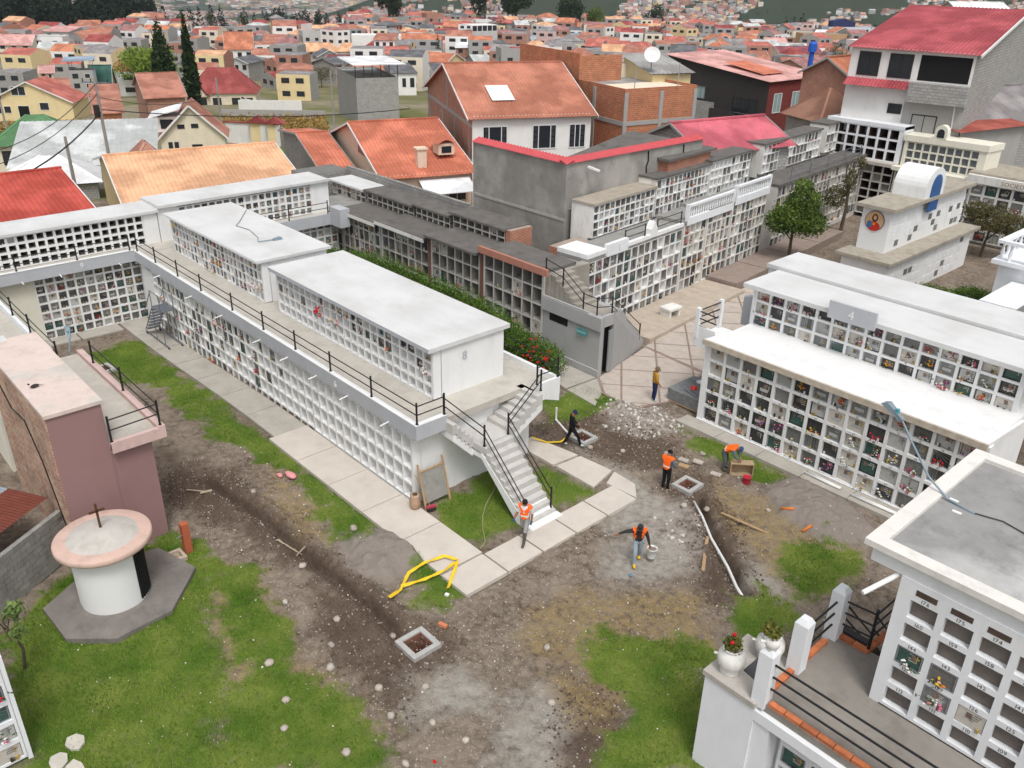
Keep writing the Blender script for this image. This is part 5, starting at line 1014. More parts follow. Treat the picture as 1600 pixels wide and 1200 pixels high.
# ================================================================== near left: block wall, tin roof, round tomb, tap post, niche end
cw = empty('block_wall', (-25.6, 3.5, 0), 'grey concrete block wall in front of the brick flank at the left edge', 'wall')
cbm = mat('cinder_block', (148, 146, 140), .95, .16, 4, .4, 60, .55, (70, 68, 62), (1.5, 1.5, .8), rand=.1)
wa, wb = Vector((-26.72, 4.82, 0)), Vector((-23.2, -.6, 0)); ud = (wb - wa).normalized(); ang = math.atan2(ud.y, ud.x)
MB().obox((wa + wb) / 2 + Vector((0, 0, .86)), ud * (wb - wa).length / 2, Vector((-ud.y, ud.x, 0)) * .06, (0, 0, .92)).build('mortar', mat('mortar', (128, 124, 116), .95, .1), cw)
cbl_ = MB().box(-.195, .195, -.085, .085, 0, .185).mesh('block', cbm)
for r in range(9):
    for i in range(16):
        t = .2 + i * .405 + (.2 if r % 2 else 0)
        if t < (wb - wa).length - .1: link(cbl_, 'block', cw, wa + ud * t + Vector((0, 0, r * .2 + random.uniform(0, .004))) - wloc(cw), ang)
tin = mat('tin_sheet', (150, 160, 170), .5, .15, 1.5, .1, 20, .4, (120, 96, 84), (1, 1, .3), metal=.3)
ts = empty('tin_roof', (-28, 3.6, 2), 'low patched tin roof with a rusty sheet beside the brick flank', 'roof')
nrm = Vector((-ud.y, ud.x, 0))
for k, (o_, L_, mm_) in enumerate(((0, 1.4, mat('rust_sheet', (112, 60, 48), .9, .2, 3)), (1.4, 2.2, tin))):
    m = MB(); p0 = wa + ud * (-.6) + Vector((-.3 - o_ * .8, -.6 - o_ * .6, 2.0 + o_ * .12)); corrug(m, p0, ud * 5.5, Vector((-.8, -.6, .12)) * L_, .13, .018); m.build('sheet', mm_, ts)
rt_ = empty('round_tomb', (-23.2, 5.15, 0), 'round white tomb with pink disc roof and iron cross on a concrete slab', 'tomb')
MB().prism([(-24.3, 3.3), (-22.5, 3.4), (-21.55, 4.5), (-21.7, 6.2), (-23.2, 7.6), (-25.0, 7.1), (-25.3, 4.9)], -.2, .16).build('slab', mat('stained_slab', (128, 122, 116), .95, .2, 1.5, .4, 40, .7, (72, 68, 64), (1, 1, 1)), rt_)
MB().lathe([(.98, .14), (1.0, .3), (1.0, 1.6), (1.0, 2.2)], (-23.55, 5.2, 0), 40).build('drum', mat('tomb_white', (234, 234, 232), .8, .02, 1, 0, 30, .08, (170, 170, 160), (1, 1, .3)), rt_, True)
rfp = [(1.0, 2.2), (1.36, 2.2), (1.38, 2.24), (1.38, 2.36), (1.34, 2.39)]
MB().lathe(rfp + [(1.0, 2.40)], (-23.55, 5.2, 0), 44).build('roof_disc', mat('pink_disc', (206, 176, 162), .9, .08, 2, .3, 40, .5, (130, 118, 106), (1, 1, 1)), rt_, True)
MB().lathe([(1.0, 2.40), (.8, 2.50), (.45, 2.60), (.15, 2.66), (.001, 2.67)], (-23.55, 5.2, 0), 44).build('dome', mat('dome_cement', (192, 186, 178), .95, .12, 2.5, .4, 40, .5, (130, 124, 116), (1, 1, 1)), rt_, True)
cm = mat('rusty_cross', (92, 62, 44), .8, .3, 8); m = MB(); m.bar((-23.55, 5.2, 2.62), (-23.55, 5.2, 3.5), .06, .06); m.bar((-23.55, 4.98, 3.25), (-23.55, 5.42, 3.25), .06, .06); m.build('cross', cm, rt_)
for i in range(7): a = .55 + i * .1; MB().tube((-23.55 + 1.02 * math.cos(a), 5.2 + 1.02 * math.sin(a), .25), (-23.55 + 1.02 * math.cos(a), 5.2 + 1.02 * math.sin(a), 2.1), .016, n=5).build('grille_bar', iron, rt_)
dm = MB()
for i in range(6): a0, a1 = .5 + i * .11, .5 + (i + 1) * .11; dm.poly([(-23.55 + 1.004 * math.cos(a0), 5.2 + 1.004 * math.sin(a0), .25), (-23.55 + 1.004 * math.cos(a1), 5.2 + 1.004 * math.sin(a1), .25), (-23.55 + 1.004 * math.cos(a1), 5.2 + 1.004 * math.sin(a1), 2.1), (-23.55 + 1.004 * math.cos(a0), 5.2 + 1.004 * math.sin(a0), 2.1)])
dm.build('doorway', mat('dark_interior', (26, 26, 28), .9, .1), rt_)
tp = empty('tap_post', (-24.35, 7.85, 0), 'reddish square post with a water tap beside a small basin', 'tap')
MB().box(-24.47, -24.23, 7.72, 7.96, -.1, 1.15).build('post', mat('post_red', (178, 98, 68), .85, .1, 3, .1, 30, .2), tp)
MB().tube((-24.3, 7.72, .75), (-24.28, 7.5, .73), .018, n=6).build('tap', galv, tp)
m = MB(); [m.box(*q, -.05, .14) for q in ((-24.55, -23.95, 7.05, 7.15), (-24.55, -23.95, 7.55, 7.65), (-24.55, -24.45, 7.15, 7.55), (-24.05, -23.95, 7.15, 7.55))]; m.box(-24.45, -24.05, 7.15, 7.55, -.05, .02); m.build('basin', mat('basin', (186, 168, 154), .9, .1, 3, .2), tp)
nl = empty('niche_block', (-19.5, 0, 0), 'end of a white niche block in the lower left corner of the yard', 'niche block', 'white burial niche blocks')
cnl = grid(nl, (-18.9, -2.6, .1), PI / 2, 5, 5, .8, .62, .16, .14, .2, frame=white_cool, back=niche_grey); fill(nl, cnl, .95, (.02, .08), .5)
MB().box(-20.9, -19.1, -3.0, 1.42, -.3, 3.3).box(-19.12, -18.9, 1.39, 1.5, -.2, 3.3).build('wall', white_cool, nl)
for i, (x, y) in enumerate(((-18.3, 1.9), (-18.0, 1.4), (-18.6, 2.4), (-17.8, 2.1))):
    MB().prism([(x + .32 * math.cos(t) * random.uniform(.7, 1.1), y + .26 * math.sin(t) * random.uniform(.7, 1.1)) for t in np.linspace(0, 2 * PI, 7, endpoint=False)], .0, .09).thing('flagstone', mat('flagstone', (196, 190, 178), .9, .15, 3, .3, 30), 'pale flagstone lying in the grass by the lower left niche block', 'stone', 'flagstones by the lower left niche block')
lf = empty('shrub', (-21.2, 1.0, 0), 'leafy shrub tips poking in at the left edge by the block wall', 'shrub')
leaf_cloud('leaves', [(-22.2, 2.35, 2.0, .35, .3, .35), (-21.9, 2.3, 1.5, .25, .2, .3)], 260, .09, leafmat('shrub_leaf', (88, 112, 62), (140, 160, 92), 3, 10), lf, 8, .1); trunk(lf, (-22.2, 2.2, 0), 1.7, .05, 2, 3, .3)

# ================================================================== TOWN
HOUSES = [
('house with orange ribbed roof, dormer and cream chimney behind the grey block wall', -53.3, 35.9, 0.0, 71.3, 6.9, 18, 3.5, 'gx', 'orange', 2.5, 'peach', 'peach', None),
('low lean-to with orange ribbed roof and grey block side beside the dormer house', -60.6, 35.1, -0.3, 71.3, 2.0, 18, 3.3, 'gx', 'orange', 1.2, 'cinder', 'cinder', None),
('white house with weathered tile roof, brick gable and paned windows', -53.0, 44.1, -0.2, 63.9, 9.9, 18, 7.3, 'gx', 'tile', 3.0, 'white', 'brick', None),
('bare brick building with grey concrete columns beside the white tile roofed house', -47.4, 55.5, -0.5, 77.3, 7.5, 17.1, 9.1, 'flat', 'grey', 0.3, 'brick_o', 'brick_o', None),
('cream house with a white satellite dish behind the bare brick building', -50.2, 62.3, -1.0, 72.3, 4.0, 5, 10.3, 'shed', 'grey', 1.2, 'yellow', 'yellow', (1, 2, 1)),
('cream rendered wall house on top of the bare brick building', -55.7, 60.2, -1.2, 67.3, 4.0, 5, 10.8, 'flat', 'grey', 0.2, 'cream', 'cream', None),
('two storey house with black balcony, brick red side wall and faded pink roof', -52.6, 85.0, -3.0, 87.3, 10.6, 14.4, 9.9, 'shed', 'pinkfade', 1.6, 'oxred', 'dark', None),
('low house with bright pink ribbed roof beside the grey niche roof', -35.2, 49.8, 0.0, 77.3, 8.1, 6.5, 6.6, 'gx', 'pink', 1.4, 'cinder', 'cinder', None),
('brown hip roofed house between the brick red house and the tall grey house', -40.0, 73.9, -1.4, 67.3, 4.9, 5, 7.1, 'hip', 'brown', 2.4, 'cinder', 'cinder', (1, 2, 0)),
('tall house with red ribbed roof, white front, open terrace and block gable', -26.2, 69.2, -0.5, 99.3, 28.8, 9, 13.1, 'gy', 'redsheet', 2.6, 'cinder', 'white', None),
('house with a grey ribbed roof at the right edge below the tall block gable', -26.7, 73.3, -0.5, 72.3, 10.4, 8.3, 7.7, 'gx', 'greysheet', 2.2, 'cinder', 'dark', None),
('house with a flat rust red sheet roof right of the white niche row', -26.1, 69.2, -0.5, 77.3, 7.9, 6.4, 7.6, 'shed', 'rust', 0.8, 'grey', 'dark', None),
('long house with bright red ribbed roof behind the row of dark holes', -56.4, 8.5, -0.5, 87.3, 7.8, 18, 3.4, 'gx', 'red', 1.7, 'yellow', 'yellow', None),
('long house with peach ribbed roof and translucent panels behind the cemetery', -57.0, 18.7, -0.4, 77.3, 11.6, 18, 3.4, 'gx', 'peachroof', 1.9, 'yellow', 'yellow', None),
('small brown pyramid roof behind the left part of the peach roof', -79.6, 26.7, -3.0, 77.3, 3.5, 5, 3.4, 'hip', 'brownpink', 2.2, 'cinder', 'cinder', None),
('small brown pyramid roof behind the right part of the peach roof', -75.1, 33.0, -3.1, 77.3, 3.6, 5, 3.4, 'hip', 'brownpink', 2.0, 'cinder', 'cinder', None),
('low house with broad white hip roof at the left edge', -82.2, 17.1, -3.3, 72.3, 7.0, 5.6, 3.4, 'hip', 'white', 1.8, 'cinder', 'cinder', None),
('long shed with pale grey sloping roof in front of the green hip roof', -89.9, 19.6, -3.5, 65.3, 12.1, 9, 3.4, 'shed', 'palegrey', 2.6, 'cinder', 'cinder', None),
('house with a bright green hip roof at the left edge', -109.7, 22.5, -4.7, 67.3, 8.5, 6.8, 3.4, 'hip', 'green', 2.6, 'cream', 'cream', (1, 3, 0)),
('cream gable house with small slit windows and a white terrace canopy', -107.4, 40.1, -5.3, 63.3, 7.5, 6.0, 3.4, 'gy', 'brown2', 3.6, 'cream', 'white', None),
('yellow gable house with dark windows and a tall dark doorway', -194.2, 40.9, -11.5, 53.3, 15.3, 9, 3.5, 'gy', 'redfade', 3.6, 'yellow', 'yellow', None),
('grey three storey house with a pale blue canopy on its roof terrace', -229.6, 66.6, -14.2, 65.3, 5.3, 5, 6.6, 'flat', 'grey', 0.3, 'grey', 'bluewhite', (3, 2, 0)),
('old cream house with a faded pale roof left of the grey three storey house', -270.8, 71.2, -16.8, 65.3, 3.2, 5, 5.0, 'gx', 'pinkfade', 1.5, 'cream', 'white', (2, 2, 1)),
('small yellow house with dark green mansard roof', -233.8, 72.3, -14.6, 59.3, 4.7, 5, 3.6, 'gx', 'darkgreen', 4.0, 'yellow', 'yellow', (1, 2, 0)),
('brick house with brown tile roof beside two dark cypress trees', -157.8, 57.6, -9.1, 75.3, 6.4, 18, 4.6, 'gx', 'brown2', 3.0, 'brick', 'brick', None),
('narrow brick house with an orange lean-to roof beside the utility pole', -140.8, 43.5, -7.3, 72.3, 3.6, 18, 3.4, 'shed', 'brown2', 2.0, 'brick_o', 'brick', None),
('villa with large red tile roof and arched windows behind the cypresses', -199.7, 82.2, -13.6, 57.3, 15.0, 9, 3.4, 'hip', 'villared', 5.0, 'cream', 'cream', None),
('grey block building with an unfinished canopy terrace behind the dormer house', -139.2, 88.6, -8.8, 69.3, 7.8, 18, 6.9, 'flat', 'grey', 0.4, 'cinder', 'cinder', None),
('cream three storey house with pink roof at the far left edge', -358.7, 82.2, -18.2, 52.3, 11.6, 9, 6.7, 'gx', 'pinkfade', 3.0, 'cream', 'cream', (3, 3, 0)),
('white modern house with black window bands at the far left', -356.9, 93.1, -18.2, 57.3, 10.6, 8.5, 8.5, 'flat', 'grey', 0.4, 'white', 'white', (2, 2, 0)),
('house with brown tile roof right of the white modern house', -356.6, 101.3, -19.2, 62.3, 9.2, 7.4, 3.4, 'hip', 'brown2', 3.2, 'brick', 'brick', (1, 2, 0)),
('house with dark slate roof and white gable above the brick wall', -357.2, 113.7, -19.0, 67.3, 4.8, 5, 3.4, 'gy', 'slate', 2.6, 'white', 'cinder', (1, 2, 0)),
('white house with pink red roof beside the big leafy tree', -355.1, 122.0, -18.3, 69.3, 9.6, 7.7, 4.9, 'gx', 'redfade', 2.0, 'white', 'white', (2, 3, 1)),
('white terraced house with salmon roof below the pine wood', -445.7, 140.3, -20.6, 59.3, 13.8, 9, 3.4, 'gx', 'redfade', 2.4, 'white', 'white', (1, 4, 1)),
('maroon roofed double gable house left of the grey sheds', -388.1, 139.5, -18.7, 62.3, 12.0, 9, 3.5, 'gx', 'villared', 4.0, 'brick', 'brick', (1, 3, 0)),
('pink hip roofed bungalow behind the big leafy tree', -317.9, 127.5, -18.6, 62.3, 8.8, 7.0, 3.4, 'hip', 'pink', 3.0, 'cream', 'cinder', (1, 1, 0)),
('brick and grey house with dark slab roof behind the pink hip roof', -343.1, 145.7, -18.3, 77.3, 8.6, 18, 3.7, 'gy', 'slate', 2.0, 'brick', 'white', (1, 2, 1)),
('white chalet with orange roof above a white garden wall', -306.2, 142.0, -17.9, 61.3, 9.3, 7.5, 6.6, 'gx', 'orange2', 5.0, 'white', 'white', (1, 3, 1)),
('grey flat roofed workshop among the left rooftops', -448.4, 179.2, -20.4, 62.3, 10.7, 8.6, 3.4, 'gx', 'palegrey', 1.0, 'cinder', 'cinder', None),
('grey and white shed row below the far trees', -460.3, 198.4, -20.3, 62.3, 12.9, 9, 3.4, 'gx', 'palegrey', 1.4, 'white', 'white', (1, 3, 0)),
('house with orange roof and grey gable right of the shed row', -449.2, 218.5, -20.9, 77.3, 6.3, 16.6, 3.4, 'gy', 'orange2', 2.5, 'grey', 'grey', None),
('cream hall with two small square windows', -413.3, 222.3, -19.7, 59.3, 15.7, 9, 4.7, 'flat', 'grey', 0.3, 'cream', 'cream', (1, 2, 0)),
('workshop with maroon roof and grey gable', -378.2, 222.3, -21.2, 107.3, 12.1, 14.4, 3.4, 'gy', 'villared', 2.6, 'grey', 'grey', None),
('long bungalow with peach roof in front of the maroon workshop', -340.4, 193.1, -20.6, 57.3, 19.5, 9, 3.4, 'gx', 'peachroof', 2.8, 'cream', 'cream', (1, 5, 0)),
('grey block house with two small windows and slab roof', -299.0, 174.3, -18.5, 72.3, 8.7, 8.4, 3.4, 'gy', 'slate', 2.2, 'cinder', 'cinder', (1, 2, 0)),
('small white house with grey roof beside the yellowish tree', -304.5, 161.5, -18.8, 67.3, 5.3, 18, 3.4, 'gx', 'slate', 1.6, 'white', 'grey', (1, 2, 0)),
('row of grey houses with lean-to roofs left of the white block', -292.4, 180.8, -19.4, 67.3, 8.8, 7.3, 3.4, 'shed', 'greysheet', 1.4, 'cinder', 'cinder', (1, 3, 0)),
('big plain white block with narrow window slots', -320.9, 203.3, -18.3, 55.3, 20.1, 9, 7.8, 'flat', 'white', 0.3, 'white', 'white', None),
('brick house with grey block wing beside the plain white block', -328.2, 233.5, -18.5, 57.3, 12.2, 18, 5.2, 'gx', 'orange2', 1.6, 'brick', 'brick', None),
('white balcony house with red roof left of the four storey block', -325.2, 246.4, -18.6, 67.3, 9.7, 9.1, 3.4, 'gx', 'villared', 2.4, 'white', 'brick', (2, 2, 0)),
('black framed glass building left of the four storey block', -332.6, 264.7, -18.9, 57.3, 5.0, 5.8, 7.1, 'flat', 'grey', 0.3, 'bluewhite', 'dark', (2, 1, 0)),
('pale four storey block with a glazed top floor', -291.5, 242.7, -18.3, 82.3, 12.3, 9, 9.8, 'flat', 'grey', 0.3, 'palegrey', 'white', (3, 0, 2)),
('brick house with brown roof right of the four storey block', -316.5, 279.1, -18.9, 57.3, 7.1, 6.0, 3.3, 'gx', 'brown2', 1.8, 'brick', 'brick', (1, 2, 0)),
('white corner shop building with blue sign band', -325.6, 296.5, -19.2, 57.3, 12.5, 9, 4.6, 'flat', 'grey', 0.3, 'bluewhite', 'bluewhite', (1, 4, 0)),
('long white hall behind the corner shop building', -407.2, 391.8, -21.4, 57.3, 15.2, 9, 4.0, 'flat', 'white', 0.3, 'white', 'white', None),
('house with orange roof behind the bare brick building', -226.0, 219.2, -17.7, 72.3, 12.3, 9.2, 5.2, 'gx', 'orange2', 2.6, 'grey', 'grey', None),
('house with a brown hip roof left of the grey gable', -229.6, 236.8, -17.9, 62.3, 10.3, 8.2, 5.2, 'hip', 'brown2', 2.8, 'cinder', 'cinder', None),
('plain grey gable house behind the cream satellite dish house', -205.3, 224.1, -17.6, 55.3, 10.9, 8.7, 5.2, 'gy', 'greysheet', 3.0, 'grey', 'grey', None),
('turquoise house with grey hip roof among the middle rooftops', -298.5, 315.2, -20.2, 62.3, 10.9, 8.7, 3.4, 'hip', 'slate', 2.8, 'turq', 'turq', (1, 3, 0)),
('brick house with orange roof and white side beside the turquoise house', -284.4, 318.3, -19.0, 82.3, 8.6, 6.9, 3.3, 'gx', 'orange2', 2.2, 'brick', 'white', (1, 1, 2)),
('white bungalow with blue grey roof among the middle rooftops', -333.5, 340.8, -20.8, 62.3, 12.9, 9, 3.4, 'gx', 'bluegrey', 2.2, 'white', 'white', (1, 3, 0)),
('maroon roofed house left of the grey blue roofs', -322.5, 312.3, -20.7, 62.3, 10.5, 8.4, 3.4, 'gx', 'maroon', 2.2, 'brick', 'brick', (1, 3, 0)),
('house with pink gable roofs right of the grey gable', -216.6, 255.0, -17.9, 67.3, 7.8, 6.2, 5.2, 'gy', 'pinkfade', 2.4, 'pinkw', 'pinkw', (1, 1, 0)),
('grey house with faded red roof behind the grey gable', -229.4, 275.6, -18.1, 82.3, 7.4, 10.5, 5.2, 'gx', 'redfade', 3.0, 'grey', 'grey', None),
('white house with large dark windows beside a brick wall', -304.6, 383.5, -20.1, 57.3, 10.5, 8.4, 5.0, 'gx', 'redfade', 1.6, 'white', 'brick', (2, 3, 0)),
('plain grey block house with one small window', -312.1, 415.2, -20.6, 59.3, 16.2, 9, 4.6, 'flat', 'grey', 0.3, 'cinder', 'cinder', (1, 1, 0)),
('pair of white gable houses with salmon roofs', -207.9, 281.6, -18.0, 82.3, 14.8, 9, 5.2, 'gy', 'redfade', 2.2, 'white', 'white', (1, 2, 2)),
('dark modern house with white roof sheet', -220.1, 318.5, -18.4, 59.3, 10.5, 8.4, 5.2, 'flat', 'white', 0.3, 'dark', 'dark', (1, 2, 0)),
('brown tile roofed house right of the dark modern house', -189.1, 290.1, -18.0, 67.3, 8.3, 6.6, 5.2, 'gx', 'brown2', 2.8, 'cream', 'cream', (1, 1, 0)),
('brick and grey house with long wall in the middle distance', -289.0, 419.9, -20.4, 57.3, 16.1, 9, 3.2, 'gx', 'greysheet', 1.2, 'brick', 'brick', None),
('house with a long orange roof below the wooded hill', -541.6, 718.8, -70.0, 55.3, 20.9, 9.9, 33.6, 'gx', 'orange2', 2.4, 'white', 'white', (1, 4, 0)),
('yellow house with orange roof left of the white window house', -344.1, 405.3, -20.8, 72.3, 10.3, 8.3, 3.1, 'gx', 'orange2', 2.0, 'yellow', 'yellow', (1, 2, 0)),
('long tan brick building right of centre', -238.9, 409.6, -19.8, 53.3, 31.8, 9, 8.4, 'flat', 'grey', 0.3, 'tanbrick', 'tanbrick', None),
('blue and white building with navy roof shed on top', -271.3, 492.6, -21.3, 57.3, 30.4, 9, 8.5, 'flat', 'grey', 0.3, 'bluewhite', 'bluewhite', (2, 7, 0)),
('long white hall left of the blue and white building', -480.3, 761.1, -70.0, 55.3, 31.6, 9.1, 38.3, 'flat', 'white', 0.3, 'white', 'white', (1, 2, 0)),
('house with maroon ribbed roofs in front of the tan brick building', -201.3, 329.2, -18.4, 57.3, 18.4, 9, 5.2, 'gx', 'maroon', 2.0, 'cream', 'cream', (1, 3, 0)),
('brick gable house with faded maroon roof and a satellite dish', -158.2, 277.5, -17.8, 92.3, 25.6, 13.5, 5.2, 'gx', 'maroonfade', 2.6, 'brick', 'brick', (1, 1, 0)),
('grey house with three boarded yellow windows on the right hilltop', -68.0, 167.7, -5.4, 55.3, 10.0, 8.0, 16.8, 'gx', 'white', 1.6, 'palegrey', 'palegrey', (1, 3, 0)),
('house with a red roof behind the tall red roofed house at the right', -32.2, 89.4, -0.4, 67.3, 6.3, 5.0, 12.3, 'gx', 'redfade', 2.6, 'brick', 'brick', None),
('house with an orange roof edge left of the tall red roofed house', -40.2, 78.3, -1.7, 87.3, 3.5, 5, 10.9, 'gx', 'orange2', 1.4, 'brick', 'brick', None),
('house with salmon roof left of the tall red roofed house', -128.8, 241.1, -16.1, 67.3, 10.7, 8.6, 4.9, 'gx', 'redfade', 2.0, 'grey', 'grey', None),
('pale house with tan roof in the right middle distance', -233.6, 484.8, -20.9, 59.3, 14.7, 9, 4.5, 'gx', 'peachroof', 2.0, 'cream', 'cream', (1, 2, 0)),
('small white house with a salmon roof left of centre', -273.1, 185.7, -17.9, 62.3, 9.7, 16.1, 5.2, 'gx', 'redfade', 1.8, 'cream', 'cream', (1, 2, 0)),
('unfinished white house with a dark flat roof and lattice wall', -195.5, 135.4, -14.1, 61.3, 6.4, 18, 5.2, 'shed', 'slate', 0.8, 'white', 'white', (1, 3, 1)),
('white house with sloping dark roof right of the lattice wall', -184.7, 142.2, -13.8, 59.3, 4.6, 17.2, 5.2, 'shed', 'slate', 1.0, 'white', 'white', (1, 2, 0)),
('house with orange and pink roofs behind the unfinished canopy terrace', -202.5, 129.8, -14.3, 67.3, 6.8, 18, 5.2, 'gx', 'orange2', 1.8, 'pinkw', 'pinkw', None),
('brick walled yard house behind the white tile roofed house', -221.3, 192.8, -17.5, 57.3, 7.5, 8.8, 5.2, 'flat', 'grey', 0.2, 'brick', 'brick', None),
('grey house with metal roof left of the brick walled yard', -234.2, 196.1, -17.6, 67.3, 5.9, 10.4, 5.2, 'gx', 'palegrey', 1.6, 'grey', 'grey', (1, 1, 0))]

RC = {'orange': (206, 112, 82), 'orange2': (200, 118, 84), 'tile': (186, 112, 86), 'grey': (150, 148, 144), 'pinkfade': (206, 150, 142), 'pink': (200, 88, 102), 'brown': (150, 104, 82), 'redsheet': (172, 66, 72), 'greysheet': (140, 134, 134), 'rust': (168, 82, 68), 'red': (192, 70, 56), 'peachroof': (222, 164, 122), 'brownpink': (178, 122, 102), 'white': (228, 229, 230), 'palegrey': (190, 192, 190), 'green': (84, 132, 84), 'brown2': (176, 112, 90), 'redfade': (190, 100, 86), 'darkgreen': (44, 92, 80), 'villared': (158, 66, 62), 'slate': (98, 98, 102), 'maroon': (140, 70, 78), 'maroonfade': (160, 108, 104), 'bluegrey': (140, 158, 176)}
WC = {'peach': (226, 202, 180), 'white': (232, 230, 226), 'cream': (226, 214, 192), 'yellow': (226, 206, 160), 'grey': (166, 164, 160), 'dark': (62, 58, 58), 'oxred': (124, 58, 54), 'bluewhite': (204, 212, 222), 'pinkw': (206, 176, 170), 'turq': (150, 200, 190), 'palegrey': (192, 192, 190)}
RC = {k: tuple(int((c * .86 + .14 * sum(v) / 3) * .93) for c in v) for k, v in RC.items()}
rmat = {k: mat('roof_' + k, v, .8, .14, 1.1, .15, 18, .35, tuple(int(c * .62) for c in v), (1, 1, 1), col2=tuple(min(255, int(c * 1.1 + 14)) for c in v), c2scale=.35) for k, v in RC.items()}
wmat = {k: mat('wall_' + k, v, .9, .07, .7, .08, 20, .25, tuple(int(c * .7) for c in v)) for k, v in WC.items()}
wmat['brick'] = mat_brick('brick_red', (170, 102, 80), (186, 124, 98), (170, 150, 136), .3, .1, .018, var=.3)
wmat['brick_o'] = mat_brick('brick_orange2', (196, 118, 76), (182, 98, 62), (176, 150, 126), .34, .16, .02, var=.35)
wmat['tanbrick'] = mat_brick('brick_tan', (198, 160, 122), (186, 146, 108), (182, 156, 128), .4, .2, .02, var=.2)
wmat['cinder'] = mat_brick('cinder_town', (172, 170, 166), (156, 154, 150), (134, 132, 128), .44, .22, .02, var=.18)
glass = mat('window_glass', (44, 48, 54), .2, .15, 3, spec=.6); frame_w = mat('window_frame', (226, 226, 224), .6, .03); frame_d = mat('window_frame_dark', (52, 46, 42), .6, .05)
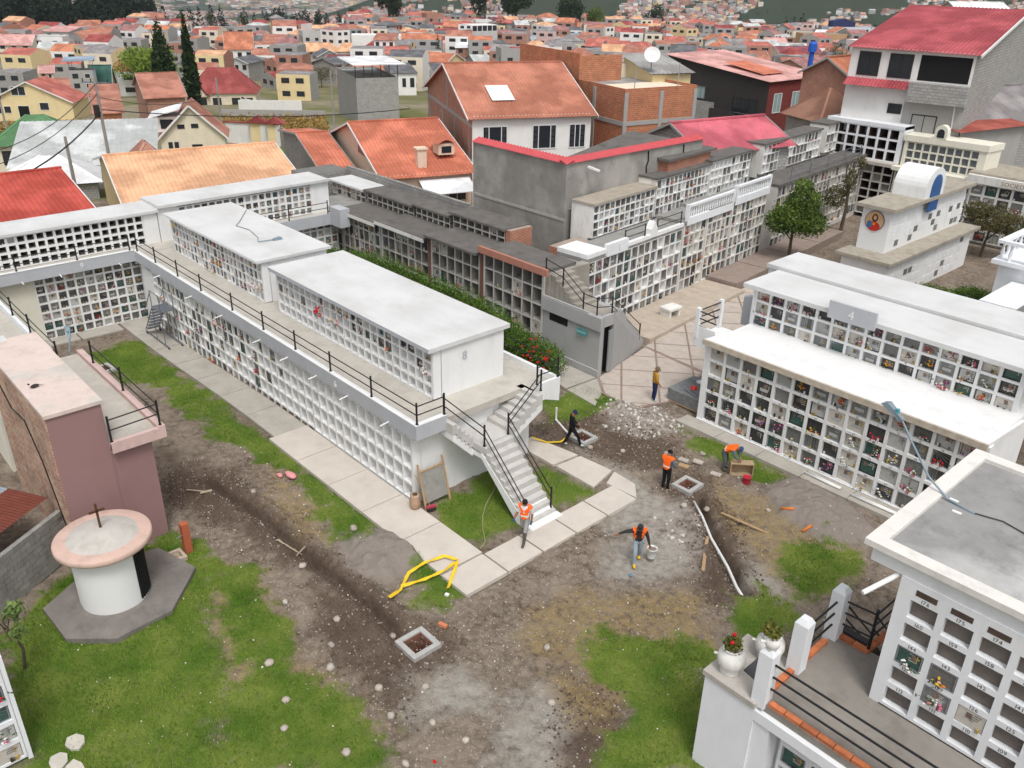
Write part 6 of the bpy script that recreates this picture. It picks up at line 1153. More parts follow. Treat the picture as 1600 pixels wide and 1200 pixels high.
class House:
    """local frame: origin near corner, x along the front, y to the back; faces: F (y=0), L (x=0)"""
    def __init__(s, label, x, y, z, yaw, w, d, h, name='house', cat='house', group='houses of the town behind the cemetery'):
        s.w, s.d, s.h = w, d, h; s.e = empty(name, (x, y, z), label, cat, group, R_(yaw))
    def add(s, m, name, mm, parent=None): return m.build(name, mm, parent or s.e, local=True)
    def walls(s, wF, wL, base=3.0):
        m = MB(); w, d, h = s.w, s.d, s.h
        m.poly([(0, 0, -base), (w, 0, -base), (w, 0, h), (0, 0, h)], 0); m.poly([(0, d, -base), (0, 0, -base), (0, 0, h), (0, d, h)], 1); m.poly([(w, 0, -base), (w, d, -base), (w, d, h), (w, 0, h)], 1); m.poly([(w, d, -base), (0, d, -base), (0, d, h), (w, d, h)], 0); m.poly([(0, 0, h), (w, 0, h), (w, d, h), (0, d, h)], 0)
        s.wall = s.add(m, 'wall', [wmat[wF], wmat[wL]]); s.wF, s.wL = wF, wL
    def roof(s, kind, mk, rh, o=.45, ribs=0):
        w, d, h = s.w, s.d, s.h; m = MB(); t = .1; mt = rmat[mk]
        if kind == 'flat':
            q_ = MB()
            for a in ((0, w, 0, .18), (0, w, d - .18, d), (0, .18, .18, d - .18), (w - .18, w, .18, d - .18)): q_.box(*a, h, h + rh)
            s.add(q_, 'parapet', wmat[s.wF]); m.box(.18, w - .18, .18, d - .18, h + .004, h + .06)
        elif kind == 'gx':
            k = rh / (d / 2); z0 = h - o * k
            for y0, y1 in ((-o, d / 2), (d + o, d / 2)):
                if ribs: corrug(m, (-o, y0, z0), (w + 2 * o, 0, 0), (0, y1 - y0, h + rh - z0), ribs, .03)
                else: m.poly([(-o, y0, z0), (w + o, y0, z0), (w + o, y1, h + rh), (-o, y1, h + rh)]); m.poly([(-o, y0, z0 - t), (w + o, y0, z0 - t), (w + o, y0, z0), (-o, y0, z0)])
            g = MB(); g.poly([(0, 0, h), (0, d / 2, h + rh - .06), (0, d, h)]); g.poly([(w, 0, h), (w, d, h), (w, d / 2, h + rh - .06)]); s.add(g, 'gable', wmat[s.wL])
            s.add(MB().bar((-o, d / 2, h + rh + .03), (w + o, d / 2, h + rh + .03), .3, .12), 'ridge', mt)
            b = MB()
            for x in (-o, w + o): b.bar((x, -o, z0 - .05), (x, d / 2, h + rh - .05), .06, .16); b.bar((x, d + o, z0 - .05), (x, d / 2, h + rh - .05), .06, .16)
            s.add(b, 'bargeboard', frame_w if s.wF in ('white', 'cream', 'peach', 'yellow') else wmat['grey'])
        elif kind == 'gy':
            k = rh / (w / 2); z0 = h - o * k
            for x0 in (-o, w + o):
                if ribs: corrug(m, (x0, -o, z0), (0, d + 2 * o, 0), (w / 2 - x0, 0, h + rh - z0), ribs, .03)
                else: m.poly([(x0, -o, z0), (x0, d + o, z0), (w / 2, d + o, h + rh), (w / 2, -o, h + rh)])
            g = MB(); g.poly([(0, 0, h), (w, 0, h), (w / 2, 0, h + rh - .06)]); g.poly([(0, d, h), (w / 2, d, h + rh - .06), (w, d, h)]); s.add(g, 'gable', wmat[s.wF])
            b = MB(); b.bar((-o, -o, z0 - .06), (w / 2, -o, h + rh - .06), .1, .2); b.bar((w + o, -o, z0 - .06), (w / 2, -o, h + rh - .06), .1, .2); s.add(b, 'bargeboard', frame_w)
        elif kind == 'hip':
            q_ = min(w, d) / 2; x0, x1 = (q_, w - q_) if w >= d else (w / 2, w / 2); y0, y1 = (d / 2, d / 2) if w >= d else (q_, d - q_); T = h + rh
            A, B_, C_, D_ = (-o, -o, h - .15), (w + o, -o, h - .15), (w + o, d + o, h - .15), (-o, d + o, h - .15); E, F_ = (x0, y0, T), (x1, y1, T)
            if w >= d: m.poly([A, B_, F_, E]); m.poly([B_, C_, F_]); m.poly([C_, D_, E, F_]); m.poly([D_, A, E])
            else: m.poly([A, B_, E]); m.poly([B_, C_, F_, E]); m.poly([C_, D_, F_]); m.poly([D_, A, E, F_])
            r_ = MB(); [r_.bar(p, q2, .22, .1) for p, q2 in ((A, E), (B_, F_ if w >= d else E), (C_, F_), (D_, E if w >= d else F_))]; s.add(r_, 'hip_tiles', mat('ridge_' + mk, tuple(min(255, int(c * 1.15 + 10)) for c in RC[mk]), .85, .1))
        elif kind == 'shed':
            if ribs: corrug(m, (-o, -o, h + .1), (w + 2 * o, 0, 0), (0, d + 2 * o, rh), ribs, .03)
            else: m.hexa([(-o, -o, h + .05), (w + o, -o, h + .05), (w + o, d + o, h + rh), (-o, d + o, h + rh), (-o, -o, h + .15), (w + o, -o, h + .15), (w + o, d + o, h + rh + .1), (-o, d + o, h + rh + .1)])
            g = MB(); g.poly([(0, 0, h), (0, d, h + rh), (0, d, h)]); g.poly([(w, 0, h), (w, d, h), (w, d, h + rh)]); s.add(g, 'gable', wmat[s.wL])
        s.roof_o = s.add(m, 'roof', mt)
    def win(s, face, a, z, ww, wh, fm=None, door=False, gm=None, bars=0):
        m = MB(); B = (lambda x0, x1, z0, z1, dd: m.box(x0, x1, -dd, .03, z0, z1)) if face == 'F' else (lambda x0, x1, z0, z1, dd: m.box(-dd, .03, x0, x1, z0, z1))
        f = .07; B(a - f, a, z - f, z + wh + f, .06); B(a + ww, a + ww + f, z - f, z + wh + f, .06); B(a, a + ww, z - f, z, .06); B(a, a + ww, z + wh, z + wh + f, .06)
        for k in range(bars): x = a + ww * (k + 1) / (bars + 1); B(x - .025, x + .025, z, z + wh, .05)
        o = s.add(m, 'door' if door else 'window', fm or frame_w); m2 = MB()
        if face == 'F': m2.box(a, a + ww, -.015, .02, z, z + wh)
        else: m2.box(-.015, .02, a, a + ww, z, z + wh)
        m2.build('pane', gm or glass, o, local=True)
    def auto(s, rows, cF, cL):
        st_ = s.h / max(1, rows)
        for r in range(rows):
            for face, n, L_ in (('F', cF, s.w), ('L', cL, s.d)):
                for i in range(n):
                    ww = min(1.5, L_ / (n + .6) * .55); s.win(face, L_ * (i + .5) / n - ww / 2, r * st_ + st_ * .35, ww, st_ * .42, frame_w if i % 2 else frame_d)
HS = []
for i, (lab, x, y, z, yaw, w_, d_, h_, rt2, rm, rh, wF, wL, wn_) in enumerate(HOUSES):
    H_ = House(lab, x, y, z, yaw, w_, d_, h_); H_.walls(wF, wL); D_ = math.hypot(x, y)
    H_.roof(rt2, rm, rh, .45 if h_ < 9 else .35, .3 if (D_ < 80 and rm in ('orange', 'red', 'pink', 'peachroof', 'redsheet', 'greysheet', 'rust', 'tile')) else (.45 if D_ < 100 and rt2 in ('shed', 'gx') else 0))
    if wn_: H_.auto(*wn_)
    HS.append(H_)
def near(k): return next(h for h in HS if k in h.e['label'])
# -- dormer house details
h = near('dormer and cream'); w_, d_ = h.w, h.d
m = MB(); m.box(2.9, 3.6, .9, 1.6, h.h + .2, h.h + 1.6); m.box(2.8, 3.7, .8, 1.7, h.h + 1.6, h.h + 1.72); h.add(m, 'chimney', wmat['peach'])
dm_ = MB(); dm_.box(4.9, 6.2, 1.9, 3.2, h.h + .9, h.h + 1.75); do = h.add(dm_, 'dormer', wmat['peach'])
m = MB(); m.poly([(4.7, 1.7, h.h + 1.7), (5.55, 1.7, h.h + 2.15), (5.55, 4.0, h.h + 2.35), (4.7, 3.4, h.h + 1.9)]); m.poly([(6.4, 1.7, h.h + 1.7), (5.55, 1.7, h.h + 2.15), (5.55, 4.0, h.h + 2.35), (6.4, 3.4, h.h + 1.9)]); m.build('dormer_roof', rmat['orange'], do, local=True)
MB().box(5.15, 5.95, 1.87, 1.9, h.h + 1.05, h.h + 1.55).build('dormer_window', glass, do, local=True)
m = MB(); m.poly([(-.02, d_ * .42, h.h + .4), (-.02, d_ * .42, h.h + 1.5), (-.02, d_ * .2, h.h + .4)]); h.add(m, 'gable_window', glass)
h.win('F', 5.0, h.h - 2.2, 1.4, 1.5, wmat['peach'], bars=1)
m = MB(); m.hexa([(2.4, -2.6, h.h - 1.0), (6.4, -2.6, h.h - 1.0), (6.6, -.1, h.h - .45), (2.6, -.1, h.h - .45), (2.4, -2.6, h.h - .94), (6.4, -2.6, h.h - .94), (6.6, -.1, h.h - .39), (2.6, -.1, h.h - .39)]); h.add(m, 'awning', rmat['white'])
for x in (2.5, 6.3): h.add(MB().tube((x, -2.5, -1), (x, -2.5, h.h - 1.0), .05, n=6), 'awning_post', frame_w)
# -- white tile roofed house
h = near('brick gable and paned')
for a, ww in ((.9, 1.9), (5.0, 1.9), (8.1, 1.3)):
    h.win('F', a, h.h - 2.6, ww, 1.75, frame_w, bars=0)
    p_ = MB()
    for k in range(4):
        for x in (a + .12, a + ww - .36): p_.box(x, x + .24, -.05, -.016, h.h - 2.52 + k * .42, h.h - 2.2 + k * .42)
    h.add(p_, 'window_panes', mat('pane_slats', (58, 60, 66), .4, .1))
    for x in (a + .42, a + ww - .46): h.add(MB().box(x, x + .06, -.07, 0, h.h - 2.6, h.h - .85), 'mullion', frame_w)
h.win('F', 8.1, h.h - 5.6, 1.3, 1.3, frame_w)
m = MB(); corrug(m, (2.0, -1.6, h.h - 4.3), (4.4, 0, 0), (0, 1.55, 1.0), .25, .03); h.add(m, 'porch_roof', rmat['brown'])
m = MB(); m.poly([(2.2, h.d * .12, h.h + .85), (4.1, h.d * .12, h.h + .85), (4.1, h.d * .26, h.h + 1.68), (2.2, h.d * .26, h.h + 1.68)]); h.add(m, 'skylight', mat('skylight', (244, 244, 240), .4, 0, emit=0.0))
for z0 in (h.h - .9, h.h - 3.6): h.add(MB().box(-.05, .01, 0, h.d, z0, z0 + .3), 'ring_beam', wmat['grey'])
for t in (.06, .35, .62, .94): h.add(MB().box(-.04, .01, h.d * t - .14, h.d * t + .14, -2, h.h - .9), 'column', wmat['grey'])
h.add(MB().box(-.05, .01, h.d * .5 - .15, h.d * .5 + .15, h.h - .6, h.h + 2.0), 'column', wmat['grey'])
# -- bare brick building: columns and ring beams
h = near('bare brick building with grey')
for f, L_ in (('F', h.w), ('L', h.d)):
    for zz in (h.h - 2.6, h.h - 5.8):
        h.add(MB().box(0, L_, -.06, .01, zz, zz + .34) if f == 'F' else MB().box(-.06, .01, 0, L_, zz, zz + .34), 'ring_beam', wmat['grey'])
    for t in (0.02, .5, .98) if f == 'F' else (.25, .5, .75):
        h.add(MB().box(L_ * t - .18, L_ * t + .18, -.07, .01, -2, h.h) if f == 'F' else MB().box(-.07, .01, L_ * t - .18, L_ * t + .18, -2, h.h), 'column', wmat['grey'])
h.add(MB().box(.3, h.w - .3, .3, 4.5, h.h + .02, h.h + .1), 'terrace', wmat['cream'])
m = MB(); m.box(0, .2, 6.8, h.d, h.h, h.h + 2.4); m.box(.2, 4.5, 6.8, 7.0, h.h, h.h + 2.2); h.add(m, 'upper_wall', [wmat['brick_o']])
for i in range(2): h.add(MB().tube((1.2 + i * 4.5, .4, h.h), (1.2 + i * 4.5, .4, h.h + 2.1), .04, n=6), 'washing_pole', wmat['grey'])
def dish(x, y, z, a, label, r=.55, dark=False):
    e = empty('satellite_dish', (x, y, z), label, 'satellite dish', 'satellite dishes'); m = MB(); m.lathe([(.02, 0), (r * .6, .06), (r, .18)], (0, 0, 0), 18); m.xform(Matrix.Rotation(R_(60), 4, 'Y')); m.xform(Matrix.Rotation(a, 4, 'Z')); m.xform(Matrix.Translation((0, 0, 1.0)))
    m.build('reflector', mat('dish_dark', (70, 68, 68), .6, .1) if dark else mat('dish_white', (226, 226, 224), .5, .03), e, local=True); MB().tube((0, 0, -.6), (0, 0, 1.0), .05, n=6).build('mast', galv, e, local=True)
yh = near('white satellite dish'); c_ = yh.e.location; dish(c_.x - .2, c_.y - .1, c_.z + yh.h + .6, -.8, 'white satellite dish above the cream house behind the brick building', .7)
# -- brick red house with dark balcony
h = near('black balcony')
for a in (1.2, 4.6): h.win('F', a, h.h - 3.2, 1.3, 1.9, frame_w, bars=1, gm=mat('curtain_glass', (150, 172, 170), .3, .1)); h.win('F', a, h.h - 7.0, 1.3, 1.5, frame_d, bars=3)
m = MB(); m.box(-1.3, 0, 1.0, 6.6, h.h - 4.6, h.h - 4.4); h.add(m, 'balcony', wmat['dark']); m = MB(); m.box(-1.3, -1.22, 3.2, 6.6, h.h - 4.4, h.h - 3.3); h.add(m, 'balcony_panel', wmat['dark'])
for z0 in (.35, .7, 1.05): h.add(MB().bar((-1.28, 1.0, h.h - 4.4 + z0), (-1.28, 3.2, h.h - 4.4 + z0), .05), 'balcony_rail', galv)
h.win('L', 1.2, h.h - 4.2, 3.2, 2.2, frame_d, bars=2); h.win('L', 8.5, h.h - 2.6, 2.2, 1.2, galv, bars=3, gm=mat('curtain_glass', (150, 172, 170), .3, .1)); h.add(MB().box(-.04, .02, 7.0, h.d, -2, h.h - 2.9), 'block_panel', wmat['cinder'])
m = MB(); m.path([(-.1, 5.6, h.h - 4.7), (-.1, 5.6, h.h - 5.2), (-.1, 3.9, h.h - 5.3), (-.1, 3.9, h.h - 7.2)], .07, 7); h.add(m, 'drain_pipe', frame_w)
m = MB(); m.poly([(1.5, 2.0, h.h + .52), (5.5, 2.0, h.h + .52), (5.5, 7.5, h.h + 1.32), (1.5, 7.5, h.h + 1.32)]); h.add(m, 'orange_sheets', rmat['orange'])
# -- tall house on the right
h = near('open terrace and block gable')
for a, ww in ((h.d * .55, 1.6), (h.d * .82, 1.5)): h.win('L', a - .6, h.h - 2.0, ww, 1.6, frame_d, bars=1)
h.add(MB().box(-.02, .05, .2, h.d * .42, h.h - 2.1, h.h - .3), 'terrace_opening', mat('dark_interior', (26, 26, 28), .9, .1)); h.add(MB().box(-.9, .02, -.1, h.d * .45, h.h - 3.6, h.h - 2.2), 'terrace_wall', wmat['cinder'])
m = MB(); corrug(m, (-.9, h.d * .45, h.h - 2.75), (0, h.d * .55, 0), (.9, 0, .5), .25, .03); h.add(m, 'lean_to_roof', rmat['redsheet'])
h.win('L', h.d * .2, h.h - 6.2, 1.7, 1.6, frame_d, bars=1); h.win('L', h.d * .5, h.h - 4.6, .9, .6, frame_d); h.add(MB().box(-.03, .02, 0, h.d * .48, h.h - 9, h.h - 3.6), 'grey_render', wmat['grey']); h.add(MB().tube((-.08, .35, h.h - 9), (-.08, .7, h.h - 3.5), .05, n=6), 'drain_pipe', frame_w)
# -- gable houses on the left
h = near('white terrace canopy')
for a, z, ww, wh in ((.9, 1.0, .35, 1.6), (1.6, 1.0, .35, 1.6), (3.6, 1.9, 1.1, .35), (2.2, 4.3, .7, .35), (3.8, 4.35, .7, .35)): h.win('F', a, z, ww, wh, frame_d)
for a in (1.2, 3.2): h.win('L', a, 1.2, .7, 1.6, frame_d)
m = MB(); m.box(-.3, 2.2, 1.6, 5.6, h.h + .2, h.h + 2.0); h.add(m, 'terrace_room', wmat['white']); m = MB(); m.hexa([(-1.2, .9, h.h + 1.9), (2.6, .9, h.h + 2.9), (2.6, 6.4, h.h + 2.9), (-1.2, 6.4, h.h + 1.9), (-1.2, .9, h.h + 2.0), (2.6, .9, h.h + 3.0), (2.6, 6.4, h.h + 3.0), (-1.2, 6.4, h.h + 2.0)]); h.add(m, 'canopy', rmat['white'])
h.add(MB().box(.1, 1.6, 1.56, 1.6, h.h + .6, h.h + 1.7), 'terrace_glass', glass)
h = near('tall dark doorway')
for a, z, ww, wh in ((1.5, 3.9, 1.0, 1.0), (4.6, 4.6, 1.2, 1.5), (5.9, 4.6, 1.2, 1.5), (.6, 1.2, 1.6, 1.3), (2.6, 1.3, 1.2, 1.2), (9.3, 1.9, 1.6, 1.3)): h.win('F', a, z, ww, wh, frame_w)
h.win('F', 5.2, .0, 2.0, 2.6, frame_w, True, mat('dark_interior', (26, 26, 28), .9, .1))
h = near('pale blue canopy')
for x, y in ((.3, .3), (h.w - .3, .3), (.3, h.d - .3), (h.w - .3, h.d - .3)): h.add(MB().tube((x, y, h.h), (x, y, h.h + 2.3), .07, n=6), 'canopy_post', galv)
h.add(MB().hexa([(-1, -.6, h.h + 2.3), (h.w + .6, -.6, h.h + 2.5), (h.w + .6, h.d, h.h + 3.0), (-1, h.d, h.h + 2.8), (-1, -.6, h.h + 2.4), (h.w + .6, -.6, h.h + 2.6), (h.w + .6, h.d, h.h + 3.1), (-1, h.d, h.h + 2.9)]), 'canopy', rmat['bluegrey'])
h = near('unfinished canopy terrace')
for i in range(6): h.add(MB().tube((h.w * i / 5, .2, h.h), (h.w * i / 5, .2, h.h + 2.6), .08, n=6), 'canopy_post', frame_d)
h.add(MB().box(-.5, h.w + 1.5, -.5, h.d * .8, h.h + 2.6, h.h + 2.72), 'canopy', rmat['white'])
h = near('arched windows behind'); 
for a in (2.2, 5.4, 9.6, 12.4): h.win('F', a, .4, 1.9, 1.9, wmat['cream'])
h.add(MB().prism([(.6, 2.6), (4.4, 2.6), (2.5, 5.4)], -.5, 2.5, 0, 'y'), 'gable_bay', wmat['cream']); m = MB(); m.poly([(.1, -1, 2.5), (2.5, -1, 5.8), (2.5, 3.5, 5.8), (.1, 3.0, 2.8)]); m.poly([(4.9, -1, 2.5), (2.5, -1, 5.8), (2.5, 3.5, 5.8), (4.9, 3.0, 2.8)]); h.add(m, 'bay_roof', rmat['villared']); h.win('F', 1.7, 3.0, 1.6, 1.2, frame_w)
h = near('plain white block')
for a, z, ww in ((9, 5.6, 2.0), (12, 5.6, .6), (13.6, 5.6, 2.0), (9.2, 2.4, .7), (10.6, 2.4, .7), (13.6, 2.4, 2.4), (7.4, 2.4, 1.4)): h.win('F', a, z, ww, .5, frame_w)
h.win('F', 17.4, 1.8, 1.6, 5.0, mat('lime', (150, 190, 60), .7, .05))
h = near('glazed top floor'); h.add(MB().box(0, h.w, 0, h.d, h.h + 2.3, h.h + 2.6), 'top_slab', wmat['white'])
for i in range(6): h.add(MB().box(h.w * i / 5 - .12, h.w * i / 5 + .12, 0, .2, h.h + .3, h.h + 2.3), 'pier', wmat['white'])
h.add(MB().box(.2, h.w - .2, .25, .3, h.h + .3, h.h + 2.3), 'glazing', glass)
h = near('navy roof shed'); m = MB(); m.prism([(2, h.h + .3), (16, h.h + .3), (16, h.h + 2.6), (9, h.h + 4.6), (2, h.h + 3.2)], .5, 6, 0, 'y'); h.add(m, 'navy_shed', mat('navy', (40, 50, 92), .7, .1)); m = MB(); m.poly([(9, .2, h.h + 4.7), (22, .2, h.h + 3.0), (22, 7, h.h + 3.0), (9, 7, h.h + 4.7)]); h.add(m, 'shed_roof', rmat['pink'])
bg_ = near('faded maroon roof and a sat'); c_ = bg_.e.location; dish(c_.x + 8, c_.y + 9, c_.z + bg_.h + 2.0, -.6, 'dark satellite dish on a tall white pier in the right middle distance', .9, True)
MB().lathe([(.5, 0), (.5, .9), (.35, 1.1), (.001, 1.15)], (0, 0, 0), 14).xform(Matrix.Translation((-56.5, 99.5, 9.0))).tube((-56.5, 99.5, -3), (-56.5, 99.5, 9), .3, n=8).thing('water_tank', mat('blue_tank', (40, 96, 190), .5, .05), 'blue plastic water tank on the rooftops right of centre', 'water tank')

# -- more rooftops filling the middle distance; each stands on its own plot
def azd(a, D): return (D * (FW[0] * math.cos(R_(a)) + RT[0] * math.sin(R_(a))), D * (FW[1] * math.cos(R_(a)) + RT[1] * math.sin(R_(a))))
taken = [(h_.e.location.x, h_.e.location.y, max(h_.w, h_.d)) for h_ in HS]
rr = random.Random(21); nf = 0
bw_ = [('terracotta', 'orange2'), ('salmon', 'redfade'), ('brown tile', 'brown2'), ('maroon', 'maroon'), ('grey metal', 'greysheet'), ('pink', 'pinkfade'), ('slate', 'slate'), ('white metal', 'white')]
ww_ = ['white', 'cream', 'grey', 'cinder', 'brick', 'brick_o', 'yellow', 'pinkw', 'palegrey', 'cinder', 'white']
for t in range(6000):
    if nf >= 205: break
    a = rr.uniform(-36, 37) if rr.random() < .35 else rr.uniform(-9, 37); D = math.sqrt(rr.uniform(205 ** 2, 600 ** 2)) if a < -10 else math.sqrt(rr.uniform(140 ** 2, 590 ** 2))
    if (a < -12 and D < 300 and rr.random() < .6) or (a < -22 and D > 480): continue
    x, y = azd(a, D); w_ = rr.uniform(7, 13); d_ = rr.uniform(7, 11)
    if any((x - p) ** 2 + (y - q2) ** 2 < (.5 * (w_ + s_) + .6) ** 2 for p, q2, s_ in taken): continue
    taken.append((x, y, max(w_, d_))); nf += 1
    rn, rk = rr.choice(bw_); wk_ = rr.choice(ww_); st_ = rr.choice([1, 1, 2, 2, 2, 3]) if D > 260 else rr.choice([1, 1, 2])
    zb = float(hills(np.array(x), np.array(y))) - .3
    kd_ = rr.choice(['gx', 'gx', 'gy', 'hip', 'flat', 'shed']); zone = 'far left' if a < -19 else 'left' if a < -8 else 'central' if a < 6 else 'right' if a < 20 else 'far right'
    H_ = House('%s storey %s house with %s %s roof, %s %s rooftops' % ({1: 'one', 2: 'two', 3: 'three'}[st_], {'cinder': 'block', 'brick_o': 'orange brick', 'brick': 'red brick', 'pinkw': 'pink', 'palegrey': 'pale grey'}.get(wk_, wk_), rn, {'gx': 'gabled', 'gy': 'gable fronted', 'hip': 'hipped', 'flat': 'flat', 'shed': 'lean-to'}[kd_], 'nearer' if D < 330 else 'middle' if D < 460 else 'farther', zone), x, y, zb, 47 + rr.choice([0, 8, 15, 25, -10, 60]), w_, d_, 2.9 * st_ + .3, group='rooftops of the town')
    H_.walls(wk_, wk_ if rr.random() < .6 else 'cinder'); H_.roof(kd_, rk, rr.uniform(1.4, 2.6))
    if D < 520: H_.auto(st_, rr.choice([2, 3]), rr.choice([0, 1, 2]))
    else: H_.auto(st_, 2, 0)

# ================================================================== grey cement house with pink tile coping behind the niches
cem = mat('raw_cement', (146, 142, 136), .95, .16, .9, .35, 12, .5, (104, 100, 94), (.7, .7, .5), col2=(166, 163, 157), c2scale=.5)
gh = empty('cement_wall', (-37, 35, 0), 'tall raw cement yard wall with a pink tile coping behind the niche rows', 'wall')
MB().box(-40.9, -32.9, 34.1, 34.37, -.5, 8.1).box(-33.17, -32.9, 34.37, 46.4, -.5, 8.1).build('wall', cem, gh)
pkt = mat('pink_coping', (190, 84, 88), .8, .12, 2, .1, 20)
for p0, pu, pv in (((-40.95, 33.95, 8.14), (8.2, 0, 0), (0, .6, .22)), ((-32.75, 33.95, 8.14), (0, 12.5, 0), (-.6, 0, .22))):
    m = MB(); corrug(m, p0, pu, pv, .26, .035); m.build('coping_tiles', pkt, gh)
MB().box(-32.88, -32.84, 34.4, 46.3, 5.5, 5.6).box(-40.8, -32.9, 34.06, 34.09, 4.9, 5.05).build('ledge_line', mat('cement_ledge', (172, 168, 160), .95, .1, 2), gh)
MB().bar((-32.7, 35.6, 7.8), (-32.0, 35.8, 7.65), .16, .1).build('floodlight', frame_w, gh)
for y in (41.0, 44.4): MB().path([(-32.86, y, 8.0), (-32.86, y + .05, 7.4), (-32.86, y - .1, 7.1), (-32.86, y, 6.5)], .04, 6).build('drip_pipe', mat('dark_interior', (26, 26, 28), .9, .1), gh)
MB().hexa([(-39, 40.5, 6.6), (-33.3, 40.5, 6.6), (-33.3, 46.6, 7.6), (-39, 46.6, 7.6), (-39, 40.5, 6.75), (-33.3, 40.5, 6.75), (-33.3, 46.6, 7.75), (-39, 46.6, 7.75)]).box(-38.9, -33.4, 46.3, 46.5, 0, 7.5).thing('shed', roof_dark, 'grey weathered shed roof inside the raw cement yard wall', 'shed')
# ---- far niche rows at the end of the wing
fr2 = empty('niche_row', (-32, 68, 0), 'white grid of dark open niches at the far end of the plaza', 'niche block', 'old burial niche rows')
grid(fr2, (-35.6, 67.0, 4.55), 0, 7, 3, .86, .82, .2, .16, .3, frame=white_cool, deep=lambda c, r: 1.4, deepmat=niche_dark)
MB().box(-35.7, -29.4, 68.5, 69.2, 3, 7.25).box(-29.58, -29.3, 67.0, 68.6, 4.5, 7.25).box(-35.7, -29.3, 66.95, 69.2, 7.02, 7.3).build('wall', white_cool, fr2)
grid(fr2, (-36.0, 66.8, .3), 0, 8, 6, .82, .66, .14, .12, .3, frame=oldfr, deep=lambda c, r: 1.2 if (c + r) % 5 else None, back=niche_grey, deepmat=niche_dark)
MB().box(-36.2, -29.4, 66.2, 68.6, 4.3, 4.55).build('ledge', floor_c, fr2)
fr3 = empty('niche_row', (-26, 68, 0), 'cream niche block with a small arched shrine on top at the far end', 'niche block', 'old burial niche rows')
cl = grid(fr3, (-28.9, 67.0, 4.5), R_(3), 9, 3, .58, .6, .1, .1, .2, frame=cream, back=mat('niche_slate', (112, 118, 124), .8, .15, 4))
MB().prism([(-29.1, 67.25), (-23.2, 67.6), (-23.0, 69.4), (-29.2, 69.0)], 3.5, 6.75).prism([(-29.1, 66.95), (-28.9, 66.96), (-28.9, 67.3), (-29.1, 67.3)], 4.4, 6.75).prism([(-23.7, 67.25), (-23.2, 67.3), (-23.1, 67.65), (-23.7, 67.6)], 4.4, 6.75).build('wall', cream, fr3)
MB().prism([(-29.2, 66.85), (-23.1, 67.2), (-22.9, 69.5), (-29.3, 69.1)], 6.35, 6.8).build('cornice', cream, fr3)
m = MB(); m.prism([(-26.6 + .45 * math.cos(a), 6.8 + .55 + .45 * math.sin(a)) for a in np.linspace(0, PI, 9)] + [(-27.05, 6.8), (-26.15, 6.8)], 67.0, 67.5, 0, 'y'); m.build('shrine', cream, fr3); MB().prism([(-26.6 + .26 * math.cos(a), 7.25 + .26 * math.sin(a)) for a in np.linspace(0, PI, 9)] + [(-26.86, 6.9), (-26.34, 6.9)], 66.97, 67.0, 0, 'y').build('shrine_glass', glass, fr3)
MB().box(-29.4, -22.6, 66.2, 68.6, 4.2, 4.48).build('ledge', cream, fr3)
c3 = grid(fr3, (-29.3, 66.75, .2), 0, 8, 5, .84, .78, .14, .12, .25, frame=cream, back=niche_grey); fill(fr3, c3, .8)
fr4 = empty('niche_row', (-18, 68, 0), 'lettered white niche row behind the ossuary at the right edge', 'niche block', 'old burial niche rows')
c5 = grid(fr4, (-23.4, 66.3, .2), R_(1), 14, 5, .95, .82, .17, .14, .25, frame=white_old, back=niche_grey); fill(fr4, c5, .95, (.02, .1), .3)
MB().box(-23.6, -9.5, 66.6, 70, 0, 4.3).build('wall', white_old, fr4); MB().prism([(-23.7, 66.05), (-9.5, 66.3), (-9.5, 70), (-23.8, 70)], 4.35, 4.9).build('beam', white_old, fr4)
MB().prism([(-23.8, 66.4), (-9.5, 66.5), (-9.5, 71), (-23.8, 71)], 4.9, 5.05).build('roof', ot, fr4)
m = MB(); text(m, 'SOCIEDAD SAN CARLOS', (-18.8, 66.04, 4.62), R_(1), .42); m.build('lettering', mat('letter_brown', (138, 110, 74), .8, .1), fr4)
railing('railing', 'pale metal railing on the far end of the plaza wing roof', [wing(*W0, t, .1, 4.8) for t in (23, 26, 29, 32, 35)], .9, (.3, .6, .88), cap=False, m=galv)
# ================================================================== TREES and bushes
def tree(name, label, p, h, lobes, n, size, lm, seed, r=.14, cat='tree', limbs=5, spread=1.0, group='trees round the cemetery'):
    e = empty(name, p, label, cat, group); trunk(e, p, h, r, seed, limbs, spread)
    leaf_cloud('crown', [(p[0] + a, p[1] + b, p[2] + c, d, f, g) for a, b, c, d, f, g in lobes], n, size, lm, e, seed); return e
lm_g = leafmat('leaf_mid', (48, 72, 30), (116, 140, 58), .9, 6); lm_d = leafmat('leaf_dark', (24, 40, 22), (62, 84, 44), .8, 5); lm_y = leafmat('leaf_yellow', (92, 100, 36), (176, 158, 62), .8, 5); lm_o = leafmat('leaf_olive', (66, 70, 44), (120, 112, 74), .9, 6); lm_l = leafmat('leaf_lime', (74, 104, 34), (148, 170, 66), .5, 3)
tree('tree', 'rounded green tree on the plaza beside the old niche wing', (-28.1, 50.8, .4), 2.6, [(0, 0, 3.0, 1.5, 1.5, 1.2), (.3, .2, 4.0, 1.1, 1.1, 1.1), (-.8, -.5, 2.6, 1.0, 1.0, .8), (.9, .6, 2.6, 1.0, 1.0, .8), (.1, .2, 4.9, .6, .6, .6)], 9000, .095, lm_g, 3, .13)
tree('tree', 'straggly olive tree between the ossuary and the lettered niche row', (-20.6, 63.5, 0), 2.2, [(0, 0, 2.7, 1.6, 1.6, .9), (1.2, .6, 2.4, 1.2, 1.2, .8), (-.7, -.6, 3.3, 1.0, 1.0, .6)], 5200, .09, lm_o, 5, .12)
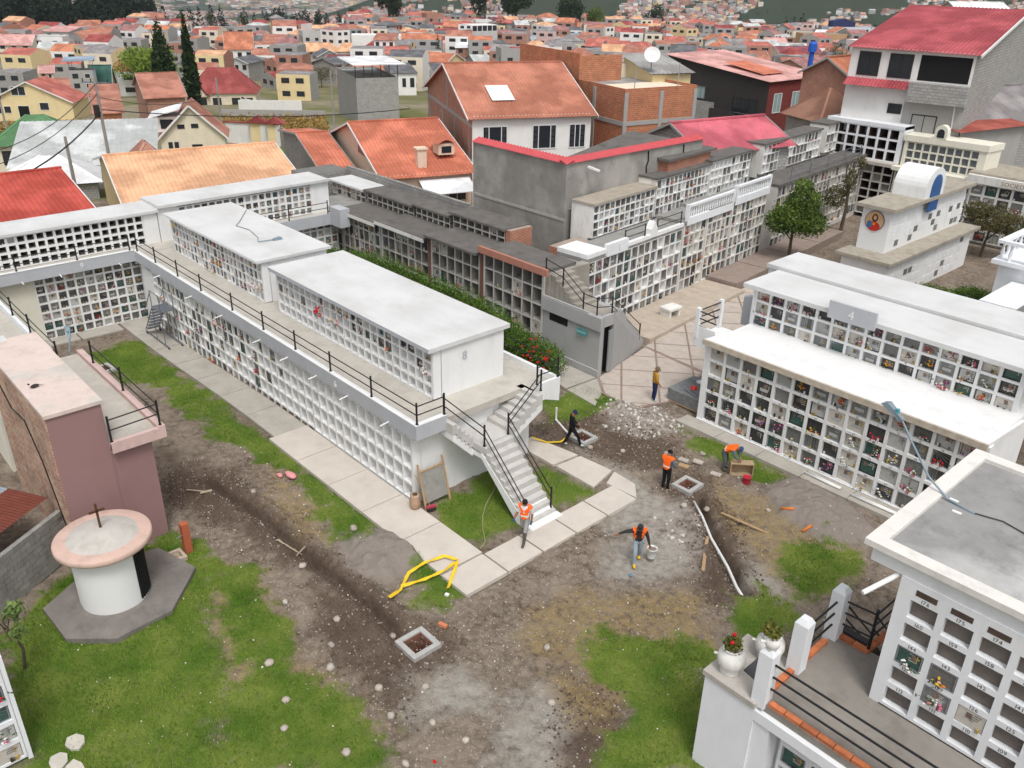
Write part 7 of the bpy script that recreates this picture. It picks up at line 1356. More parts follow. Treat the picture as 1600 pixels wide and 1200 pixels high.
tree('tree', 'bare stemmed tree with yellow flowers at the far end of the plaza', (-29.4, 60, .3), 4.2, [(0, 0, 3.8, .5, .5, 1.0), (-.8, -.2, 2.6, .9, .9, .8), (.5, .3, 5.2, .35, .35, .5)], 1500, .1, lm_o, 6, .15)
tree('tree', 'dark dense tree above the white grid of open niches', (-38.4, 84.5, -1.0), 6.5, [(0, 0, 7.0, 2.1, 2.1, 2.0), (.2, 0, 9.2, 1.4, 1.4, 1.6), (1.9, 2.0, 5.8, 1.6, 1.6, 1.4), (2.3, 2.4, 7.3, 1.0, 1.0, 1.0), (-1.2, -1, 5.4, 1.5, 1.5, 1.3), (.1, 0, 10.6, .7, .7, .8)], 16000, .13, lm_d, 7, .3)
def bush(label, x, y, z, r, h, seed, n=3600, lm=None):
    e = empty('bush', (x, y, z), label, 'bush', 'bushes of the cemetery'); leaf_cloud('foliage', [(x, y, z + h * .45, r, r, h * .55), (x + r * .4, y, z + h * .5, r * .7, r * .7, h * .5), (x - r * .4, y + r * .2, z + h * .42, r * .7, r * .7, h * .45)], n, .07, lm or hedge_m, e, seed, .5)
    MB().lathe([(r * .75, 0), (r * .8, h * .4), (r * .5, h * .75), (.01, h * .85)], (x, y, z), 10).build('shade_core', mat('hedge_shade', (40, 46, 24), .95, .4, 8), e); return e  # dark core under the leaves, coloured as the bush's inner shade
bush('clipped round bush left of a twin behind block 4', -18.3, 50.0, 0, 1.5, 1.5, 31, 6500); bush('clipped round bush right of its twin behind block 4', -16.5, 51.6, 0, 1.45, 1.5, 32, 6500)
bush('low dark bush at the foot of the plaza tree', -27.2, 49.2, .1, .7, .9, 33, 2200); bush('dark low hedge clump beside the pale brick steps', -25.9, 48.7, .1, .8, 1.0, 34, 2400, lm_d); bush('leafy clump behind the left end of block 4', -23.2, 42.3, 0, .9, 1.2, 35, 2600, lm_d)
bush('dark rounded bush between the brown pyramid roofs', *azd(-17.2, 78), -1.5, 1.5, 3.2, 36, 2500, lm_d); bush('leafy bush beside the utility pole', *azd(-22.9, 80), -1.8, 1.8, 3.2, 37, 3000, lm_d)
def at_az(u, D):  # heading of an image column at ground distance D
    t_ = (18.0 - float(zt(D))) / D; a = math.atan((u - 812 + 40 * t_) / 1338 * .9)
    for _ in range(6): a = math.asin(max(-.95, min(.95, (u - 812 + 40 * t_) / 1338 * (math.cos(a) * .8966 + t_ * .4429))))
    return azd(math.degrees(a), D)
def far_tree(kind, label, u, D, h, w_, seed, lm, n=1600):
    x, y = at_az(u, D); z = float(hills(np.array(x), np.array(y))) - .3; rr2 = random.Random(seed)
    if kind == 'cypress': lob = [(0, 0, h * t, w_ * k, w_ * k, h * .16) for t, k in ((.15, .8), (.3, 1), (.45, .95), (.6, .8), (.75, .55), (.9, .3))]
    elif kind == 'pine': lob = [(rr2.uniform(-.3, .3) * w_, rr2.uniform(-.3, .3) * w_, h * t, w_ * k, w_ * k, h * .13) for t, k in ((.3, .9), (.45, 1), (.6, .85), (.75, .6), (.9, .3))]
    else: lob = [(rr2.uniform(-.6, .6) * w_, rr2.uniform(-.6, .6) * w_, h * rr2.uniform(.45, .85), w_ * rr2.uniform(.4, .65), w_ * rr2.uniform(.4, .65), h * rr2.uniform(.14, .22)) for _ in range(8)]
    return tree('tree', label, (x, y, z), h * .7, lob, n, max(.12, h * .03), lm, seed, h * .03, spread=w_ * .5, group='trees of the town')
far_tree('round', 'big bright leafy tree left of the two cypresses', 236, 250, 13, 9.5, 41, lm_l, 5200)
far_tree('cypress', 'broad dark cypress left of a slimmer one', 262, 205, 17, 2.6, 42, lm_d, 3200); far_tree('cypress', 'slim tall dark cypress beside the red roofed villa', 304, 190, 18, 1.4, 43, lm_d, 2600)
far_tree('round', 'yellowish tree beside the small white house with grey roof', 463, 285, 9, 5, 44, lm_y, 2600); far_tree('round', 'olive tree right of the yellowish tree', 500, 270, 6, 4, 45, lm_o, 1500)
far_tree('round', 'tall feathery eucalyptus left of centre on the skyline', 607, 560, 34, 8, 46, lm_d, 3600)
far_tree('round', 'tall eucalyptus behind the four storey block', 756, 600, 34, 11, 47, lm_d, 3600); far_tree('round', 'dark eucalyptus right of the four storey block', 803, 560, 34, 10, 48, lm_d, 3600)
far_tree('pine', 'dark tree cluster behind the long white hall', 890, 620, 30, 9, 49, lm_d, 3000); far_tree('round', 'green columnar tree in the middle of the skyline', 925, 520, 17, 5, 50, lm_g, 1600); far_tree('round', 'small dark tree on the skyline right of centre', 1020, 600, 17, 6, 51, lm_d, 1500)
far_tree('round', 'dark spreading tree above the right rooftops', 1396, 420, 17, 13, 52, lm_d, 3800); far_tree('round', 'tree with autumn tones right of the dark spreading tree', 1440, 300, 11, 8, 53, lm_o, 2200); far_tree('round', 'dark tree on the right edge of the rooftops', 1492, 260, 12, 6, 54, lm_d, 2000)
x, y = at_az(1535, 150); z = float(hills(np.array(x), np.array(y)))
pe = empty('palm_tree', (x, y, z), 'small palm behind the tall red roofed house', 'palm', 'trees of the town'); MB().tube((x, y, z), (x, y, z + 7.5), .25, .2, 8).build('trunk', mat('bark', (92, 80, 68)), pe); m = MB()
for k in range(22):
    a = random.uniform(0, 6.28); L_ = random.uniform(2.0, 3.0); up = random.uniform(.2, 1.0); pts = [Vector((x, y, z + 7.4)), Vector((x + math.cos(a) * L_ * .5, y + math.sin(a) * L_ * .5, z + 7.5 + up)), Vector((x + math.cos(a) * L_, y + math.sin(a) * L_, z + 7.1 + up * .4))]
    s_ = Vector((-math.sin(a), math.cos(a), 0)) * .22; m.poly([pts[0], pts[1] - s_, pts[1] + s_]); m.poly([pts[1] - s_, pts[2], pts[1] + s_])
m.build('crown', lm_g, pe)
rr = random.Random(77); nt_ = 0
for t in range(700):
    if nt_ >= 85: break
    u = rr.uniform(-40, 1640); D = math.sqrt(rr.uniform(230 ** 2, 800 ** 2)); x, y = at_az(u, D)
    if any((x - p) ** 2 + (y - q2) ** 2 < (.55 * s_ + 2) ** 2 for p, q2, s_ in taken): continue
    if u > 560 and D < 330 and rr.random() < .6: continue
    nt_ += 1; k = rr.choice(['round', 'round', 'pine', 'cypress']); far_tree(k, {'round': 'leafy tree standing between the distant houses', 'pine': 'dark conifer standing between the distant houses', 'cypress': 'slim cypress standing between the distant houses'}[k], u, D, rr.uniform(6, 13), rr.uniform(2.0, 4.2) if k != 'cypress' else 1.2, 500 + t, rr.choice([lm_d, lm_d, lm_g, lm_o]), 420)
# dark pine wood on the left, woods on the far slopes: too far to tell the trees apart
def wood(name, label, pts, n, seed, hmin, hmax, lm):
    g = np.random.default_rng(seed); lob = []
    for (u0, u1, D0, D1, dens) in pts:
        for i in range(dens):
            u = g.uniform(u0, u1); D = g.uniform(D0, D1); x, y = at_az(u, D); z = float(hills(np.array(x), np.array(y))); h = g.uniform(hmin, hmax); r_ = h * g.uniform(.16, .26)
            lob += [(x, y, z + h * .3, r_, r_, h * .3), (x, y, z + h * .65, r_ * .75, r_ * .75, h * .22), (x, y, z + h * .9, r_ * .35, r_ * .35, h * .14)]
    return tag(leaf_cloud(name, lob, n, hmax * .055, lm, None, seed, .5), label, 'wood', kind='stuff')
wood('pine_wood', 'dark pine wood behind the left houses', [(-60, 185, 520, 640, 190), (180, 240, 560, 660, 22), (380, 480, 900, 1100, 30)], 52000, 61, 13, 22, leafmat('pine_far', (20, 32, 24), (42, 58, 40), .12, .8, .9, 0))
wood('valley_trees', 'bands of dark trees along the valley floor', [(180, 700, 650, 780, 90), (400, 600, 660, 760, 40), (640, 1000, 640, 800, 60), (1150, 1500, 640, 800, 40), (300, 1600, 1800, 3000, 160)], 46000, 62, 9, 17, leafmat('pine_far2', (26, 38, 30), (50, 64, 48), .06, .5, .9, 0))
# ================================================================== the distant city: thousands of tiny houses, counted by nobody
CM = [wmat[k] for k in ('white', 'cream', 'grey', 'cinder', 'brick', 'yellow', 'pinkw')] + [rmat[k] for k in ('redfade', 'brown2', 'palegrey', 'orange2', 'maroonfade', 'greysheet', 'slate', 'peachroof', 'villared')] + [glass]
WI, RI, GI_ = [0, 0, 1, 2, 2, 3, 3, 4, 4, 5, 6], [7, 7, 8, 8, 9, 10, 11, 12, 13, 14, 15], 12
def city(name, label, specs, seed, wins=False):
    g = np.random.default_rng(seed); V = []; Fc = []; mi = []; nm = 5
    for (u0, u1, D0, D1, n, s0, s1, zmax) in specs:
        U = g.uniform(u0, u1, n); D = np.sqrt(g.uniform(D0 ** 2, D1 ** 2, n)); A = np.arctan((U - 812) / 1338 * .9); X = D * (FW[0] * np.cos(A) + RT[0] * np.sin(A)); Y = D * (FW[1] * np.cos(A) + RT[1] * np.sin(A)); Z = hills(X, Y)
        dens = vn.fbm(X * .004 + 7, Y * .004 + 2, 3); k = dens > zmax
        for x, y, z in zip(X[k], Y[k], Z[k]):
            if wins:
                if any((x - p) ** 2 + (y - q2) ** 2 < (.5 * s_ + 4.2) ** 2 for p, q2, s_ in taken): continue
                taken.append((x, y, 6.0))
            w_ = g.uniform(s0, s1); d_ = g.uniform(s0, s1); h_ = g.choice([3, 6, 6, 9]) * 1.0; b = len(V); yw = .82 + g.choice([0, 0, .15, .3, -.2, .8]) + g.uniform(-.1, .1); c, s_ = math.cos(yw), math.sin(yw)
            for zz in (z - 6, z + h_):
                for a, e in ((-1, -1), (1, -1), (1, 1), (-1, 1)): V.append((x + (a * w_ * c - e * d_ * s_) / 2, y + (a * w_ * s_ + e * d_ * c) / 2, zz))
            wl_ = int(g.choice(WI)); wl2 = int(g.choice(WI)) if g.random() < .4 else wl_; rf_ = int(g.choice(RI)); kd = g.random(); rz_ = g.uniform(.9, 2.2)
            if kd < .3: e0, e1 = ((x, y, z + h_ + .02),) * 2; rf_ = GI_
            elif kd < .8: e0, e1 = (x - w_ * c * .5, y - w_ * s_ * .5, z + h_ + rz_), (x + w_ * c * .5, y + w_ * s_ * .5, z + h_ + rz_)
            else: e0, e1 = (x - w_ * c * .25, y - w_ * s_ * .25, z + h_ + rz_), (x + w_ * c * .25, y + w_ * s_ * .25, z + h_ + rz_)
            V.append(e0); V.append(e1); gb_ = wl2 if .3 <= kd < .8 else rf_
            Fc += [(b, b + 1, b + 5, b + 4), (b + 1, b + 2, b + 6, b + 5), (b + 2, b + 3, b + 7, b + 6), (b + 3, b, b + 4, b + 7), (b + 4, b + 5, b + 9, b + 8), (b + 6, b + 7, b + 8, b + 9), (b + 5, b + 6, b + 9), (b + 7, b + 4, b + 8)]; mi += [wl_, wl2, wl_, wl2] + [rf_] * 2 + [gb_] * 2
            if wins:
                for (i0, i1) in ((b, b + 1), (b + 3, b)):
                    P0, P1 = np.array(V[i0]), np.array(V[i1]); d0 = P1 - P0; nrm_ = np.array([d0[1], -d0[0], 0]); nrm_ = nrm_ / np.linalg.norm(nrm_) * .06
                    for st2 in range(int(h_ // 3)):
                        for t0 in (.15, .58):
                            c0 = len(V); za = z + st2 * 3 + 1.0
                            for tt, zz in ((t0, za), (t0 + .24, za), (t0 + .24, za + 1.2), (t0, za + 1.2)): q_ = P0 + d0 * tt + nrm_; V.append((q_[0], q_[1], zz))
                            Fc.append((c0, c0 + 1, c0 + 2, c0 + 3)); mi.append(len(CM) - 1)
    me = bpy.data.meshes.new(name); me.from_pydata(V, [], Fc)
    for kk in CM: me.materials.append(kk)
    me.polygons.foreach_set('material_index', np.array(mi, np.int32)); me.update(); return tag(link(me, name), label, 'city', kind='stuff')
city('distant_city', 'sprawl of tiny pale houses across the far valley', [(-100, 1000, 2200, 4500, 15000, 9, 17, .40), (-100, 800, 4400, 5600, 3000, 14, 40, .5), (800, 1700, 1900, 2700, 5000, 9, 16, .42), (900, 1700, 2700, 4200, 3200, 9, 16, .55)], 5)
city('outer_rooftops', 'unbroken mass of small rooftops beyond the nearest houses', [(560, 1700, 260, 610, 2600, 7, 11, .2), (-100, 190, 340, 490, 500, 7, 11, .33), (190, 620, 380, 590, 700, 7, 11, .33), (-100, 620, 215, 380, 140, 7, 10, .4)], 6, True)
# ================================================================== fields, garden walls, poles and wires on the left
def patch(name, us, label, m, lift=.1, kind='structure'):
    pts = []
    for u, D in us: x, y = at_az(u, D); pts.append((x, y, float(hills(np.array(x), np.array(y))) + lift))
    o = MB().poly(pts).build(name, m); return tag(o, kind=kind)
def gw_wall(label, u0, D0, u1, D1, h, m, cap=None, t=.2):
    (x0, y0), (x1, y1) = at_az(u0, D0), at_az(u1, D1); z0, z1 = float(hills(np.array(x0), np.array(y0))), float(hills(np.array(x1), np.array(y1))); e = empty('garden_wall', (x0, y0, z0), label, 'wall', 'garden walls'); n = Vector((y0 - y1, x1 - x0, 0)).normalized() * t / 2
    P = lambda x, y, z: Vector((x, y, z)); a, b = P(x0, y0, 0), P(x1, y1, 0); U = Vector((0, 0, 1))
    MB().hexa([a - n + U * (z0 - 1.5), b - n + U * (z1 - 1.5), b + n + U * (z1 - 1.5), a + n + U * (z0 - 1.5), a - n + U * (z0 + h), b - n + U * (z1 + h), b + n + U * (z1 + h), a + n + U * (z0 + h)]).build('wall', m, e)
    if cap: MB().bar(a + U * (z0 + h + .08), b + U * (z1 + h + .08), .5, .16).build('coping', cap, e)
    return e
gw_wall('white garden wall with red tile coping beside the small lawn', 352, 132, 398, 128, 2.6, wmat['white'], rmat['villared']); gw_wall('white garden wall with a gate right of the first gate', 406, 127, 436, 124, 2.6, wmat['white'], rmat['villared'])
gw_wall('grey block garden wall right of the small lawn', 437, 124, 480, 104, 2.4, wmat['cinder']); gw_wall('long grey wall behind the dry maize field', 345, 168, 506, 158, 2.2, wmat['grey']); gw_wall('long white wall with slits behind the maize field', 372, 182, 470, 176, 3.0, wmat['white']); gw_wall('old brick wall in front of the cream gable house', 236, 92, 442, 82, 2.6, wmat['brick']); gw_wall('brown earth wall below the row of left houses', 140, 330, 188, 318, 4.0, wmat['brick'])
for u, D, lab in ((402, 127.5, 'tile roofed yellow gateway in the white garden wall nearer the cream house'), (429, 124.8, 'tile roofed yellow gateway in the white garden wall nearer the block wall')):
    x, y = at_az(u, D); z = float(hills(np.array(x), np.array(y))); e = empty('gateway', (x, y, z), lab, 'gate', 'gateways', R_(50)); MB().box(-1.0, 1.0, -.3, .3, -1.5, 2.8).build('door', wmat['yellow'], e, local=True); MB().prism([(-1.5, 2.8), (1.5, 2.8), (0, 3.7)], -.7, .7, 0, 'y').build('roof', rmat['villared'], e, local=True)
lawn_pts = [(352, 124), (438, 118), (470, 98), (352, 92)]
patch('lawn', lawn_pts, '', mat('lawn_green', (92, 122, 44), .95, .3, 1.2, .4, 10), .15)
patch('meadow', [(0, 205), (70, 210), (80, 260), (0, 262)], '', mat('meadow', (120, 124, 70), .95, .25, .4, .3, 3), .15)
patch('field_path', [(-20, 330), (60, 318), (60, 300), (-20, 310)], '', mat('dirt_track', (150, 138, 120), .95, .2, .4), .2)
def maize(name, label, us, n, seed):
    g = np.random.default_rng(seed); P = [at_az(u, D) for u, D in us]; a = g.random((n, 2)); p0, p1, p2, p3 = [np.array(p) for p in P]
    Q = (p0 * (1 - a[:, :1]) + p1 * a[:, :1]) * (1 - a[:, 1:]) + (p3 * (1 - a[:, :1]) + p2 * a[:, :1]) * a[:, 1:]; zz = hills(Q[:, 0], Q[:, 1]); lob = [(x, y, z + 1.1, .35, .35, 1.1) for (x, y), z in zip(Q, zz)]
    return tag(leaf_cloud(name, lob, n * 16, .26, leafmat('maize_dry', (120, 98, 52), (182, 152, 92), .4, 2.5, .9, .1), None, seed, .1), label, 'maize', kind='stuff')
maize('maize_field', 'field of dry brown maize behind the white garden wall', [(345, 134), (508, 128), (508, 152), (345, 158)], 900, 71); maize('maize_strip', 'strip of dry maize in front of the yellow gable house', [(0, 150), (130, 146), (130, 158), (0, 164)], 420, 72); maize('maize_patch', 'patch of dry maize behind the green mansard house', [(168, 262), (210, 258), (210, 275), (168, 280)], 220, 73)
def pole(label, u, D, h, arm=True):
    x, y = at_az(u, D); z = float(hills(np.array(x), np.array(y))) - .3; e = empty('utility_pole', (x, y, z), label, 'pole', 'utility poles'); MB().tube((x, y, z), (x, y, z + h), .17, .11, 9).build('pole', mat('pole_concrete', (150, 146, 140), .9, .1, 2), e)
    if arm:
        MB().bar((x - 1, y - .8, z + h - .4), (x + 1, y + .8, z + h - .4), .1, .1).build('crossarm', galv, e)
        for t in (-.9, -.3, .3, .9): MB().tube((x + t, y + t * .8, z + h - .4), (x + t, y + t * .8, z + h - .1), .05, n=6).build('insulator', frame_d, e)
        MB().tube((x + .1, y - .35, z + h - 3.2), (x + .1, y - .35, z + h - 2.2), .24, n=10).build('junction_box', frame_d, e)
    return Vector((x, y, z + h))
pA = pole('grey utility pole hung with cables behind the peach roof', 178, 84, 10.2); pB = pole('concrete pole with a lamp arm beside the cream gable house', 347, 128, 9, False); pC = pole('thin pole at the left edge by the yellow house', 12, 150, 8, False); pole('slim pole in front of the grey block building', 521, 120, 10, False); pole('slender mast beside the white house roofs', 121, 78, 6.0, False)
def wire(label, a, b, sag, r=.03):
    a, b = Vector(a), Vector(b); m = MB(); m.path([a + (b - a) * t - Vector((0, 0, sag * 4 * t * (1 - t))) for t in np.linspace(0, 1, 12)], r, 5, caps=False); m.thing('cable', iron, label, 'cable', 'overhead cables')
xl, yl = at_az(-60, 62); xr, yr = at_az(640, 92)
wire('thick bundle of cables running left from the utility pole', pA - Vector((0, 0, 2.8)), (xl, yl, 4.2), 1.2, .06); wire('cable running right from the utility pole over the brick wall', pA - Vector((0, 0, 2.6)), (xr, yr, 4.2), .7, .045); wire('upper cable running left from the utility pole', pA - Vector((0, 0, .5)), (xl, yl, 6.6), 1.4, .03); wire('second upper cable running left from the utility pole', pA - Vector((0, 0, 1.3)), (xl, yl, 5.6), 1.3, .03); wire('cable from the utility pole to the lamp pole', pA - Vector((0, 0, 1.6)), pB - Vector((0, 0, 2)), 1.0, .03)
# parked vehicles far off
def car(label, u, D, col, yaw, L_=4.2):
    x, y = at_az(u, D); z = float(hills(np.array(x), np.array(y))) + .1; e = empty('parked_car', (x, y, z), label, 'car', 'parked cars', R_(yaw)); bm_ = mat('car_' + str(col), col, .3, .02, spec=.6)
    MB().prism([(-L_ / 2, .35), (L_ / 2, .35), (L_ / 2, .8), (L_ * .3, .95), (L_ * .15, 1.45), (-L_ * .3, 1.45), (-L_ * .42, .95), (-L_ / 2, .9)], -.85, .85, 0, 'y').build('body', bm_, e, local=True); MB().prism([(L_ * .27, .97), (L_ * .14, 1.38), (-L_ * .28, 1.38), (-L_ * .38, .97)], -.87, .87, 0, 'y').build('glass', glass, e, local=True)
    for sx in (-1.25, 1.25):
        for sy in (-.8, .8): MB().tube((sx, sy - .1, .33), (sx, sy + .1, .33), .33, n=12).build('wheel', frame_d, e, local=True)
car('white car parked before the white modern house', 52, 300, (226, 226, 226), 60); car('dark green pickup parked at the far left edge', 10, 298, (70, 84, 76), 50, 5.0); car('white jeep parked beside the grey wall', 377, 215, (226, 226, 226), 40)

# ================================================================== the air: thin haze over the valley
hzm = bpy.data.materials.new('haze'); hzm.use_nodes = True; hn = hzm.node_tree.nodes; hn.clear(); ho_ = hn.new('ShaderNodeOutputMaterial'); pv_ = hn.new('ShaderNodeVolumePrincipled')
pv_.inputs['Color'].default_value = (.86, .92, 1.0, 1); pv_.inputs['Density'].default_value = .000085; pv_.inputs['Anisotropy'].default_value = .2; hzm.node_tree.links.new(pv_.outputs[0], ho_.inputs['Volume'])
MBh = MB().box(-14000, 14000, -14000, 14000, -320, 620); tag(MBh.build('haze', hzm), 'thin pale haze filling the air over the valley', 'haze', kind='stuff')

# ================================================================== WORK SITE: pits, tools, materials
pitb = mat_brick('pit_brick', (150, 84, 60), (128, 70, 50), (120, 100, 88), .22, .08, .014, var=.3)
rimc = mat('pit_rim', (176, 174, 170), .9, .12, 4, .25, 60, .4, (120, 116, 110), (2, 2, 2))
for (px, py, hx, hy, a), lab in zip(PITS, ('square inspection pit with pale concrete rim nearest the lower edge', 'square inspection pit at the head of the white drain pipe', 'square inspection pit beside the worker in black', 'small inspection pit on the far lawn by the gallery')):
    e = empty('inspection_pit', (px, py, 0), lab, 'pit', 'inspection pits', a); z0 = float(zyard(px)) - .03; e.location.z = z0; t = .16; zt_ = .12
    for q_ in ((-hx - t, hx + t, -hy - t, -hy), (-hx - t, hx + t, hy, hy + t), (-hx - t, -hx, -hy, hy), (hx, hx + t, -hy, hy)): MB().box(*q_, -.1, zt_ + random.uniform(-.004, .004)).build('rim', rimc, e, local=True)
    for q_ in ((-hx - .08, hx + .08, -hy - .08, -hy + .012), (-hx - .08, hx + .08, hy - .012, hy + .08), (-hx - .08, -hx + .012, -hy + .012, hy - .012), (hx - .012, hx + .08, -hy + .012, hy - .012)): MB().box(*q_, -.95, zt_ - .05).build('brick_side', pitb, e, local=True)
    MB().box(-hx, hx, -hy, hy, -.98, -.9).build('floor', mat('pit_mud', (74, 60, 50), .95, .2, 4), e, local=True)
def rock(m, x, y, r, seed, mi=0, z=None): m.blob((x, y, (GZat(x, y) if z is None else z) + r * .35), (r, r * random.uniform(.7, 1.1), r * .75), mi, seed, 1.0, 2)
stm = mat('stone_pale', (176, 166, 154), .9, .2, 6, .3, 40, rand=.18)
rr = random.Random(9); specs = [(-21.81, 12.72, .16), (-16.9, 10.9, .13), (-15.1, 9.2, .12), (-14.3, 10.2, .11), (-14.1, 8.9, .12), (-13.2, 9.6, .1), (-17.4, 9.1, .12), (-16.6, 8.6, .14), (-18.2, 9.8, .11), (-12.6, 8.3, .12), (-12.2, 9.9, .1), (-13.9, 7.4, .12), (-11.4, 9.0, .13), (-17.9, 7.4, .13), (-16.4, 7.1, .11), (-15.6, 6.6, .1), (-15.0, 22.6, .13), (-14.4, 23.2, .12), (-12.9, 24.9, .1), (-20.3, 23.2, .14), (-19.2, 24.0, .12), (-17.9, 25.2, .11), (-16.9, 26.3, .13), (-26.1, 11.1, .12), (-24.6, 10.6, .1), (-19.9, 9.0, .11), (-11.6, 12.4, .12), (-13.2, 13.8, .1), (-9.3, 17.8, .11), (-9.0, 18.6, .12), (-13.0, 6.2, .14), (-20.9, 10.2, .12)]
names = ['white boulder on the grass beside the grey sand pile'] + [None] * (len(specs) - 1)
for i, (x, y, r) in enumerate(specs):
    m = MB(); rock(m, x, y, r, 900 + i); m.thing('stone', stm, names[i] or 'loose rounded stone lying on the bare dug soil', 'stone', 'loose stones on the dug soil', smooth=True)
# rubble: gravel, clods and chips nobody could count
def scatter(name, label, n, wfun, rmin, rmax, m, seed, bounds=(-30, -8, 5, 30)):
    g = np.random.default_rng(seed); X = g.uniform(bounds[0], bounds[1], n); Y = g.uniform(bounds[2], bounds[3], n); k = g.random(n) < wfun(X, Y); X, Y = X[k], Y[k]; Z = gridval(GZ, X, Y); n = len(X); R0 = rmin * (rmax / rmin) ** (g.random(n) ** 2.2)
    base = np.array([(1, 0, 0), (-.5, .87, 0), (-.5, -.87, 0), (.35, .5, .8), (-.6, 0, .75), (.3, -.55, .7)]); fc = [(0, 1, 3), (1, 4, 3), (1, 2, 4), (2, 5, 4), (2, 0, 5), (0, 3, 5), (3, 4, 5)]
    a = g.uniform(0, 6.28, n); ca, sa = np.cos(a), np.sin(a); V = np.zeros((n, 6, 3)); j = 1 + g.uniform(-.3, .3, (n, 6, 3)); Bs = base[None] * j
    V[..., 0] = (Bs[..., 0] * ca[:, None] - Bs[..., 1] * sa[:, None]) * R0[:, None] + X[:, None]; V[..., 1] = (Bs[..., 0] * sa[:, None] + Bs[..., 1] * ca[:, None]) * R0[:, None] * .9 + Y[:, None]; V[..., 2] = (Bs[..., 2] - .12) * R0[:, None] + Z[:, None]
    F = (np.array(fc)[None] + (np.arange(n) * 6)[:, None, None]).reshape(-1, 3)
    me = bpy.data.meshes.new(name); me.vertices.add(n * 6); me.vertices.foreach_set('co', V.astype(np.float32).ravel()); me.loops.add(F.size); me.loops.foreach_set('vertex_index', F.astype(np.int32).ravel()); me.polygons.add(len(F)); me.polygons.foreach_set('loop_start', np.arange(0, F.size, 3, dtype=np.int32)); me.polygons.foreach_set('loop_total', np.full(len(F), 3, np.int32)); me.update(calc_edges=True); me.materials.append(m)
    return tag(link(me, name), label, 'rubble', kind='stuff')
soilw = lambda X, Y: np.clip((1 - gridval(MK['grass'], X, Y)) * (1 - gridval(MK['sand'], X, Y)) * (.3 + .9 * vn.fbm(X * .7, Y * .7, 3)), 0, 1) * gridval(_inner, X, Y)
offwalk = lambda X, Y: 1.0 - (((Y > 13.4) & (Y < 21.2) & (X < -16.45) & (X > -47)) | ((Y > 27.6) & (X > -19.5)) | ((X < -20.8) & (Y > 26.6))).astype(float)
scatter('pebbles', 'small pale pebbles strewn over the bare soil', 60000, lambda X, Y: soilw(X, Y) * offwalk(X, Y), .008, .045, mat('pebble', (168, 156, 144), .9, .3, 3, rand=0), 3)
scatter('clods', 'brown clods of dug earth along the trench', 62000, lambda X, Y: np.clip(gridval(MK['dark'], X, Y) * 1.1, 0, 1) * offwalk(X, Y) * (1 - gridval(MK['grass'], X, Y)), .012, .07, mat('clod', (92, 76, 64), .95, .3, 3), 4)
scatter('rubble', 'heap of broken white rubble between the paving and the pits', 22000, lambda X, Y: gridval(MK['gravel'], X, Y) * (.25 + .75 * (Y > 24)), .02, .12, mat('rubble_white', (204, 199, 193), .9, .25, 3), 5)
scatter('litter', 'tiny white chips and litter scattered over the yard', 2600, lambda X, Y: gridval(_inner, X, Y) * offwalk(X, Y) * .55, .01, .04, mat('chip_white', (222, 218, 210), .8, .1), 6, (-30, -8, 3, 30))
# yellow caution tape
ytm = mat('tape_yellow', (226, 190, 40), .6, .08, 6)
ytp = [(-17.75, 11.4), (-18.0, 12.0), (-18.45, 12.65), (-18.5, 13.3), (-18.3, 14.0), (-17.9, 14.25), (-17.6, 13.9), (-17.1, 13.2)]
tp2 = [(-18.1, 12.1), (-17.9, 12.9), (-17.75, 13.6), (-17.85, 14.1)]
e = empty('caution_tape', (-17.9, 13, 0), 'crumpled yellow caution tape looped beside the walkway corner', 'tape')
for P_ in (ytp, tp2):
    m = MB(); pts = [Vector((x, y, max(GZat(x, y), .0) + (.16 if y > 13.3 else .05) + random.uniform(0, .12))) for x, y in P_]; q0 = None
    for a, b in zip(pts[:-1], pts[1:]):
        for s_ in range(3):
            p, q_ = a + (b - a) * s_ / 3, a + (b - a) * (s_ + 1) / 3; d = (q_ - p).normalized(); n = Vector((-d.y, d.x, random.uniform(-.5, .9))).normalized() * .055; p0_, p1_ = q0 or (p - n, p + n); m.poly([p0_, q_ - n, q_ + n, p1_]); q0 = (q_ - n, q_ + n)
    m.build('strip', ytm, e)
m = MB(); pts = [(-22.1, 21.6, .3), (-21.6, 22.0, .12), (-21.3, 22.5, .1), (-21.2, 23.0, .35)]
for a, b in zip(pts[:-1], pts[1:]): m.bar(a, b, .09, .015)
m.thing('caution_tape', ytm, 'strip of yellow tape hanging under the rear balcony', 'tape')
# sieve, sack, broom, hose
wood_m = mat('timber', (176, 146, 112), .85, .18, 4, .2, 40); sv = empty('sand_sieve', (-21.2, 15.8, .1), 'wooden framed sand sieve leaning on the end wall of block 6', 'sieve')
for y in (15.32, 16.42): MB().bar((-21.05, y, 0), (-21.5, y, 1.75), .07, .05).build('leg', wood_m, sv)
MB().bar((-21.42, 15.32, 1.45), (-21.42, 16.42, 1.45), .06, .05).build('crossbar', wood_m, sv)
MB().poly([(-21.12, 15.36, .25), (-21.12, 16.38, .25), (-21.41, 16.38, 1.42), (-21.41, 15.36, 1.42)]).build('mesh_panel', mat('sieve_mesh', (150, 148, 142), .7, .15, 3, .2, 60, .6, (96, 92, 86), (2, 2, 1)), sv)
sk = MB(); sk.lathe([(.16, 0), (.2, .05), (.2, .3), (.16, .45), (.18, .55), (.1, .56)], (-21.35, 15.05, .12), 12, jit=.1); sk.thing('paper_sack', mat('sack_paper', (176, 146, 122), .9, .15, 5, .3, 20), 'crumpled brown sack standing beside the broom', 'sack', smooth=True)
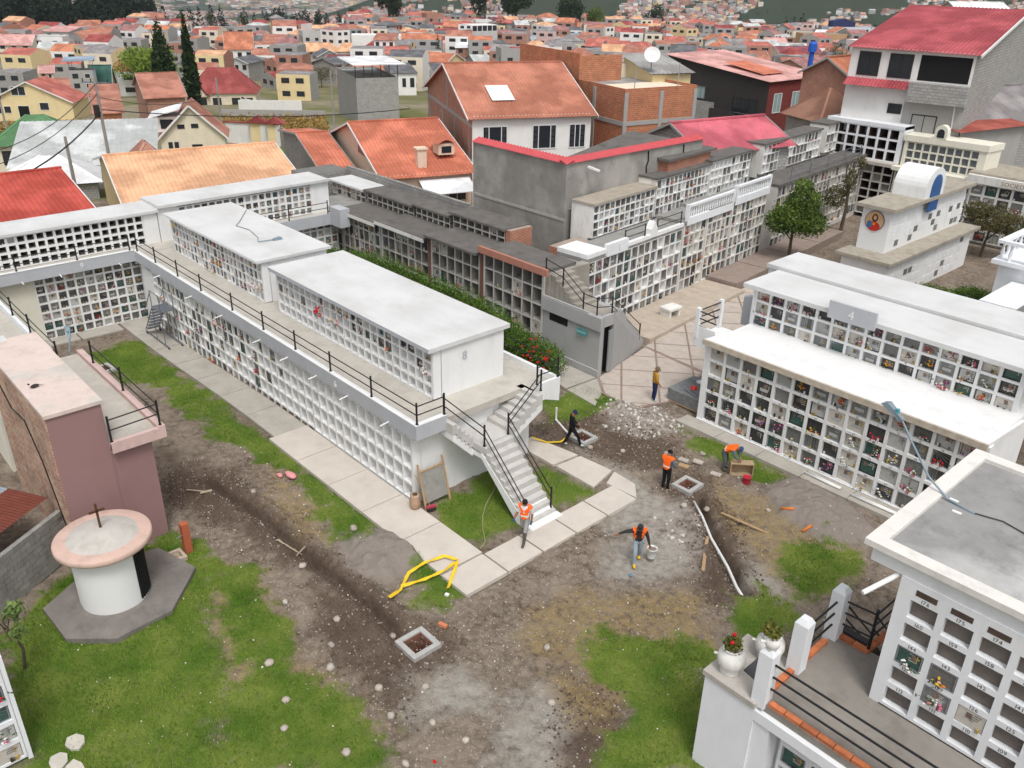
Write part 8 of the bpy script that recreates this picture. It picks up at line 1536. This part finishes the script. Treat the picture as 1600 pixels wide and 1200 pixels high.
bo = empty('broom', (-21.0, 15.4, .12), 'broom with a red head leaning on the corner of block 6', 'broom'); MB().tube((-20.98, 15.45, .2), (-21.55, 15.22, 1.35), .014, n=6).build('handle', wood_m, bo); MB().obox((-20.95, 15.47, .17), (.06, .17, 0), (.05, -.02, 0), (0, 0, .05)).build('head', mat('broom_red', (176, 62, 84), .8, .1), bo); MB().obox((-20.92, 15.46, .1), (.05, .16, 0), (.06, -.02, 0), (0, 0, .05)).build('bristles', mat('bristle', (52, 48, 48), .9, .2), bo)
hp = [(-20.9, 18.6), (-20.3, 17.9), (-19.9, 17.2), (-19.4, 16.6), (-18.8, 16.1), (-18.2, 15.7), (-18.0, 15.3)]
m = MB(); m.path([(x, y, GZat(x, y) + .06) for x, y in hp], .022, 6); m.thing('hose', mat('hose', (150, 148, 106), .7, .1), 'pale garden hose curving over the lawn below the stairs', 'hose', smooth=True)
m = MB(); m.blob((-26.3, 12.75, .08), (.34, .15, .1), 0, 4, 1, 2); m.blob((-26.6, 12.45, .05), (.16, .1, .06), 0, 5, 1, 2); m.thing('plastic_bag', mat('bag_pink', (222, 150, 152), .5, .1, 6), 'pink plastic bag on the grass beside the trench', 'bag', smooth=True)
def plank(label, a, b, w_=.09, h_=.03, mm=None, name='plank', lift=.05): A_1 = (a[0], a[1], GZat(*a) + lift); B_1 = (b[0], b[1], GZat(*b) + lift); MB().bar(A_1, B_1, w_, h_).thing(name, mm or wood_m, label, name.replace('_', ' '), 'loose timber')
plank('long thin plank lying on the dry grass near the trench', (-13.8, 23.2), (-12.1, 23.6), .08); plank('short thick plank between the trench and the bucket carrier', (-13.3, 21.7), (-12.3, 20.1), .11, .05)
orm = mat('orange_pipe', (214, 122, 52), .6, .1)
for a, b, lab in (((-12.5, 25.1), (-12.1, 25.25), 'short orange pipe offcut left of another on the dry grass'), ((-11.35, 24.65), (-11.2, 24.98), 'short orange pipe offcut beside the sand spread')): MB().tube((a[0], a[1], GZat(*a) + .05), (b[0], b[1], GZat(*b) + .05), .05, n=10).thing('pipe_offcut', orm, lab, 'pipe', 'orange pipe offcuts', smooth=True)
pvc = mat('pvc_white', (226, 226, 222), .5, .03)
m = MB(); m.path([(x, y, -.2 + .06 * i / 5) for i, (x, y) in enumerate(TRENCH[1])], .055, 10); m.thing('drain_pipe', pvc, 'white drain pipe lying in the trench from the pit', 'pipe', 'white plastic pipes', smooth=True)
for a, b, lab in (((-13.3, 28.12), (-11.8, 28.1), 'white pipe length on the walk below block 4, left one'), ((-11.35, 28.05), (-9.6, 28.1), 'white pipe length on the walk below block 4, right one')): MB().tube((a[0], a[1], .13), (b[0], b[1], .13), .05, n=10).tube((a[0] + .1, a[1] + .12, .13), (b[0], b[1] + .1, .13), .03, n=8).thing('drain_pipe', pvc, lab, 'pipe', 'white plastic pipes', smooth=True)
m = MB(); m.path([(-22.85, 23.75, .65), (-22.85, 23.75, .06), (-21.7, 23.3, .06)], .045, 8); m.thing('drain_pipe', pvc, 'bent white pipe behind the worker in black', 'pipe', 'white plastic pipes')
m = MB(); m.bar((-27.85, 9.3, GZat(-27.85, 9.3) + .1), (-27.0, 9.68, GZat(-27, 9.68) + .06), .04, .04); m.bar((-27.05, 9.5, GZat(-27, 9.6) + .1), (-26.95, 9.9, GZat(-27, 9.6) + .1), .07, .04); m.thing('pickaxe', mat('tool_wood', (186, 170, 146), .8, .1), 'pickaxe lying on the soil beside the trench head', 'pickaxe')
m = MB(); m.bar((-22.8, 10.3, GZat(-22.8, 10.3) + .07), (-22.1, 10.8, GZat(-22.1, 10.8) + .06), .035, .035); m.bar((-22.2, 10.6, GZat(-22.1, 10.7) + .09), (-22.0, 10.9, GZat(-22, 10.9) + .09), .06, .04); m.thing('pickaxe', mat('tool_wood', (186, 170, 146), .8, .1), 'small pickaxe lying halfway along the long trench', 'pickaxe')
MB().obox((-15.9, 12.05, GZat(-15.9, 12.05) + .06), (.14, .04, 0), (-.02, .06, 0), (0, 0, .045)).thing('brick', mat('new_brick', (206, 132, 92), .9, .15, 5), 'single orange brick behind the nearest pit', 'brick')
MB().obox((-16.9, 13.0, GZat(-16.9, 13) + .04), (.06, .02, 0), (-.02, .05, 0), (0, 0, .03)).thing('white_block', white, 'small white block beside the walkway corner', 'block')
MB().blob((-12.2, 8.9, GZat(-12.2, 8.9) + .02), (.07, .05, .03), 0, 3).thing('red_scrap', FM['red'], 'scrap of red plastic on the dirt near the lower edge', 'scrap')
MB().blob((-13.75, 18.15, GZat(-13.75, 18.15) + .05), (.08, .07, .06), 0, 3).thing('blue_scrap', mat('scrap_blue', (96, 140, 178), .6, .1), 'crumpled blue scrap at the feet of the bucket carrier', 'scrap')
for i, (x, y, lab) in enumerate(((-17.1, 25.3, 'pale broken slab behind the pit, left of three'), (-16.85, 25.0, 'brown broken slab behind the pit, in front of a pale one'), (-16.6, 25.6, 'pale broken slab behind the pit, farthest of three'), (-15.6, 25.4, 'flat pale tile in front of the bending worker'))): MB().obox((x, y, GZat(x, y) + .05), (.2, .05, 0), (-.04, .12, 0), (0, 0, .03)).thing('broken_slab', stm if i != 1 else wood_m, lab, 'slab', 'broken slabs')
# buckets
def bucket(label, x, y, z, r, h_, mm, inner=None, name='bucket'):
    e = empty(name, (x, y, z), label, 'bucket', 'buckets'); MB().lathe([(.001, 0), (r * .8, 0), (r * .86, h_ * .1), (r * .98, h_ * .9), (r * 1.05, h_ * .92), (r * 1.05, h_), (r * .95, h_), (r * .84, h_ * .5)], (x, y, z), 20).build('shell', mm, e, True); MB().lathe([(r * .93, h_ * .86), (.001, h_ * .88)], (x, y, z), 16).build('filling', inner or mm, e)
    m = MB(); m.path([(x + r * math.cos(t), y + .02, z + h_ * .95 + r * .9 * math.sin(t)) for t in np.linspace(0, PI, 9)], .006, 5); m.build('handle', galv, e); return e
bucket('white bucket of grey mix carried by the worker in yellow boots', -13.85, 19.32, .12, .17, .38, mat('bucket_white', (228, 228, 224), .5, .04), mat('grey_mix', (132, 124, 116), .95, .1))
bucket('red bucket on the grass beside the wooden mould', -14.49, 25.85, GZat(-14.49, 25.85), .16, .3, mat('bucket_red', (196, 48, 66), .5, .06), mat('bucket_red_in', (168, 44, 58), .6, .06))
wx = empty('wooden_mould', (-15.0, 26.2, 0), 'open wooden mould box the bending worker leans on', 'box', rz=.75); g_ = GZat(-15.0, 26.2); wx.location.z = g_
for q_ in ((-.45, .45, -.17, .17, .52, .56), (-.45, -.41, -.17, .17, .0, .52), (.41, .45, -.17, .17, 0, .52), (-.41, .41, -.17, .17, 0, .04), (-.41, .41, .13, .17, .04, .52)): MB().box(*q_).build('board', mat('mould_board', (168, 146, 116), .9, .15, 5), wx, local=True)
# paver stack
pv = empty('paver_stack', (-20.2, 30.1, 0), 'neat stack of grey paving blocks on a pallet behind the man in yellow', 'stack')
pvm = mat('paver', (128, 130, 130), .9, .15, 5, .2, 60, rand=.14); pme = MB().box(-.1, .1, -.05, .05, 0, .078).mesh('paver', pvm); pa = R_(5); px0, py0 = -20.95, 29.05; NX, NY, NZ = 9, 19, 7
MB().box(-20.95, -19.15, 29.05, 30.98, .02, .1).build('pallet', wood_m, pv)
for k in range(NZ):
    for i in range(NX):
        for j in range(NY):
            if k == NZ - 1 or j == 0 or i == 0: link(pme, 'paver', pv, Vector((px0 + .1 + i * .203, py0 + .05 + j * .102, .1 + k * .08 + random.uniform(0, .002))) - wloc(pv), random.uniform(-.01, .01))
hz_ = .1 + NZ * .08
m = MB(); m.lathe([(.001, .15), (.1, .13), (.14, .07), (.15, 0), (.19, -.005), (.19, .0)], (-20.1, 29.85, hz_ + .01), 18); m.thing('helmet', mat('helmet_red', (214, 52, 40), .35, .03, spec=.6), 'red safety helmet on the stack of paving blocks', 'helmet', smooth=True)
MB().blob((-20.2, 30.55, hz_ + .06), (.26, .2, .08), 0, 5, 1, 2).thing('plastic_bag', mat('bag_white', (220, 224, 226), .5, .1, 6), 'white plastic bag on the stack of paving blocks', 'bag', smooth=True)
for x, y in ((-19.9, 29.3), (-19.7, 29.5)): MB().bar((x - .4, y + .12, hz_ + .03), (x + .4, y - .1, hz_ + .03), .05, .03).thing('metal_strip', galv, 'bright metal strip on the stack of paving blocks', 'strip', 'metal strips')
# rolling metal stairs by block 6
rs = empty('rolling_stairs', (-43.4, 14.9, -.45), 'grey wheeled metal stairs standing against block 6', 'stairs')
for y in (14.35, 15.05):
    MB().tube((-44.9, y, -.3), (-41.7, y, -.3), .03, n=6).build('base_rail', galv, rs); MB().tube((-43.3, y, -.3), (-43.3, y, 2.4), .025, n=6).build('upright', galv, rs); MB().tube((-42.2, y, -.3), (-42.2, y, 2.4), .025, n=6).build('upright', galv, rs); MB().tube((-44.8, y, -.2), (-43.3, y, 1.5), .03, n=6).build('stringer', galv, rs); MB().tube((-44.8, y, .6), (-43.3, y, 2.3), .022, n=6).build('handrail', galv, rs); MB().tube((-43.3, y, 2.4), (-42.2, y, 2.4), .022, n=6).build('handrail', galv, rs)
    for x in (-44.7, -41.8): MB().tube((x, y - .03, -.37), (x, y + .03, -.37), .08, n=12).build('wheel', frame_d, rs)
for i in range(7): MB().box(-44.75 + i * .21, -44.5 + i * .21, 14.35, 15.05, -.15 + i * .24, -.12 + i * .24).build('step', galv, rs)
MB().box(-43.35, -42.15, 14.33, 15.07, 1.5, 1.54).build('platform', galv, rs)
m = MB(); m.blob((-27.9, 5.25, 5.69), (.06, .13, .06), 0, 2, 1, 2); m.blob((-27.95, 5.1, 5.77), .04, 0, 3); m.poly([(-27.87, 5.36, 5.69), (-27.93, 5.36, 5.69), (-27.88, 5.58, 5.67)]); m.tube((-27.9, 5.22, 5.61), (-27.9, 5.22, 5.66), .008, n=4); m.thing('bird', frame_d, 'small dark bird perched on the pale pink roof', 'bird')
# ================================================================== PEOPLE
SKIN = mat('skin', (150, 104, 80), .6, .05); HAIR = mat('hair', (26, 22, 20), .7, .1); VEST = mat('vest_orange', (255, 106, 24), .6, .04, 4, .1, 20); REFL = mat('reflective', (222, 220, 208), .4, .03)
def cloth(n, c): return mat('cloth_' + n, c, .9, .12, 5, .2, 30)
def person(label, x, y, z, heading, J, mats, vest=None, hat=None, scale=1.0, extra_feet=None):
    """J: joints in metres, x = own right, y = forward, z up; the body is one skinned surface"""
    D = dict(pel=(0, 0, .92), spi=(0, 0, 1.08), che=(0, 0, 1.28), nec=(0, 0, 1.45), hea=(0, .02, 1.56), top=(0, .02, 1.66), nos=(0, .12, 1.555), sR=(.19, 0, 1.38), eR=(.23, -.02, 1.1), wR=(.24, .06, .86), sL=(-.19, 0, 1.38), eL=(-.23, -.02, 1.1), wL=(-.24, .06, .86), hR=(.09, 0, .88), kR=(.1, .02, .48), aR=(.1, -.02, .09), tR=(.1, .15, .04), hL=(-.09, 0, .88), kL=(-.1, .02, .48), aL=(-.1, -.02, .09), tL=(-.1, .15, .04)); D.update(J)
    Rd = dict(pel=(.175, .14), spi=(.165, .13), che=(.19, .145), nec=.062, hea=.098, top=.08, nos=.018, sR=.085, eR=.058, wR=.036, sL=.085, eL=.058, wL=.036, hR=.105, kR=.075, aR=.055, tR=.05, hL=.105, kL=.075, aL=.055, tL=.05)
    E = [('pel', 'spi'), ('spi', 'che'), ('che', 'nec'), ('nec', 'hea'), ('hea', 'top'), ('hea', 'nos'), ('che', 'sR'), ('sR', 'eR'), ('eR', 'wR'), ('che', 'sL'), ('sL', 'eL'), ('eL', 'wL'), ('pel', 'hR'), ('hR', 'kR'), ('kR', 'aR'), ('aR', 'tR'), ('pel', 'hL'), ('hL', 'kL'), ('kL', 'aL'), ('aL', 'tL')]
    for s_ in 'RL':
        e_, w_ = Vector(D['e' + s_]), Vector(D['w' + s_]); d = (w_ - e_).normalized(); sd = d.cross(Vector((0, 1, .2))).normalized(); D['p' + s_] = tuple(w_ + d * .08); Rd['p' + s_] = (.036, .02); E.append(('w' + s_, 'p' + s_)); fwd = sd.cross(d).normalized()
        for k, (off, L_) in enumerate(((-.03, .07), (-.01, .085), (.01, .08), (.028, .06))):
            b = w_ + d * .09 + sd * off; c1 = b + d * L_ * .5 + fwd * .008; c2 = b + d * L_ * .9 + fwd * .03; n1, n2 = 'f%s%da' % (s_, k), 'f%s%db' % (s_, k); D[n1], D[n2] = tuple(c1), tuple(c2); Rd[n1] = Rd[n2] = .0095; E += [('p' + s_, n1), (n1, n2)]
        t1 = w_ + d * .05 + sd * -.045 + fwd * .02; D['th' + s_] = tuple(t1 + d * .04); Rd['th' + s_] = .011; E.append(('w' + s_, 'th' + s_))
    names = list(D); ix = {n: i for i, n in enumerate(names)}; me = bpy.data.meshes.new('body'); me.from_pydata([D[n] for n in names], [(ix[a], ix[b]) for a, b in E], []); ob = bpy.data.objects.new('body', me); COL.objects.link(ob)
    ob.modifiers.new('s', 'SKIN'); sk_ = me.skin_vertices[0].data
    for n in names: r = Rd[n]; sk_[ix[n]].radius = (r, r) if not hasattr(r, '__len__') else r; sk_[ix[n]].use_root = (n == 'pel')
    sb_ = ob.modifiers.new('u', 'SUBSURF'); sb_.levels = sb_.render_levels = 2
    bpy.context.view_layer.update(); dg = bpy.context.evaluated_depsgraph_get(); bme = bpy.data.meshes.new_from_object(ob.evaluated_get(dg)); bpy.data.objects.remove(ob)
    Pc = np.zeros(len(bme.polygons) * 3); bme.polygons.foreach_get('center', Pc); Pc = Pc.reshape(-1, 3); best = np.full(len(Pc), 1e9); wh = np.zeros(len(Pc), int)
    for k, (a, b) in enumerate(E):
        A, B = np.array(D[a]), np.array(D[b]); t = np.clip(((Pc - A) @ (B - A)) / ((B - A) @ (B - A) + 1e-9), 0, 1); ds = np.linalg.norm(Pc - (A + t[:, None] * (B - A)), axis=1); k_ = ds < best; best[k_] = ds[k_]; wh[k_] = k
    cat = []
    for a, b in E:
        if b in ('hea', 'top', 'nos') : cat.append(0)
        elif a == 'che' and b == 'nec': cat.append(1)
        elif b[0] in 'pf' and b not in ('pel',) or b.startswith('th') : cat.append(5)
        elif b in ('eR', 'eL', 'sR', 'sL', 'spi', 'che'): cat.append(1)
        elif b in ('wR', 'wL'): cat.append(4)
        elif b in ('hR', 'hL', 'kR', 'kL'): cat.append(2)
        elif b in ('aR', 'aL'): cat.append(6)
        else: cat.append(3)
    cats = np.array(cat)[wh]; bme.materials.clear()
    order = ['skin', 'shirt', 'pants', 'boots', 'sleeve', 'hand', 'shin']
    for k in order: bme.materials.append(mats.get(k) or {'skin': SKIN, 'sleeve': mats.get('shirt'), 'hand': SKIN, 'shin': mats.get('pants')}.get(k))
    bme.polygons.foreach_set('material_index', cats.astype(np.int32)); bme.polygons.foreach_set('use_smooth', np.ones(len(Pc), bool)); bme.update()
    rz = math.atan2(heading[1], heading[0]) - PI / 2
    p = link(bme, 'person', None, (x, y, z), rz, (scale,) * 3); tag(p, label, 'person')
    # clothes follow the body: faces of the trunk lifted outwards
    if vest:
        vs = np.zeros(len(bme.vertices) * 3); bme.vertices.foreach_get('co', vs); vs = vs.reshape(-1, 3); nn = np.zeros(len(bme.vertices) * 3); bme.vertices.foreach_get('normal', nn); nn = nn.reshape(-1, 3)
        trunk_ = {k for k, (a, b) in enumerate(E) if (a, b) in (('pel', 'spi'), ('spi', 'che'), ('che', 'nec'), ('che', 'sR'), ('che', 'sL'))}
        sp0, sp1 = np.array(D['pel']), np.array(D['nec']); ax = (sp1 - sp0) / np.linalg.norm(sp1 - sp0); fwdv = np.cross(ax, np.array(D['sL']) - np.array(D['sR'])); fwdv /= np.linalg.norm(fwdv) + 1e-9
        if fwdv[1] < -.2: fwdv = -fwdv
        m = MB(); used = {}
        for f in bme.polygons:
            if wh[f.index] not in trunk_: continue
            c = np.array(f.center); t = (c - sp0) @ ax
            rgt = np.array(D['sR']) - np.array(D['sL']); rgt = rgt / np.linalg.norm(rgt); lat = (c - sp0) @ rgt; frt = (c - sp0) @ fwdv
            if vest.get('open') and frt > .02 and abs(lat) < vest['open']: continue
            if vest.get('v') and frt > .02 and t > .26 and abs(lat) < (t - .26) * .42: continue
            if t < -.02: continue
            m.poly([vs[i] + nn[i] * .02 for i in f.vertices], 1 if (abs(t - .15) < .025) else 0)
        m.build('vest', [VEST, REFL], p, True, local=True)
    hd_, tp_ = Vector(D['hea']), Vector(D['top']); up_ = (tp_ - hd_).normalized(); fw_ = (Vector(D['nos']) - hd_).normalized(); sd_ = fw_.cross(up_).normalized()
    M_ = Matrix((sd_, fw_, up_)).transposed().to_4x4(); M_.translation = hd_
    fc_ = MB()
    for sx in (-.035, .035): fc_.blob((sx, .078, .02), .012, 0, 3)
    fc_.box(-.028, .028, .078, .084, -.05, -.04, 1); fc_.xform(M_); fc_.build('face', [HAIR, mat('lips', (120, 66, 58), .7, 0)], p, local=True)
    hc = MB()
    prof = [(.098, .03), (.1, .06), (.094, .11), (.065, .15), (.001, .165)]
    hc.lathe(prof, (0, 0, 0), 14)
    if hat and hat.get('brim'):
        b0 = hat['brim']
        if hat.get('all'): hc.lathe([(.098, .045), (.098 + b0, .03), (.098 + b0, .036), (.098, .055)], (0, 0, 0), 16)
        else: hc.poly([(-.07, .06, .05), (.07, .06, .05), (.055, .09 + b0, .03), (-.055, .09 + b0, .03)])
    hc.xform(M_); hc.build('hat' if hat else 'hair', hat['m'] if hat else HAIR, p, True, local=True)
    return p
grey_j = cloth('grey', (150, 150, 148)); blk = cloth('black', (24, 24, 27)); wht = cloth('white', (226, 226, 228)); dgrey = cloth('dark_grey', (52, 52, 54)); jean = cloth('denim', (58, 70, 92)); paleden = cloth('pale_denim', (150, 162, 172)); boot_g = cloth('rubber_grey', (88, 82, 74)); boot_y = cloth('rubber_yellow', (224, 180, 44)); shoe = cloth('shoe_pale', (176, 196, 190)); mustard = cloth('mustard', (190, 142, 52)); navy_c = cloth('navy', (36, 46, 84)); slate_c = cloth('slate', (96, 110, 120))
person('walking worker in orange vest and white shirt at the foot of the stairs', -17.35, 16.75, .1, (.45, -.89), dict(kR=(.1, -.06, .5), aR=(.1, -.3, .16), tR=(.1, -.16, .05), kL=(-.1, .24, .5), aL=(-.1, .36, .1), tL=(-.1, .52, .05), eR=(.26, .0, 1.12), wR=(.34, .14, .92), eL=(-.23, -.08, 1.12), wL=(-.22, -.02, .86), hea=(0, .05, 1.55), top=(0, .07, 1.65), nos=(0, .15, 1.53)), dict(shirt=wht, sleeve=SKIN, pants=grey_j, boots=boot_g, shin=boot_g, hand=cloth('glove_blue', (60, 90, 110))), vest=dict(v=True))
person('worker in orange vest and yellow boots carrying a white bucket', -14.1, 18.85, GZat(-14.1, 18.85), (.72, -.69), dict(kR=(.1, .2, .52), aR=(.1, .22, .1), tR=(.1, .38, .04), kL=(-.1, -.06, .5), aL=(-.1, -.24, .14), tL=(-.1, -.1, .06), che=(0, .05, 1.27), nec=(0, .09, 1.43), hea=(0, .14, 1.53), top=(0, .19, 1.62), nos=(0, .23, 1.48), sR=(.19, .06, 1.36), sL=(-.19, .06, 1.38), eR=(.45, .05, 1.3), wR=(.68, .08, 1.22), eL=(-.3, .05, 1.08), wL=(-.36, .1, .84)), dict(shirt=dgrey, pants=paleden, boots=boot_y, shin=paleden), vest=dict(open=.1), hat=dict(m=dgrey, brim=.06))
person('worker dressed all in black stepping beside the far pit', -20.95, 22.75, GZat(-20.95, 22.75), (.62, .78), dict(kR=(.1, .26, .5), aR=(.1, .36, .1), tR=(.1, .52, .05), kL=(-.1, -.1, .48), aL=(-.1, -.3, .1), tL=(-.1, -.15, .04), hea=(0, .08, 1.53), top=(0, .1, 1.63), nos=(0, .18, 1.49), eR=(.23, .06, 1.12), wR=(.18, .26, .98), eL=(-.23, .04, 1.12), wL=(-.16, .24, .98)), dict(shirt=blk, pants=blk, boots=shoe), hat=dict(m=navy_c, brim=.09))
person('worker in orange vest seen from behind standing by the second pit', -16.35, 23.2, GZat(-16.35, 23.2), (-.15, .99), dict(hea=(0, .06, 1.54), top=(0, .09, 1.63), nos=(0, .16, 1.5), eR=(.27, .02, 1.12), wR=(.25, .2, .95), eL=(-.24, .04, 1.1), wL=(-.14, .22, 1.0)), dict(shirt=slate_c, pants=blk, boots=cloth('boot_brown', (92, 70, 58))), vest=dict(x=1), hat=dict(m=blk))
person('worker in orange vest and blue cap bending over the wooden mould', -15.6, 26.0, GZat(-15.6, 26.0), (.9, .25), dict(pel=(0, -.12, .86), hR=(.1, -.1, .82), hL=(-.1, -.1, .82), kR=(.12, .02, .45), kL=(-.12, .0, .45), aR=(.12, -.06, .09), aL=(-.12, -.1, .09), tR=(.12, .12, .04), tL=(-.12, .08, .04), spi=(0, .02, 1.0), che=(0, .2, 1.1), nec=(0, .36, 1.12), hea=(0, .46, 1.1), top=(0, .53, 1.14), nos=(0, .5, 1.0), sR=(.19, .28, 1.1), sL=(-.19, .28, 1.1), eR=(.22, .38, .85), wR=(.14, .5, .68), eL=(-.22, .38, .85), wL=(-.1, .5, .68)), dict(shirt=slate_c, pants=cloth('slate_trouser', (88, 92, 96)), boots=boot_g), vest=dict(x=1), hat=dict(m=cloth('cap_blue', (54, 80, 118)), brim=.08))
person('man in mustard jacket and brimmed hat facing the paving blocks', -21.25, 28.45, .06, (.55, .83), dict(hea=(0, .05, 1.55), top=(0, .07, 1.64), nos=(0, .15, 1.52), eR=(.25, .0, 1.1), wR=(.22, .14, .9), eL=(-.25, .0, 1.1), wL=(-.22, .14, .9)), dict(shirt=mustard, pants=navy_c, boots=shoe), hat=dict(m=cloth('hat_olive', (112, 100, 78)), brim=.06, all=True))
